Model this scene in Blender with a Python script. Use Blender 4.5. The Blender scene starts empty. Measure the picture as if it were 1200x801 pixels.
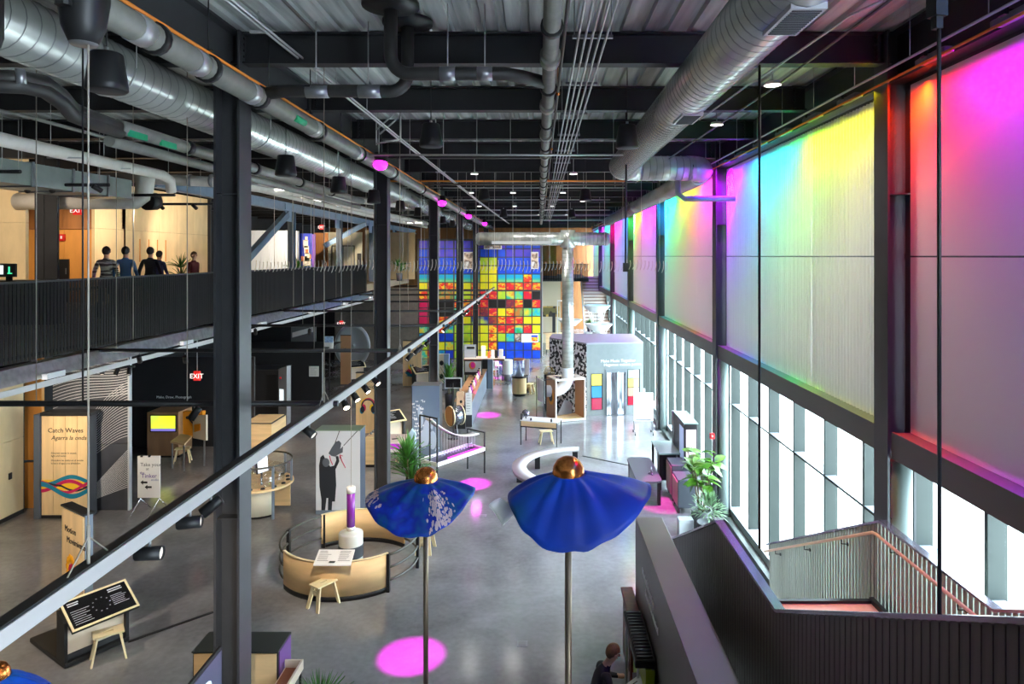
import bpy, bmesh, math, random, colorsys
from mathutils import Vector, Matrix, Euler
random.seed(7)
C = bpy.context.scene
COL = C.collection
PI = math.pi
R = math.radians

# ------------------------------------------------------------------ camera, sky, exposure
H = 6.6                                   # eye height above the hall floor
VX, VY, FPX = 632.0, 300.0, 800.0         # vanishing point and focal length on the 1200x801 frame
cd = bpy.data.cameras.new('camera')
cd.sensor_width = 36.0
cd.lens = 36.0 * FPX / 1200.0
cd.shift_x = -(VX - 600.0) / 1200.0
cd.shift_y = -(400.5 - VY) / 1200.0
cd.clip_end = 300
cd.clip_start = 0.05
cam = bpy.data.objects.new('camera', cd)
cam.location = (0, 0, H)
cam.rotation_euler = (R(90), 0, 0)
COL.objects.link(cam)
C.camera = cam

w = bpy.data.worlds.new('sky')
C.world = w
w.use_nodes = True
bg = w.node_tree.nodes['Background']
bg.inputs[0].default_value = (0.74, 0.88, 1.0, 1)
bg.inputs[1].default_value = 12.0

C.view_settings.view_transform = 'Standard'
C.view_settings.look = 'None'
C.view_settings.exposure = 1.02
C.view_settings.gamma = 1.0
C.view_settings.use_curve_mapping = False
C.cycles.max_bounces = 7
C.cycles.diffuse_bounces = 4
C.cycles.glossy_bounces = 3
C.cycles.transparent_max_bounces = 16
C.cycles.sample_clamp_indirect = 6.0
C.cycles.caustics_reflective = False
C.cycles.caustics_refractive = False
COOL, WARM, DAY = (0.9, 0.96, 1.0), (1.0, 0.84, 0.66), (1.0, 0.97, 0.92)


def lamp(kind, loc, target, power, color, size=0.1, size_y=None, spot=70, blend=0.6, spread=180):
    d = bpy.data.lights.new('lamp_light', kind)
    d.energy = power
    d.color = color
    if kind == 'AREA':
        d.shape = 'RECTANGLE' if size_y else 'DISK'
        d.size = size
        d.spread = R(spread)
        if size_y:
            d.size_y = size_y
    else:
        d.shadow_soft_size = size
    if kind == 'SPOT':
        d.spot_size = R(spot)
        d.spot_blend = blend
    o = bpy.data.objects.new('lamp_light', d)
    o.location = loc
    if target is not None:
        o.rotation_euler = (Vector(target) - Vector(loc)).to_track_quat('-Z', 'Y').to_euler()
    COL.objects.link(o)
    return o


# ------------------------------------------------------------------ measuring helpers
def at(px, py, Y):
    """Point at depth Y seen at (px, py) from the photographer's spot."""
    return Vector(((px - VX) * Y / FPX, Y, H - (py - VY) * Y / FPX))


def fl(px, py, z=0.0):
    """Point at height z seen at (px, py)."""
    Y = (H - z) * FPX / (py - VY)
    return Vector(((px - VX) * Y / FPX, Y, z))


# ------------------------------------------------------------------ materials
def lin(c):
    c = c / 255.0
    return c / 12.92 if c <= 0.04045 else ((c + 0.055) / 1.055) ** 2.4


def rgb(c):
    return (lin(c[0]), lin(c[1]), lin(c[2]), 1)


MATS = {}


def mat(name, c, rough=0.6, metal=0.0, var=0.0, scale=6.0, stretch=(1, 1, 1), bump=0.0, c2=None, emit=0.0, detail=4.0, coat=0.0, lo=0.35, hi=0.65, spec=0.5):
    if name in MATS:
        return MATS[name]
    m = bpy.data.materials.new(name)
    m.use_nodes = True
    nt = m.node_tree
    p = nt.nodes['Principled BSDF']
    p.inputs['Base Color'].default_value = rgb(c)
    p.inputs['Roughness'].default_value = rough
    p.inputs['Metallic'].default_value = metal
    p.inputs['Coat Weight'].default_value = coat
    p.inputs['Specular IOR Level'].default_value = spec
    if emit:
        p.inputs['Emission Color'].default_value = rgb(c)
        p.inputs['Emission Strength'].default_value = emit
    if var or bump or c2:
        tc = nt.nodes.new('ShaderNodeTexCoord')
        mp = nt.nodes.new('ShaderNodeMapping')
        mp.inputs['Scale'].default_value = stretch
        n = nt.nodes.new('ShaderNodeTexNoise')
        n.inputs['Scale'].default_value = scale
        n.inputs['Detail'].default_value = detail
        nt.links.new(tc.outputs['Object'], mp.inputs[0])
        nt.links.new(mp.outputs[0], n.inputs['Vector'])
        if var or c2:
            r = nt.nodes.new('ShaderNodeValToRGB')
            a = rgb(c)
            if c2:
                r.color_ramp.elements[0].color = a
                r.color_ramp.elements[1].color = rgb(c2)
            else:
                r.color_ramp.elements[0].color = tuple(x * (1 - var) for x in a[:3]) + (1,)
                r.color_ramp.elements[1].color = tuple(min(1, x * (1 + var)) for x in a[:3]) + (1,)
            r.color_ramp.elements[0].position = lo
            r.color_ramp.elements[1].position = hi
            nt.links.new(n.outputs['Fac'], r.inputs[0])
            nt.links.new(r.outputs[0], p.inputs['Base Color'])
            if emit:
                nt.links.new(r.outputs[0], p.inputs['Emission Color'])
        if bump:
            b = nt.nodes.new('ShaderNodeBump')
            b.inputs['Strength'].default_value = bump
            b.inputs['Distance'].default_value = 0.01
            nt.links.new(n.outputs['Fac'], b.inputs['Height'])
            nt.links.new(b.outputs[0], p.inputs['Normal'])
    MATS[name] = m
    return m


def ramp_mat(name, cols, scale=3.0, rough=0.4, stretch=(1, 1, 1), detail=2.0, interp='LINEAR', emit=0.0, blocky=False):
    """Several colours laid out by noise."""
    if name in MATS:
        return MATS[name]
    m = bpy.data.materials.new(name)
    m.use_nodes = True
    nt = m.node_tree
    p = nt.nodes['Principled BSDF']
    p.inputs['Roughness'].default_value = rough
    tc = nt.nodes.new('ShaderNodeTexCoord')
    mp = nt.nodes.new('ShaderNodeMapping')
    mp.inputs['Scale'].default_value = stretch
    if name.startswith('heat_'):
        nt.links.new(nt.nodes.new('ShaderNodeNewGeometry').outputs['Position'], mp.inputs[0])
    else:
        nt.links.new(tc.outputs['Object'], mp.inputs[0])
    if blocky:
        n = nt.nodes.new('ShaderNodeTexVoronoi')
        n.distance = 'CHEBYCHEV'
        n.inputs['Scale'].default_value = scale
        sep = nt.nodes.new('ShaderNodeSeparateColor')
        nt.links.new(mp.outputs[0], n.inputs['Vector'])
        nt.links.new(n.outputs['Color'], sep.inputs[0])
        fac = sep.outputs[0]
    else:
        n = nt.nodes.new('ShaderNodeTexNoise')
        n.inputs['Scale'].default_value = scale
        n.inputs['Detail'].default_value = detail
        nt.links.new(mp.outputs[0], n.inputs['Vector'])
        fac = n.outputs['Fac']
    r = nt.nodes.new('ShaderNodeValToRGB')
    r.color_ramp.interpolation = interp
    a, b = (0.0, 1.0) if blocky else (0.3, 0.7)
    k = len(cols)
    while len(r.color_ramp.elements) < k:
        r.color_ramp.elements.new(0.5)
    for i, c in enumerate(cols):
        r.color_ramp.elements[i].position = a + (b - a) * i / max(1, (k if interp == 'CONSTANT' else k - 1))
        r.color_ramp.elements[i].color = rgb(c)
    nt.links.new(fac, r.inputs[0])
    nt.links.new(r.outputs[0], p.inputs['Base Color'])
    if emit:
        nt.links.new(r.outputs[0], p.inputs['Emission Color'])
        p.inputs['Emission Strength'].default_value = emit
    MATS[name] = m
    return m


def glass_mat(name, tint=(0.93, 0.97, 0.96), refl=0.06):
    if name in MATS:
        return MATS[name]
    m = bpy.data.materials.new(name)
    m.use_nodes = True
    nt = m.node_tree
    nt.nodes.remove(nt.nodes['Principled BSDF'])
    t = nt.nodes.new('ShaderNodeBsdfTransparent')
    t.inputs[0].default_value = tint + (1,)
    g = nt.nodes.new('ShaderNodeBsdfGlossy')
    g.inputs['Roughness'].default_value = 0.03
    mx = nt.nodes.new('ShaderNodeMixShader')
    mx.inputs[0].default_value = refl
    nt.links.new(t.outputs[0], mx.inputs[1])
    nt.links.new(g.outputs[0], mx.inputs[2])
    nt.links.new(mx.outputs[0], nt.nodes['Material Output'].inputs[0])
    MATS[name] = m
    return m


BLACK = mat('black_metal', (30, 30, 31), 0.45, spec=0.4)
STEEL = mat('charcoal_painted_steel', (60, 60, 62), 0.42, var=0.1, scale=3)
BEAMM = mat('black_steel_beam', (38, 38, 40), 0.5, var=0.15, scale=2)
GREYM = mat('grey_metal', (150, 152, 155), 0.35, 0.7, var=0.1)
LIGHTM = mat('light_grey_paint', (196, 196, 198), 0.5)
WHITEM = mat('white_laminate', (232, 230, 226), 0.4)
PAPER = mat('printed_paper', (238, 235, 230), 0.7)
PLY = mat('birch_plywood', (226, 192, 142), 0.5, var=0.12, scale=5, stretch=(1, 1, 0.12))
PLYH = mat('birch_plywood_level', (228, 194, 144), 0.5, var=0.12, scale=5, stretch=(0.15, 0.15, 1.4))
PLYW = mat('pale_plywood_wall', (222, 196, 150), 0.6, var=0.1, scale=2.2, stretch=(1, 1, 0.4))
BROWNW = mat('brown_wood', (150, 98, 52), 0.5, var=0.2, scale=4, stretch=(1, 1, 0.15))
DARKW = mat('dark_wood_slat', (62, 49, 40), 0.42, var=0.3, scale=4, stretch=(6, 6, 0.4), spec=0.5)
GREYP = mat('blue_grey_panel', (122, 134, 148), 0.5, var=0.08, scale=2)
DGREY = mat('dark_grey_panel', (52, 53, 57), 0.55, var=0.1, scale=2)
BLKWALL = mat('matte_black_wall', (30, 30, 33), 0.75, var=0.12, scale=1.5)
GALV = mat('galvanised_steel', (188, 190, 186), 0.28, 0.9, var=0.16, scale=7, stretch=(1, 1, 1))
PIPE = mat('grey_pipe_jacket', (128, 127, 118), 0.4, 0.1, var=0.1, scale=5)
DPIPE = mat('dark_iron_pipe', (52, 51, 49), 0.5, 0.1, var=0.15, scale=5)
WPIPE = mat('white_pipe_jacket', (222, 216, 206), 0.5, var=0.05)
CONDUIT = mat('steel_conduit', (190, 190, 188), 0.35, 0.6)
ORANGE = mat('orange_conduit', (232, 140, 50), 0.45)
COPPER = mat('brushed_copper', (224, 138, 72), 0.24, 1.0, var=0.2, scale=20, stretch=(1, 1, 0.2))
RED = mat('red_plastic', (200, 30, 32), 0.4)
INK = mat('black_ink', (28, 26, 26), 0.7)
WINK = mat('white_ink', (245, 245, 245), 0.6)
GLASS = glass_mat('window_glass')
GREEN = mat('leaf_green', (70, 128, 48), 0.45, var=0.4, scale=6)
GREENL = mat('bright_leaf_green', (88, 140, 42), 0.4, var=0.4, scale=7)
SAGE = mat('sage_leaf', (120, 150, 112), 0.5, var=0.35, scale=8)
SOIL = mat('potting_soil', (48, 38, 30), 0.95)
POT = mat('grey_planter', (78, 80, 84), 0.6)


# ------------------------------------------------------------------ mesh building
TINY = {'hanger_rod', 'strut_hanger', 'sprinkler_head', 'hanger', 'clip', 'string', 'wire', 'chime_bead', 'handrail_bracket', 'duct_flange'}


class MB:
    def __init__(self):
        self.v = []
        self.f = []
        self.s = []

    def add(self, vs, fs, smooth=False):
        b = len(self.v)
        self.v += [Vector(p) for p in vs]
        self.f += [tuple(b + i for i in q) for q in fs]
        self.s += [smooth] * len(fs)
        return self

    def box(self, x0, x1, y0, y1, z0, z1):
        return self.add([(x0, y0, z0), (x1, y0, z0), (x1, y1, z0), (x0, y1, z0), (x0, y0, z1), (x1, y0, z1), (x1, y1, z1), (x0, y1, z1)],
                        [(0, 3, 2, 1), (4, 5, 6, 7), (0, 1, 5, 4), (1, 2, 6, 5), (2, 3, 7, 6), (3, 0, 4, 7)])

    def rbox(self, x0, x1, y0, y1, z0, z1, b=0.01):
        """Box with bevelled vertical and top edges."""
        def ring(x0, x1, y0, y1, z, c):
            return [(x0 + c, y0, z), (x1 - c, y0, z), (x1, y0 + c, z), (x1, y1 - c, z), (x1 - c, y1, z), (x0 + c, y1, z), (x0, y1 - c, z), (x0, y0 + c, z)]
        vs = ring(x0, x1, y0, y1, z0, b) + ring(x0, x1, y0, y1, z1 - b, b) + ring(x0 + b, x1 - b, y0 + b, y1 - b, z1, b)
        fs = [tuple(range(7, -1, -1)), tuple(range(16, 24))]
        for k in (0, 8):
            fs += [(k + i, k + (i + 1) % 8, k + 8 + (i + 1) % 8, k + 8 + i) for i in range(8)]
        return self.add(vs, fs)

    def obox(self, c, size, rot):
        """Box of given size centred at c, rotated by an Euler or Matrix."""
        m = rot if isinstance(rot, Matrix) else Euler(rot).to_matrix()
        a, b, d = (s / 2 for s in size)
        vs = [Vector(c) + m @ Vector(p) for p in [(-a, -b, -d), (a, -b, -d), (a, b, -d), (-a, b, -d), (-a, -b, d), (a, -b, d), (a, b, d), (-a, b, d)]]
        return self.add(vs, [(0, 3, 2, 1), (4, 5, 6, 7), (0, 1, 5, 4), (1, 2, 6, 5), (2, 3, 7, 6), (3, 0, 4, 7)])

    def beam(self, p, q, wd, ht):
        """Rectangular bar from p to q (wd sideways, ht in the upright plane)."""
        p, q = Vector(p), Vector(q)
        d = (q - p).normalized()
        up = Vector((0, 0, 1)) if abs(d.z) < 0.95 else Vector((0, 1, 0))
        s = d.cross(up).normalized() * wd / 2
        u = s.cross(d).normalized() * ht / 2
        vs = [p - s - u, p + s - u, p + s + u, p - s + u, q - s - u, q + s - u, q + s + u, q - s + u]
        return self.add(vs, [(0, 1, 2, 3), (7, 6, 5, 4), (0, 4, 5, 1), (1, 5, 6, 2), (2, 6, 7, 3), (3, 7, 4, 0)])

    def tube(self, path, r, n=8, cap=True, closed=False):
        P = [Vector(p) for p in path]
        k = len(P)
        rs = r if isinstance(r, (list, tuple)) else [r] * k
        T = []
        for i in range(k):
            if closed:
                d = P[(i + 1) % k] - P[i - 1]
            else:
                d = P[min(i + 1, k - 1)] - P[max(i - 1, 0)]
            T.append(d.normalized())
        up = Vector((0, 0, 1)) if abs(T[0].z) < 0.9 else Vector((1, 0, 0))
        s = T[0].cross(up).normalized()
        vs = []
        for i in range(k):
            s = (s - T[i] * s.dot(T[i])).normalized()
            u = T[i].cross(s)
            vs += [P[i] + (s * math.cos(2 * PI * j / n) + u * math.sin(2 * PI * j / n)) * rs[i] for j in range(n)]
        fs = []
        for i in range(k if closed else k - 1):
            a, b = i * n, ((i + 1) % k) * n
            fs += [(a + j, a + (j + 1) % n, b + (j + 1) % n, b + j) for j in range(n)]
        self.add(vs, fs, True)
        if cap and not closed:
            b = len(self.v) - len(vs)
            self.f += [tuple(b + j for j in range(n - 1, -1, -1)), tuple(b + (k - 1) * n + j for j in range(n))]
            self.s += [False, False]
        return self

    def lathe(self, prof, c=(0, 0, 0), n=16, a0=0.0, a1=2 * PI, smooth=True, shut=False):
        full = abs(a1 - a0 - 2 * PI) < 1e-6
        m = n if full else n + 1
        vs = []
        for (r, z) in prof:
            vs += [(c[0] + r * math.cos(a0 + (a1 - a0) * j / n), c[1] + r * math.sin(a0 + (a1 - a0) * j / n), c[2] + z) for j in range(m)]
        fs = []
        K = len(prof)
        for i in range(K if shut else K - 1):
            a, b = i * m, ((i + 1) % K) * m
            for j in range(n):
                fs.append((a + j, a + (j + 1) % m, b + (j + 1) % m, b + j))
        self.add(vs, fs, smooth)
        return self

    def disc(self, c, r, n=16, axis='z', flip=False):
        ax = {'z': (Vector((1, 0, 0)), Vector((0, 1, 0))), 'y': (Vector((1, 0, 0)), Vector((0, 0, 1))), 'x': (Vector((0, 1, 0)), Vector((0, 0, 1)))}[axis]
        vs = [Vector(c) + ax[0] * r * math.cos(2 * PI * j / n) + ax[1] * r * math.sin(2 * PI * j / n) for j in range(n)]
        return self.add(vs, [tuple(range(n - 1, -1, -1)) if flip else tuple(range(n))])

    def prism(self, poly, vec):
        P = [Vector(p) for p in poly]
        k = len(P)
        vec = Vector(vec)
        return self.add(P + [p + vec for p in P], [tuple(range(k - 1, -1, -1)), tuple(range(k, 2 * k))] + [(i, (i + 1) % k, k + (i + 1) % k, k + i) for i in range(k)])

    def grid(self, fn, nu, nv, smooth=True, wrap=False):
        vs = [fn(i / nu, j / nv) for i in range(nu + (0 if wrap else 1)) for j in range(nv + 1)]
        fs = []
        M_ = nv + 1
        K = nu if wrap else nu
        L = nu if wrap else nu + 1
        for i in range(K):
            for j in range(nv):
                a, b = i * M_ + j, ((i + 1) % L) * M_ + j
                fs.append((a, b, b + 1, a + 1))
        return self.add(vs, fs, smooth)

    def ell(self, c, r, n=12, m=8):
        rx, ry, rz = r if isinstance(r, (list, tuple)) else (r, r, r)
        def f(u, v):
            a, b = 2 * PI * u, PI * (v - 0.5)
            return (c[0] + rx * math.cos(a) * math.cos(b), c[1] + ry * math.sin(a) * math.cos(b), c[2] + rz * math.sin(b))
        return self.grid(f, n, m, True, True)

    def move(self, m):
        for i, p in enumerate(self.v):
            self.v[i] = m @ p
        return self

    def build(self, name, m, parent=None, kind=None, label=None):
        off = ORIGIN.get(parent.name, Vector((0, 0, 0))) if parent else Vector((0, 0, 0))
        me = bpy.data.meshes.new(name)
        me.from_pydata([tuple(p - off) for p in self.v], [], self.f)
        me.polygons.foreach_set('use_smooth', self.s)
        bm = bmesh.new()
        bm.from_mesh(me)
        bmesh.ops.recalc_face_normals(bm, faces=bm.faces)
        bm.to_mesh(me)
        bm.free()
        me.materials.append(m)
        if name in TINY:
            kind = 'stuff'
        return link(name, me, parent, kind, label)


ORIGIN = {}


def link(name, data, parent=None, kind=None, label=None):
    o = bpy.data.objects.new(name, data)
    COL.objects.link(o)
    if parent is not None:
        o.parent = parent
        ORIGIN[o.name] = ORIGIN.get(parent.name, Vector((0, 0, 0)))
    if kind:
        o['kind'] = kind
    if label:
        o['label'] = label
    return o


def tag(o, label, cat, group=None, kind=None):
    o['label'] = label
    o['category'] = cat
    if group:
        o['group'] = group
    if kind:
        o['kind'] = kind
    return o


def thing(name, label, cat, loc=(0, 0, 0), rz=0.0, group=None, kind=None):
    """Empty at a thing's base. With rz given, its parts are built about the origin; else in room coordinates."""
    o = bpy.data.objects.new(name, None)
    COL.objects.link(o)
    o.location = loc
    o.rotation_euler = (0, 0, rz)
    o.empty_display_size = 0.1
    ORIGIN[o.name] = Vector(loc) if rz == 0.0 else Vector((0, 0, 0))
    return tag(o, label, cat, group, kind)


def struct(name, label, m, mb, parent=None):
    o = mb.build(name, m, parent, 'structure')
    if label and parent is None:
        o['label'] = label
    return o


def dup(root, loc, rot=None, label=None, group=None, skip=('stem', 'cable')):
    r = root.copy()
    COL.objects.link(r)
    r.location = loc
    if rot is not None:
        r.rotation_euler = rot
    if label:
        r['label'] = label
    if group:
        r['group'] = group
    for ch in root.children:
        if ch.name.split('.')[0] in skip:
            continue
        c = ch.copy()
        COL.objects.link(c)
        c.parent = r
        for g in ch.children:
            d = g.copy()
            COL.objects.link(d)
            d.parent = c
    return r


def share(src, loc, parent, name=None, rot=None, scale=None):
    """Another piece with the mesh of src."""
    o = bpy.data.objects.new(name or src.name.split('.')[0], src.data)
    COL.objects.link(o)
    o.parent = parent
    off = ORIGIN.get(parent.name, Vector((0, 0, 0)))
    o.location = Vector(loc) - off
    ORIGIN[o.name] = off
    if rot is not None:
        o.rotation_euler = rot
    if scale is not None:
        o.scale = scale
    return o


def piece(name, mb, m, loc, parent, rot=None):
    """A piece modelled about its own origin, set at loc."""
    me_o = mb.build(name, m)
    me_o.parent = parent
    off = ORIGIN.get(parent.name, Vector((0, 0, 0)))
    me_o.location = Vector(loc) - off
    if rot is not None:
        me_o.rotation_euler = rot
    ORIGIN[me_o.name] = off
    return me_o


def text(name, body, size, m, loc, rot, parent, depth=0.004, align='LEFT', shear=0.0):
    cu = bpy.data.curves.new(name, 'FONT')
    cu.body = body
    cu.size = size
    cu.extrude = depth
    cu.align_x = align
    cu.resolution_u = 2
    cu.shear = shear
    tmp = bpy.data.objects.new('tmp_text', cu)
    COL.objects.link(tmp)
    me = bpy.data.meshes.new_from_object(tmp.evaluated_get(bpy.context.evaluated_depsgraph_get()))
    bpy.data.objects.remove(tmp)
    bpy.data.curves.remove(cu)
    me.materials.clear()
    me.materials.append(m)
    o = link(name, me, parent)
    o.location = Vector(loc) - ORIGIN.get(parent.name, Vector((0, 0, 0)))
    o.rotation_euler = rot
    return o


def text_lines(mb, x0, x1, z0, z1, y, n, th=0.012, ragged=True):
    """Rows of tiny print too small to read, on a plane facing -Y."""
    for i in range(n):
        z = z1 - (z1 - z0) * i / max(1, n - 1)
        xe = x0 + (x1 - x0) * (random.uniform(0.6, 1.0) if ragged else 1.0)
        mb.box(x0, xe, y - 0.002, y + 0.002, z - th / 2, z + th / 2)
    return mb


# ------------------------------------------------------------------ grid of the building
YA, SP = 8.8, 8.556                       # first column line and column spacing
XL, XR, XP = -3.865, 4.49, 4.79           # faces of the two column rows, plane of the coloured wall
DECK = 9.55
MEZ = 5.05                                # mezzanine floor
XM = -9.5                                 # mezzanine edge
# ------------------------------------------------------------------ floor, ceiling, outer walls
def floor_mat():
    m = bpy.data.materials.new('polished_concrete')
    m.use_nodes = True
    nt = m.node_tree
    p = nt.nodes['Principled BSDF']
    tc = nt.nodes.new('ShaderNodeTexCoord')
    n1 = nt.nodes.new('ShaderNodeTexNoise')
    n1.inputs['Scale'].default_value = 0.55
    n1.inputs['Detail'].default_value = 6
    n1.inputs['Distortion'].default_value = 0.8
    n2 = nt.nodes.new('ShaderNodeTexNoise')
    n2.inputs['Scale'].default_value = 9
    n2.inputs['Detail'].default_value = 5
    for n in (n1, n2):
        nt.links.new(tc.outputs['Object'], n.inputs['Vector'])
    mx = nt.nodes.new('ShaderNodeMath')
    mx.operation = 'MULTIPLY_ADD'
    mx.inputs[1].default_value = 0.35
    nt.links.new(n2.outputs['Fac'], mx.inputs[0])
    nt.links.new(n1.outputs['Fac'], mx.inputs[2])
    r = nt.nodes.new('ShaderNodeValToRGB')
    r.color_ramp.elements[0].position = 0.45
    r.color_ramp.elements[0].color = rgb((112, 110, 110))
    r.color_ramp.elements[1].position = 0.9
    r.color_ramp.elements[1].color = rgb((148, 147, 148))
    nt.links.new(mx.outputs[0], r.inputs[0])
    nt.links.new(r.outputs[0], p.inputs['Base Color'])
    rr = nt.nodes.new('ShaderNodeMapRange')
    rr.inputs[3].default_value = 0.10
    rr.inputs[4].default_value = 0.2
    nt.links.new(n2.outputs['Fac'], rr.inputs[0])
    nt.links.new(rr.outputs[0], p.inputs['Roughness'])
    p.inputs['Specular IOR Level'].default_value = 0.6
    return m


struct('floor', 'polished grey concrete floor of the hall', floor_mat(), MB().box(-19, 5.2, -4, 66, -0.2, 0))
struct('ground_outside', 'pale pavement outside the windows', mat('pale_pavement', (190, 190, 186), 0.9, var=0.1, scale=1), MB().box(5.3, 60, -10, 80, -0.4, -0.1))

# corrugated roof deck, ribs running along the hall
deckm = mat('galvanised_deck', (150, 156, 154), 0.5, 0.0, scale=1.3, stretch=(5, 0.35, 1), c2=(222, 226, 222), detail=6, lo=0.3, hi=0.7)
prof = []
x = -19.0
while x < 5.0:
    prof += [(x, 0), (x + 0.16, 0), (x + 0.18, 0.05), (x + 0.26, 0.05), (x + 0.28, 0)]
    x += 0.3
mb = MB()
vs = [(px_, -4, DECK + pz) for px_, pz in prof] + [(px_, 66, DECK + pz) for px_, pz in prof]
k = len(prof)
mb.add(vs, [(i, i + 1, k + i + 1, k + i) for i in range(k - 1)])
mb.box(-19, 5.2, -4, 66, DECK + 0.06, DECK + 0.25)
struct('ceiling', 'galvanised corrugated roof deck over the hall', deckm, mb)

struct('wall_back', 'grey wall behind the viewpoint', mat('mid_grey_back_wall', (74, 72, 70), 0.7), MB().box(-19, 5.2, -4.2, -4, 0, DECK))
struct('wall_far', 'brown wooden far wall behind the staircase', BROWNW, MB().box(-19, 5.2, 62, 62.3, 0, DECK))
struct('wall_left', 'dark outer wall on the left', BLKWALL, MB().box(-19.3, -19, -4, 62, 0, DECK))
struct('wall_right', 'black band above the coloured panels', BEAMM, MB().box(4.9, 5.2, -4, 62, 8.75, DECK))


def ibeam_x(x0, x1, y, z0, z1, w=0.2, t=0.025):
    return MB().box(x0, x1, y - w / 2, y + w / 2, z0, z0 + t).box(x0, x1, y - w / 2, y + w / 2, z1 - t, z1).box(x0, x1, y - 0.012, y + 0.012, z0 + t, z1 - t)


def ibeam_y(x, y0, y1, z0, z1, w=0.26, t=0.03):
    return MB().box(x - w / 2, x + w / 2, y0, y1, z0, z0 + t).box(x - w / 2, x + w / 2, y0, y1, z1 - t, z1).box(x - 0.012, x + 0.012, y0, y1, z0 + t, z1 - t)


b0 = None
for kbeam in range(-3, 20):
    y = YA + 0.18 + SP / 3 * kbeam
    if b0 is None:
        b0 = struct('beam', None, BEAMM, ibeam_x(-19, 4.6, 0, 9.108, 9.52))
        b0.location.y = y
        plate = MB().box(-3.9, -3.88, -0.1, 0.1, 9.15, 9.5).box(4.4, 4.42, -0.1, 0.1, 9.15, 9.5)
        for sx in (-3.87, 4.38):
            for zz in range(4):
                for sy in (-0.05, 0.05):
                    plate.box(sx, sx + 0.02, sy - 0.018, sy + 0.018, 9.19 + 0.08 * zz, 9.22 + 0.08 * zz)
        bp = plate.build('bolted_plate', BEAMM, b0)
    else:
        b1 = b0.copy()
        COL.objects.link(b1)
        b1.location.y = y
        c = bp.copy()
        COL.objects.link(c)
        c.parent = b1
    (b0 if kbeam == -3 else b1)['label'] = 'black steel roof beam across the hall, number %d from the camera' % (kbeam + 4)
struct('girder', 'long steel girder over the middle column row', STEEL, ibeam_y(-4.03, -4, 60, 8.86, 9.52))
struct('girder', 'long black girder over the coloured wall', BEAMM, ibeam_y(4.72, -4, 60, 8.86, 9.52))


def column(xa, xb, y, z1, label, pipe=False):
    t = 0.03
    c = link('column', None) if False else None
    m = MB().box(xa, xa + t, y, y + 0.36, 0, z1).box(xb - t, xb, y, y + 0.36, 0, z1).box(xa + t, xb - t, y + 0.17, y + 0.19, 0, z1)
    m.box(xa - 0.08, xb + 0.08, y - 0.08, y + 0.44, 0, 0.03)
    o = struct('column', label, STEEL, m)
    for zz in (3.2, 7.4):
        MB().box(xa + t, xb - t, y + 0.02, y + 0.17, zz, zz + 0.015).build('stiffener_plate', STEEL, o)
    return o


ordn = ['nearest', 'second', 'third', 'fourth', 'fifth', 'sixth', 'seventh']
for n in range(6):
    y = YA + SP * n
    column(-4.20, XL, y, 9.52, 'charcoal steel column of the middle row, %s from the camera' % ordn[n])
    o = column(XR, 4.86, y, 9.52, 'dark steel column on the window side, %s from the camera' % ordn[n])
    MB().tube([(4.68, y + 0.02, 0), (4.68, y + 0.02, 3.95)], 0.13, 14).build('pillar_sleeve', mat('grey_green_paint', (116, 128, 126), 0.5), o)
MB().box(-4.06, -4.0, YA + SP + 0.16, YA + SP + 0.172, 0.38, 0.5).build('socket_plate', WHITEM, bpy.data.objects['column.002'])

# ------------------------------------------------------------------ coloured corrugated wall above the windows
CORR = bpy.data.materials.new('translucent_corrugated_panel')
CORR.use_nodes = True
_nt = CORR.node_tree
_tr = _nt.nodes.new('ShaderNodeBsdfTranslucent')
_tr.inputs[0].default_value = (0.95, 0.86, 0.76, 1)
_mx = _nt.nodes.new('ShaderNodeMixShader')
_mx.inputs[0].default_value = 0.012
_p = _nt.nodes['Principled BSDF']
_p.inputs['Base Color'].default_value = rgb((225, 224, 222))
_p.inputs['Roughness'].default_value = 0.42
_nt.links.new(_p.outputs[0], _mx.inputs[1])
_nt.links.new(_tr.outputs[0], _mx.inputs[2])
_nt.links.new(_mx.outputs[0], _nt.nodes['Material Output'].inputs[0])
GREYW = mat('grey_green_mullion', (27, 37, 33), 0.45, var=0.05, scale=2)


def corr(y0, y1, z0, z1, pitch=0.105, d=0.04):
    m = MB()
    n = int((y1 - y0) / pitch)
    pts = []
    for i in range(n):
        a = y0 + (y1 - y0) * i / n
        p = (y1 - y0) / n
        pts += [(a, 0), (a + 0.32 * p, 0), (a + 0.5 * p, d), (a + 0.82 * p, d)]
    pts.append((y1, 0))
    vs = [(XP - dd, a, z0) for a, dd in pts] + [(XP - dd, a, z1) for a, dd in pts]
    k = len(pts)
    m.add(vs, [(i, i + 1, k + i + 1, k + i) for i in range(k - 1)])
    return m


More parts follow.
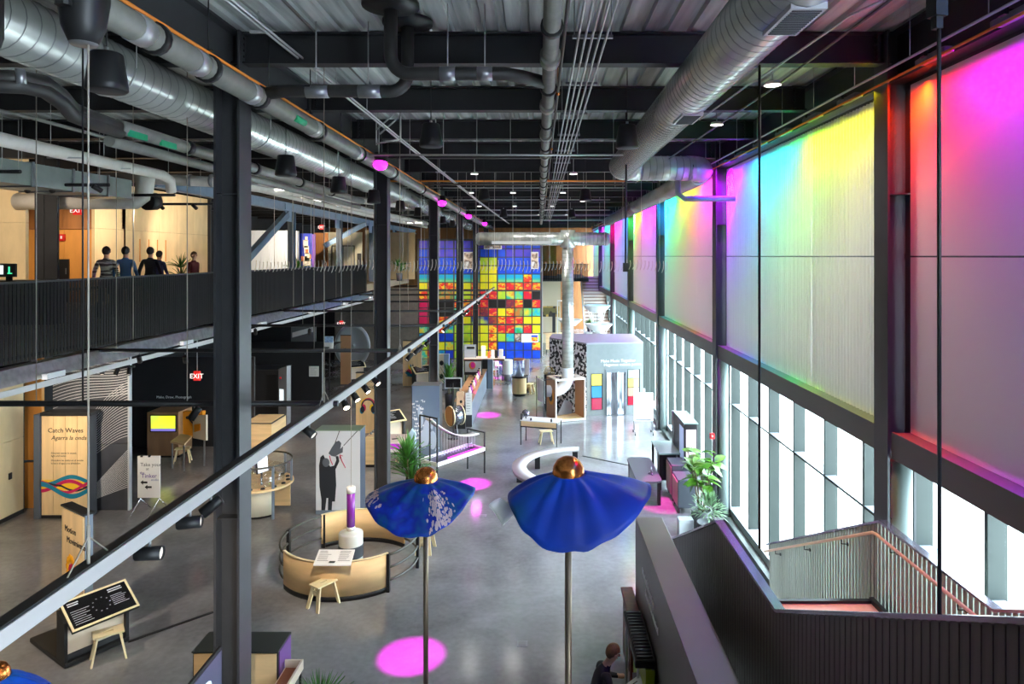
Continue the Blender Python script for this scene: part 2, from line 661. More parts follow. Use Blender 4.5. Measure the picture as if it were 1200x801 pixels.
HUES = {  # hue in degrees from the near end to the far end of each bay, as the lamps are set
    -1: [230] * 8 + [236, 246, 256, 268, 292, 335, 358, 2],
    0: [48, 56, 72, 98, 128, 160, 188, 212, 238, 260, 275],
    1: [298, 312, 335, 8, 38, 58, 85, 120, 145, 165, 188],
    2: [262, 268, 276, 284, 296, 308, 330, 18, 42, 60, 85],
    3: [215, 220, 226, 232, 245, 262, 285, 310, 335],
    4: [160, 165, 170, 178, 190, 215, 250, 270],
    5: [60, 110, 170, 205, 225, 280],
}
for n in range(-1, 6):
    y0 = YA + SP * n + 0.38
    y1 = YA + SP * (n + 1) - 0.02
    wl = bpy.data.objects.new('wall_right_bay', None)
    COL.objects.link(wl)
    wl['kind'] = 'structure'
    wl['label'] = 'white corrugated wall bay washed by coloured lamps, %s from the camera' % ordn[n + 1]
    ny = 3
    for i in range(ny):
        a, b = y0 + (y1 - y0) * i / ny + 0.006, y0 + (y1 - y0) * (i + 1) / ny - 0.006
        for (za, zb) in ((4.3, 6.585), (6.605, 8.8)):
            if n == -1:
                MB().box(XP - 0.02, XP, a, b, za, zb).build('wall_panel', CORR, wl)
            else:
                corr(a, b, za, zb).build('wall_panel', CORR, wl)
    bt = MB().box(XP + 0.01, XP + 0.05, y0 - 0.36, y1 + 0.02, 6.56, 6.63).box(XP + 0.01, XP + 0.12, y0 - 0.38, y1 + 0.03, 4.22, 4.33).box(XP + 0.01, XP + 0.12, y0 - 0.38, y1 + 0.03, 8.77, 8.86)
    for i in range(ny + 1):
        yb = y0 + (y1 - y0) * i / ny
        bt.box(XP + 0.02, XP + 0.05, yb - 0.03, yb + 0.03, 4.3, 8.8)
    bt.box(XP + 0.02, XP + 0.09, y0 - 0.40, y0 + 0.02, 4.25, 8.85)
    bt.build('panel_batten', DGREY, wl)
    # ledge beam under the panels
    MB().box(4.53, 4.56, y0 - 0.02, y1, 4.0, 4.34).box(4.56, 4.86, y0 - 0.02, y1, 4.30, 4.33).box(4.56, 4.86, y0 - 0.02, y1, 4.0, 4.03).build('ledge_beam', mat('brown_grey_steel', (80, 76, 73), 0.4), wl)
    # coloured lights along the panel tops, small ones just over the ledge
    hs = HUES[n]
    k = len(hs)
    for i, h in enumerate(hs):
        yy = y0 + (y1 - y0) * (i + 0.5) / k
        c = colorsys.hsv_to_rgb(h / 360.0, 1.0, 1.0)
        L = (y1 - y0) / k
        pw = (0.55 if 30 < h < 85 else 1.25 if 95 < h < 150 or 210 < h < 280 else 1.0) / (sum(c) ** 0.8)
        lamp('AREA', (4.44, yy, 8.82), (4.82, yy, 6.2), (22 if n >= 0 else 13) * pw * L, c, L, 0.06, spread=140)
        lamp('AREA', (4.58, yy, 4.56), (4.61, yy, 4.33), 1.6 * pw * L, c, L, 0.04, spread=90)

for n, h in enumerate((2, 268, 226, 132, 345, 270)):
    yc = YA + SP * n
    lamp('AREA', (4.6, yc - 0.45, 8.8), (4.66, yc + 0.15, 6.2), (38 if n else 14), colorsys.hsv_to_rgb(h / 360.0, 1.0, 1.0), 0.2, 0.1, spread=110)  # lamps added to colour the column webs, no housing modelled

# ------------------------------------------------------------------ window wall below
for n in range(-1, 6):
    y0 = YA + SP * n
    wn = bpy.data.objects.new('window_%d' % (n + 2), None)
    COL.objects.link(wn)
    wn['kind'] = 'structure'
    wn['label'] = 'tall glazed bay with deep grey mullions, %s from the camera' % ordn[n + 1]
    first = None
    for i in range(6):
        y = y0 + 0.16 + 1.426 * i
        if first is None:
            first = piece('mullion', MB().box(4.93, 5.15, -0.03, 0.03, 0.18, 4.05), GREYW, (0, y, 0), wn)
            g1 = piece('pane', MB().box(5.12, 5.126, 0.03, 1.396, 0.3, 2.74), GLASS, (0, y, 0), wn)
            g2 = piece('pane', MB().box(5.12, 5.126, 0.03, 1.396, 2.84, 4.0), GLASS, (0, y, 0), wn)
        else:
            share(first, (0, y, 0), wn)
            share(g1, (0, y, 0), wn)
            share(g2, (0, y, 0), wn)
    MB().box(4.95, 5.16, y0, y0 + SP, 2.76, 2.81).build('transom', GREYW, wn)
    MB().box(4.93, 5.12, y0, y0 + SP, 2.81, 2.82).build('transom_sill', mat('pale_sill', (150, 160, 168), 0.3), wn)
    MB().box(4.86, 5.2, y0, y0 + SP, 0.0, 0.18).build('sill', mat('grey_sill', (150, 158, 160), 0.4), wn)
    MB().box(4.86, 5.2, y0, y0 + SP, 4.02, 4.2).build('window_head', mat('brown_grey_steel', (80, 76, 73)), wn)
    MB().box(4.60, 4.70, y0 + 0.5, y0 + SP - 0.3, 0.0, 0.12).build('floor_convector', GREYW, wn)

# ------------------------------------------------------------------ mezzanine on the left
struct('mezzanine_floor', 'mezzanine floor slab on the left', mat('mezzanine_boards', (170, 150, 122), 0.6, var=0.1), MB().box(-19, XM - 0.06, 2, 50, MEZ - 0.4, MEZ))
ml = thing('mezzanine_railing', 'long black slatted railing along the mezzanine edge', 'railing', (XM, 10, MEZ))
SLAT = mat('black_slat', (22, 20, 19), 0.6, var=0.25, scale=3, stretch=(5, 5, 0.3), spec=0.15)
NS = 296
s0 = piece('slat', MB().box(XM - 0.005, XM + 0.005, -0.0385, 0.0385, 4.66, 6.1), SLAT, (0, 9.5, 0), ml)
for i in range(1, NS):
    share(s0, (0, 9.5 + 0.095 * i, 0), ml)
ye = 9.5 + 0.095 * NS
MB().box(XM - 0.035, XM + 0.03, 9.4, ye, 6.1, 6.14).build('top_rail', BLACK, ml)
MB().box(XM - 0.03, XM - 0.012, 9.4, ye, 4.72, 4.78).box(XM - 0.03, XM - 0.012, 9.4, ye, 5.9, 5.95).build('back_rail', BLACK, ml)
cove = thing('light_cove', 'galvanised lit trough running below the mezzanine railing', 'cove', (XM, 20, 4.2))
MB().prism([(XM - 0.32, 6, 4.56), (XM - 0.06, 6, 4.56), (XM + 0.04, 6, 4.27), (XM + 0.0, 6, 4.27), (XM - 0.10, 6, 4.53), (XM - 0.32, 6, 4.53)], (0, 33, 0)).build('cove_back', GALV, cove)
MB().box(XM - 0.1, XM + 0.16, 6, 39, 4.13, 4.17).box(XM + 0.14, XM + 0.16, 6, 39, 4.17, 4.24).build('cove_lip', mat('light_grey_metal', (190, 186, 184), 0.5), cove)
MB().box(XM + 0.02, XM + 0.1, 6.2, 38.8, 4.175, 4.19).build('light_strip', mat('led_white', (255, 252, 245), 0.5, emit=5.0), cove)
for i in range(7):
    yy = 8 + 5 * i
    MB().box(XM + 0.02, XM + 0.13, yy, yy + 0.5, 4.25, 4.36).build('cove_bracket', LIGHTM, cove)

mz = thing('mezzanine_soffit', 'dark beams and soffit under the mezzanine', 'soffit', (-14, 20, 4.4), kind='structure')
MB().box(-19, XM - 0.35, 2, 50, 4.6, 4.64).build('soffit_board', BLKWALL, mz)
for i in range(8):
    MB().box(-18.9, XM - 0.4, 9 + 4.3 * i, 9.15 + 4.3 * i, 4.35, 4.6).build('soffit_beam', BLACK, mz)
ORD = ['first', 'second', 'third', 'fourth', 'fifth', 'sixth', 'seventh', 'eighth', 'ninth', 'tenth', 'eleventh', 'twelfth']
# ------------------------------------------------------------------ ducts and pipes under the roof
DUCTM = ramp_mat('spiral_duct_steel', [(176, 178, 172), (222, 224, 216), (240, 240, 232)], scale=2.2, rough=0.24, stretch=(1, 0.25, 1))
DUCTM.node_tree.nodes['Principled BSDF'].inputs['Metallic'].default_value = 0.55


def duct_run(path, r, parent, seam=0.16, n=24, name='duct_body'):
    """Straight spiral duct: body plus raised seams."""
    MB().tube(path, r, n).build(name, DUCTM, parent)
    p, q = Vector(path[0]), Vector(path[-1])
    d = (q - p)
    L = d.length
    d.normalize()
    m = MB()
    a = Vector((0, 0, 1)) if abs(d.z) < 0.9 else Vector((1, 0, 0))
    s = d.cross(a).normalized()
    u = s.cross(d)
    k = int(L / seam)
    for i in range(k):
        c = p + d * (seam * (i + 0.5))
        tilt = d * (0.10 * r)
        vs = []
        N = n
        for (dr, off) in ((0.0, -0.008), (0.007, 0), (0.0, 0.008)):
            vs += [c + d * off + (s * math.cos(2 * PI * j / N) + u * math.sin(2 * PI * j / N)) * (r + dr) + tilt * math.cos(2 * PI * j / N) for j in range(N)]
        m.add(vs, [(t * N + j, t * N + (j + 1) % N, (t + 1) * N + (j + 1) % N, (t + 1) * N + j) for t in range(2) for j in range(N)], True)
    m.build('spiral_seam', mat('duct_seam', (120, 122, 120), 0.4, 0.5), parent, 'stuff')


def arc_pts(c, r, ax, ay, a0, a1, n=8):
    c, ax, ay = Vector(c), Vector(ax), Vector(ay)
    return [c + (ax * math.cos(a0 + (a1 - a0) * i / n) + ay * math.sin(a0 + (a1 - a0) * i / n)) * r for i in range(n + 1)]


t = thing('spiral_duct', 'big spiral steel duct running along the upper left', 'duct', (-5.05, 3, 8.75))
duct_run([(-5.05, 2.2, 8.80), (-5.05, 50, 8.80)], 0.31, t, seam=0.19)
hm = MB()
for i in range(12):
    yy = 4 + 4 * i
    for sx in (-0.33, 0.33):
        hm.tube([(-5.05 + sx, yy, 8.8), (-5.05 + sx, yy, 9.55)], 0.006, 4)
    hm.tube(arc_pts((-5.05, yy, 8.8), 0.325, (1, 0, 0), (0, 0, -1), 0, PI, 10), 0.012, 4)
hm.build('hanger', CONDUIT, t)

t = thing('spiral_duct', 'big spiral steel duct with vents turning purple at its elbow, upper right', 'duct', (1.95, 8, 8.75))
DX, DZ, DR = 1.95, 8.72, 0.30
duct_run([(DX, 2.5, DZ), (DX, 16.1, DZ)], DR, t)
MB().tube([(DX, 16.0, DZ)] + arc_pts((DX + 0.42, 16.1, DZ), 0.42, (-1, 0, 0), (0, 1, 0), 0, PI / 2, 6) + [(DX + 0.5, 16.52, DZ)], DR + 0.006, 24).build('elbow', DUCTM, t)
duct_run([(DX + 0.42, 16.52, DZ), (3.75, 16.52, DZ)], DR, t, name='cross_duct')
MB().tube([(3.65, 16.52, DZ)] + arc_pts((3.6, 16.9, DZ), 0.38, (0, -1, 0), (1, 0, 0), 0, PI / 2, 6) + [(3.98, 17.1, DZ)], DR + 0.006, 24).build('elbow', DUCTM, t)
duct_run([(3.98, 17.0, 8.62), (3.98, 40, 8.62)], 0.25, t, name='wall_duct')
MB().tube([(3.35, 16.52, DZ - 0.25), (3.35, 16.52, 8.12), (3.5, 16.45, 7.98), (4.7, 16.4, 7.98)], 0.07, 10).build('drop_pipe', mat('lilac_grey_pipe', (176, 172, 184), 0.4), t)
for yy in (4.98, 8.75):
    g = MB().beam((DX + 0.02, yy, DZ - 0.29), (DX + 0.02, yy + 0.62, DZ - 0.29), 0.27, 0.05).build('vent', LIGHTM, t)
    sl = MB()
    for i in range(14):
        sl.box(DX - 0.09, DX + 0.13, yy + 0.04 + 0.04 * i, yy + 0.055 + 0.04 * i, DZ - 0.322, DZ - 0.313)
    sl.build('vent_slat', DGREY, g, 'stuff')

t = thing('spiral_duct', 'far silver cross duct dropping vertically into the wooden wind box', 'duct', (0.9, 27.5, 2))
DY = 27.6
duct_run([(-2.4, DY, 7.3), (2.7, DY, 7.3)], 0.27, t)
duct_run([(1.15, DY, 7.3), (1.15, DY, 2.1)], 0.235, t, name='drop_duct')
MB().tube([(1.15, DY, 7.65), (1.15, DY, 6.95)], 0.31, 20).build('tee_collar', DUCTM, t)
MB().ell((-2.42, DY, 7.3), (0.16, 0.27, 0.27), 14, 8).build('end_cap', GALV, t)
MB().ell((2.72, DY, 7.3), (0.16, 0.27, 0.27), 14, 8).build('end_cap', GALV, t)
MB().tube([(1.15, DY, 2.1)] + arc_pts((0.55, DY, 1.75), 0.6, (1, 0, 0), (0, 0, -1), 0, PI / 2, 8) + [(0.3, DY, 1.15)], 0.235, 20).build('bent_duct', mat('white_duct', (225, 228, 232), 0.3), t)
gr = MB().box(-1.9, 0.5, DY - 0.30, DY - 0.25, 7.08, 7.2).build('vent', LIGHTM, t)


def jacket_pipe(name, label, path, r, m, joints=(), parent=None, cat='pipe'):
    t = thing(name, label, cat, tuple(path[0]))
    MB().tube(path, r, 14).build('pipe_body', m, t)
    for (p, q, rr, mm) in joints:
        MB().tube([p, q], rr, 14).build('pipe_collar', mm, t)
    return t


# straight pipe over the middle column row
jj = [((-3.435, 9.55, 8.545), (-3.435, 9.95, 8.545), 0.055, mat('green_pipe_label', (30, 160, 110)))]
for yy in (5.9, 6.9, 8.2, 10.5, 13, 16, 20, 24, 29, 35):
    jj += [((-3.52, yy, 8.59), (-3.52, yy + 0.18, 8.59), 0.136, CONDUIT), ((-3.52, yy + 0.3, 8.59), (-3.52, yy + 0.38, 8.59), 0.152, BLACK)]
jacket_pipe('drain_pipe', 'grey jacketed pipe with collars along the middle column row', [(-3.52, 2.0, 8.59), (-3.52, 46, 8.59)], 0.128, PIPE, jj)
jj = []
for i in range(14):
    yy = 6.2 + 2.3 * i
    jj += [((0.115, yy, 8.7), (0.115, yy + 0.1, 8.7), 0.105, BLACK), ((0.115, yy + 0.9, 8.7), (0.115, yy + 1.15, 8.7), 0.11, PIPE)]
jacket_pipe('drain_pipe', 'grey jacketed pipe with black collars along the centre of the roof', [(0.115, 2.0, 8.7), (0.115, 44, 8.7)], 0.082, PIPE, jj)

t = thing('roof_drain', 'black roof drain pipe with round plate, the nearer, bending right', 'roof drain', (-1.72, 7.9, 9.5))
MB().lathe([(0.0, 0), (0.33, 0), (0.33, -0.05), (0.1, -0.09), (0, -0.09)], (-1.72, 7.9, 9.53), 24).build('drain_plate', BLACK, t)
MB().tube([(-1.72, 7.9, 9.5), (-1.72, 7.9, 8.95)] + arc_pts((-1.5, 7.9, 8.93), 0.22, (-1, 0, 0), (0, 0, -1), 0, PI / 2, 6) + [(-0.4, 7.9, 8.71), (-0.2, 8.0, 8.70), (0.05, 8.25, 8.70)], 0.078, 14).build('drain_pipe', DPIPE, t)
for xx in (-1.15, -0.72):
    MB().tube([(xx, 7.9, 8.71), (xx + 0.18, 7.9, 8.71)], 0.083, 14).build('pipe_band', GREYM, t)
    MB().tube([(xx + 0.09, 7.9, 8.75), (xx + 0.09, 7.9, 9.52)], 0.008, 6).build('hanger_rod', CONDUIT, t)
t = thing('roof_drain', 'black roof drain pipe with round plate, the farther, bending left', 'roof drain', (-1.68, 8.5, 9.5))
MB().lathe([(0.0, 0), (0.31, 0), (0.31, -0.05), (0.1, -0.09), (0, -0.09)], (-1.64, 8.5, 9.53), 24).build('drain_plate', BLACK, t)
MB().tube([(-1.64, 8.5, 9.5), (-1.64, 8.5, 8.9)] + arc_pts((-1.86, 8.5, 8.87), 0.22, (1, 0, 0), (0, 0, -1), 0, PI / 2, 6) + [(-3.1, 8.5, 8.66), (-3.4, 8.55, 8.64)], 0.078, 14).build('drain_pipe', DPIPE, t)
for xx in (-2.25, -2.9):
    MB().tube([(xx, 8.5, 8.65), (xx + 0.28, 8.5, 8.65)], 0.083, 14).build('pipe_band', GREYM, t)
    MB().tube([(xx + 0.12, 8.5, 8.7), (xx + 0.12, 8.5, 9.52)], 0.008, 6).build('hanger_rod', CONDUIT, t)

# left pipes over the mezzanine
t = thing('pipe_pair', 'two dark jacketed pipes with an S-bend, upper left corner', 'pipe', (-6.3, 5, 8))
for dz, dx in ((0.0, 0.0), (-0.2, -0.12)):
    pth = [at(-30, 90 + 8 * (dz < 0), 6.2), at(28, 92 + 9 * (dz < 0), 6.4), at(52, 97 + 9 * (dz < 0), 6.6), at(72, 112 + 8 * (dz < 0), 6.9), at(86, 128 + 8 * (dz < 0), 7.1), at(105, 136 + 7 * (dz < 0), 7.4), at(140, 149 + 6 * (dz < 0), 8.1)]
    MB().tube(pth, 0.075, 12).build('dark_pipe', DPIPE, t)
p0, p1 = at(138, 148, 8.05), at(252, 183, 10.7)
dd = (p1 - p0)
MB().tube([p0, p0 + dd * 5], 0.09, 12).build('grey_pipe', PIPE, t)
MB().tube([p0 + Vector((-0.1, 0, -0.17)), p0 + Vector((-0.1, 0, -0.17)) + dd * 5], 0.07, 12).build('grey_pipe', PIPE, t)
for k_ in (0.62, 1.6, 2.6, 3.6):
    MB().tube([p0 + dd * k_, p0 + dd * (k_ + 0.05)], 0.11, 12).build('pipe_collar', BLACK, t)
GREENS = mat('green_pipe_label', (30, 160, 110), 0.5)
for k_ in (0.0, 0.28):
    o_ = Vector((0.075, -0.03, -0.06))
    MB().beam(p0 + dd * (k_ + 0.05) + o_, p0 + dd * (k_ + 0.2) + o_, 0.03, 0.075).build('pipe_label', GREENS, t)
MB().tube([at(18, 91, 6.35), at(30, 92, 6.4)], 0.09, 12).build('pipe_band', GREYM, t)

t = thing('white_pipe', 'white jacketed pipe crossing the upper left over the mezzanine', 'pipe', (-9, 8, 8))
MB().tube([at(-40, 150, 9), at(0, 163, 9.7), at(190, 205, 14.5)] + [at(199, 211, 14.8), at(201, 225, 14.9)], 0.105, 12).build('pipe_body', WPIPE, t)
for k_ in (55, 118):
    p = at(k_, 163 + k_ * 0.222, 9.7 + 4.8 * k_ / 190)
    MB().tube([p + Vector((0, 0, -0.13)), p + Vector((0.5, 0.1, -0.12))], 0.015, 6).tube([p + Vector((0.06, 0, -0.12)), p + Vector((0.06, 0, 1.0))], 0.006, 4).build('hanger', CONDUIT, t)

t = thing('rectangular_duct', 'flat galvanised rectangular duct over the mezzanine', 'duct', (-9, 12, 7.6))
q = [at(-40, 165, 11.5), at(148, 205, 15.5)]
MB().beam(q[0] + Vector((-0.4, 0, -0.42)), q[1] + Vector((-0.4, 0, -0.33)), 1.1, 0.42).build('duct_body', mat('galvanised_sheet', (150, 158, 152), 0.4, 0.5, var=0.12, scale=2), t)
for k_ in (0.3, 0.55, 0.8):
    c = q[0].lerp(q[1], k_) + Vector((-0.4, 0, -0.42 + 0.09 * k_))
    MB().beam(c, c + (q[1] - q[0]).normalized() * 0.05, 1.16, 0.47).build('duct_flange', GREYM, t)
t = thing('white_pipe', 'wide white pipe with an elbow below the rectangular duct', 'pipe', (-12, 17, 7.5))
MB().tube([at(20, 236, 17.8), at(160, 235, 17.8), at(168, 230, 17.8), at(170, 216, 17.8), at(172, 200, 17.8)], 0.22, 14).build('pipe_body', WPIPE, t)
MB().tube([at(172, 236, 17.8), at(182, 236, 18.1)], 0.23, 14).build('pipe_collar', BLACK, t)
t = thing('white_pipe', 'white pipe with grey flanges running behind the near column', 'pipe', (-9.6, 18, 8))
MB().tube([at(160, 209, 18), at(250, 213, 18), at(560, 252, 52)], 0.14, 12).build('pipe_body', WPIPE, t)
for k_ in (222, 247):
    MB().tube([at(k_, 211.5, 17.99), at(k_ + 2, 211.6, 17.99)], 0.17, 12).build('pipe_flange', GREYM, t)
t = thing('white_pipe', 'white pipes and cable trays above the blue truss', 'pipe', (-9, 22, 8.4))
MB().tube([at(296, 207, 20), at(430, 247, 33), at(500, 262, 46)], 0.15, 10).build('pipe_body', WPIPE, t)
MB().tube([at(296, 220, 20.5), at(430, 252, 34.5), at(500, 266, 50)], 0.09, 10).build('pipe_body', WPIPE, t)
MB().beam(at(296, 214, 19.5), at(480, 258, 44), 0.3, 0.1).build('cable_tray', LIGHTM, t)
MB().tube([at(296, 196, 17), at(340, 214, 21), at(420, 240, 30)], 0.1, 10).build('grey_pipe', PIPE, t)
lt = MB()
for i in range(7):
    c = at(318 + 28 * i, 222 + 6.5 * i, 21 + 3.6 * i)
    lt.box(c.x - 0.45, c.x + 0.45, c.y - 0.06, c.y + 0.06, c.z - 0.03, c.z + 0.03)
lt.build('tube_light', mat('tube_light_glow', (255, 250, 236), 0.5, emit=3), t)

# electrical conduits
t = thing('conduit', 'orange conduit with black clips along the middle column row', 'conduit', (-3.6, 3, 8.8))
MB().tube([(-3.49, 2, 8.745), (-3.49, 46, 8.745)], 0.018, 8).build('tube', ORANGE, t)
cl = MB()
for i in range(24):
    yy = 4 + 1.6 * i
    cl.tube([(-3.49, yy, 8.745), (-3.49, yy, 9.5)], 0.008, 5).box(-3.53, -3.45, yy - 0.02, yy + 0.02, 8.765, 8.78)
cl.build('clip', BLACK, t)
t = thing('conduit', 'orange conduit above the coloured wall with lamp brackets', 'conduit', (4.32, 3, 8.7))
MB().tube([(4.30, 3, 8.76), (4.30, 50, 8.76)], 0.016, 8).build('tube', ORANGE, t)
t = thing('conduit', 'silver conduit hung on rods above the coloured wall', 'conduit', (4.2, 3, 8.85))
MB().tube([(4.18, 3, 8.84), (4.18, 50, 8.84)], 0.016, 8).build('tube', CONDUIT, t)
m = MB()
for i in range(26):
    m.tube([(4.18, 5 + 1.35 * i, 8.84), (4.18, 5 + 1.35 * i, 9.52)], 0.006, 4)
m.build('hanger_rod', CONDUIT, t)
t = thing('conduit_bundle', 'five parallel silver conduits on struts right of the centre pipe', 'conduit', (0.45, 2, 8.9))
for i in range(5):
    xx = 0.42 + 0.075 * i
    MB().tube([(xx, 2, 8.95), (xx, 44, 8.95)], 0.014, 6).build('tube', CONDUIT, t)
m = MB()
for i in range(18):
    yy = 5.4 + 2.0 * i
    m.box(0.36, 0.8, yy, yy + 0.04, 8.965, 9.0).tube([(0.38, yy, 9), (0.38, yy, 9.52)], 0.006, 4).tube([(0.78, yy, 9), (0.78, yy, 9.52)], 0.006, 4)
m.build('strut_hanger', GREYM, t)
t = thing('conduit', 'dark sprinkler pipe left of the conduit bundle', 'conduit', (0.27, 2, 8.98))
MB().tube([(0.27, 2, 8.98), (0.27, 44, 8.98)], 0.02, 8).build('tube', mat('dark_pipe_grey', (110, 105, 100), 0.4, 0.5), t)
m = MB()
for yy in (9.9, 15, 21, 27):
    m.tube([(0.27, yy, 8.98), (0.27, yy, 9.4)], 0.008, 5).ell((0.27, yy, 8.96), 0.035, 8, 5)
m.build('sprinkler_head', COPPER, t)
t = thing('conduit', 'silver twin conduit slanting from upper left to the centre', 'conduit', (-2.8, 4, 9))
for dx in (0, 0.06):
    MB().tube([at(255, -8, 7.2) + Vector((dx, 0, 0)), at(468, 164, 13.0) + Vector((dx, 0, 0)), at(560, 236, 28) + Vector((dx, 0, 0)), at(596, 262, 44) + Vector((dx, 0, 0))], 0.016, 6).build('tube', CONDUIT, t)
MB().tube([at(326, -6, 7.6), at(425, 94, 11.5), at(520, 190, 22), at(590, 256, 50)], 0.02, 6).build('tube', mat('dark_pipe_grey', (110, 105, 100)), t)
m = MB()
for px, py, Y in ((303, 34, 8.2), (345, 66, 9.0), (394, 105, 10.4), (430, 133, 11.6), (470, 163, 13.2), (515, 200, 18)):
    c = at(px, py, Y)
    m.tube([c, Vector((c.x, c.y, 9.54))], 0.006, 4).box(c.x - 0.1, c.x + 0.16, c.y - 0.02, c.y + 0.02, c.z - 0.05, c.z - 0.02)
m.build('hanger_rod', CONDUIT, t)
t = thing('conduit', 'silver conduit with offsets under the right side of the roof', 'conduit', (2.9, 4, 9))
MB().tube([at(1035, 0, 6.5), at(993, 20, 6.9), at(980, 30, 7.1), at(890, 92, 9.3), at(876, 100, 9.6), at(820, 140, 11.5), at(820, 128, 11.4)], 0.014, 6).build('tube', CONDUIT, t)
MB().tube([at(1046, -2, 6.5), at(905, 104, 10.0), at(795, 178, 15.5), at(745, 214, 20)], 0.016, 6).build('tube', mat('dark_pipe_grey', (110, 105, 100)), t)
t = thing('sprinkler_pipe', 'thin sprinkler pipe with red valve over the mezzanine pipes', 'pipe', (-7, 8, 8))
MB().tube([at(-10, 128, 9), at(30, 136, 9.6), at(250, 195, 14.5), at(420, 236, 30)], 0.028, 8).build('tube', PIPE, t)
MB().tube([at(186, 178, 12.6), at(192, 180, 12.8)], 0.05, 8).build('valve', RED, t)
for py, Y, mm, rr, lab in ((212, 20.5, ORANGE, 0.028, 'orange pipe crossing the hall under the far roof'), (216, 20.8, mat('dark_pipe_grey', (110, 105, 100)), 0.03, 'dark pipe just behind the orange cross pipe'), (181.5, 13.6, CONDUIT, 0.022, 'silver pipe crossing the hall before the third beam group'), (220, 24, CONDUIT, 0.02, 'first thin silver pipe behind the orange cross pipe'), (234, 30, CONDUIT, 0.022, 'second thin silver pipe behind the orange cross pipe'), (246, 34, CONDUIT, 0.03, 'third silver pipe behind the orange cross pipe'), (252, 40, CONDUIT, 0.03, 'fourth silver pipe behind the orange cross pipe'), (258, 46, CONDUIT, 0.03, 'last silver pipe high before the mosaic')):
    a, b = at(432 if py < 215 else 470, py, Y), at(734 if Y < 30 else 715, py, Y)
    t = thing('cross_pipe', lab, 'pipe', tuple(a))
    MB().tube([a, b], rr, 6).build('tube', mm, t)
    m = MB()
    for q in (0.04, 0.16, 0.29, 0.42, 0.55, 0.68, 0.81, 0.95):
        c = a.lerp(b, q)
        m.tube([c, (c.x, c.y, 9.54)], 0.007, 4)
    m.build('hanger_rod', CONDUIT, t)
# roof truss strut left of centre
t = thing('strut_frame', 'small pale strut frame hung from the roof left of centre', 'frame', tuple(at(460, 140, 12)))
for (a, b_) in (((441, 130), (441, 170)), ((469, 130), (469, 165)), ((441, 152), (462, 133)), ((445, 157), (470, 135)), ((441, 168), (470, 163))):
    MB().tube([at(a[0], a[1], 12.2), at(b_[0], b_[1], 12.2)], 0.015, 6).build('strut', CONDUIT, t)

# ------------------------------------------------------------------ pendant speakers
def speaker():
    t = thing('pendant_speaker', 'x', 'speaker', (0, 0, 0), group='black pendant speakers')
    MB().lathe([(0.0, 0.0), (0.115, 0.0), (0.128, -0.012), (0.165, -0.27), (0.168, -0.32), (0.15, -0.335), (0.0, -0.32)], (0, 0, 0), 20).build('speaker_body', BLACK, t)
    MB().lathe([(0.0, -0.338), (0.13, -0.338), (0.145, -0.33)], (0, 0, 0), 20).build('grille', DGREY, t)
    MB().tube([(0, 0, 0), (0, 0, 0.05)], 0.02, 8).build('gland', CONDUIT, t)
    return t


sp0 = speaker()
spk = [(125, 62, 5.9, 'big black pendant speaker beside the left duct, nearest to the camera'), (335, 182, 11, 'black pendant speaker under the left duct, second of the left row'),
       (397, 207, 13.9, 'black pendant speaker left of the second column, third of the left row'), (438, 222.5, 17.2, 'black pendant speaker touching the second column in view, fourth of the left row'),
       (469, 235, 22, 'black pendant speaker right of the second column, fifth of the left row'), (490, 243, 26, 'black pendant speaker sixth of the left row'),
       (519, 253.5, 32, 'black pendant speaker seventh of the left row, right of the third column'), (530, 258, 37, 'black pendant speaker last of the left row'),
       (505, 145, 9.8, 'black pendant speaker under the roof left of centre'), (735, 146.5, 9.8, 'black pendant speaker in front of the right duct'),
       (567, 221, 19, 'black pendant speaker left of centre, second of its row'), (686, 221, 19, 'black pendant speaker right of centre, second of its row'),
       (590, 245, 28.5, 'small far pendant speaker left of the centre pipe'), (670, 245.5, 28.5, 'small far pendant speaker right of the centre pipe')]
for i, (px, py, Y, lab) in enumerate(spk):
    p = at(px, py, Y)
    o = sp0 if i == 0 else dup(sp0, p)
    o.location = p
    o['label'] = lab
    o['category'] = 'speaker'
    c = MB().tube([(0, 0, 0.04), (0, 0, DECK - p.z)], 0.007, 5)
    cc = c.build('cable', BLACK)
    cc.parent = o
t = thing('column_speaker', 'tall black loudspeaker hung above the pendant speaker, top left', 'speaker', tuple(at(98, 20, 4.4)))
c = at(98, 0, 4.4)
MB().lathe([(0.0, 0.35), (0.15, 0.35), (0.15, 0.0), (0.125, -0.18), (0.08, -0.285), (0.0, -0.285)], (c.x, c.y, c.z), 20).build('speaker_body', BLACK, t)
MB().lathe([(0.0, -0.292), (0.075, -0.292), (0.085, -0.28)], (c.x, c.y, c.z), 20).build('speaker_ring', GREYM, t)
MB().rbox(c.x - 0.07, c.x + 0.02, c.y - 0.19, c.y - 0.1, c.z - 0.09, c.z + 0.12, 0.02).build('mount_bracket', BLACK, t)
MB().tube([(c.x, c.y, c.z + 0.3), (c.x, c.y, 9.54)], 0.02, 8).build('hanger', BLACK, t)
t = thing('column_speaker', 'black loudspeaker cut off by the left frame edge', 'speaker', tuple(at(-8, 25, 4.4)))
c = at(-9, 25, 4.4)
MB().lathe([(0.0, 0.3), (0.05, 0.28), (0.062, 0.15), (0.062, -0.1), (0.045, -0.165), (0.0, -0.17)], (c.x, c.y, c.z), 16).build('speaker_body', BLACK, t)
MB().tube([(c.x, c.y, c.z + 0.28), (c.x, c.y, 9.54)], 0.015, 8).build('hanger', BLACK, t)

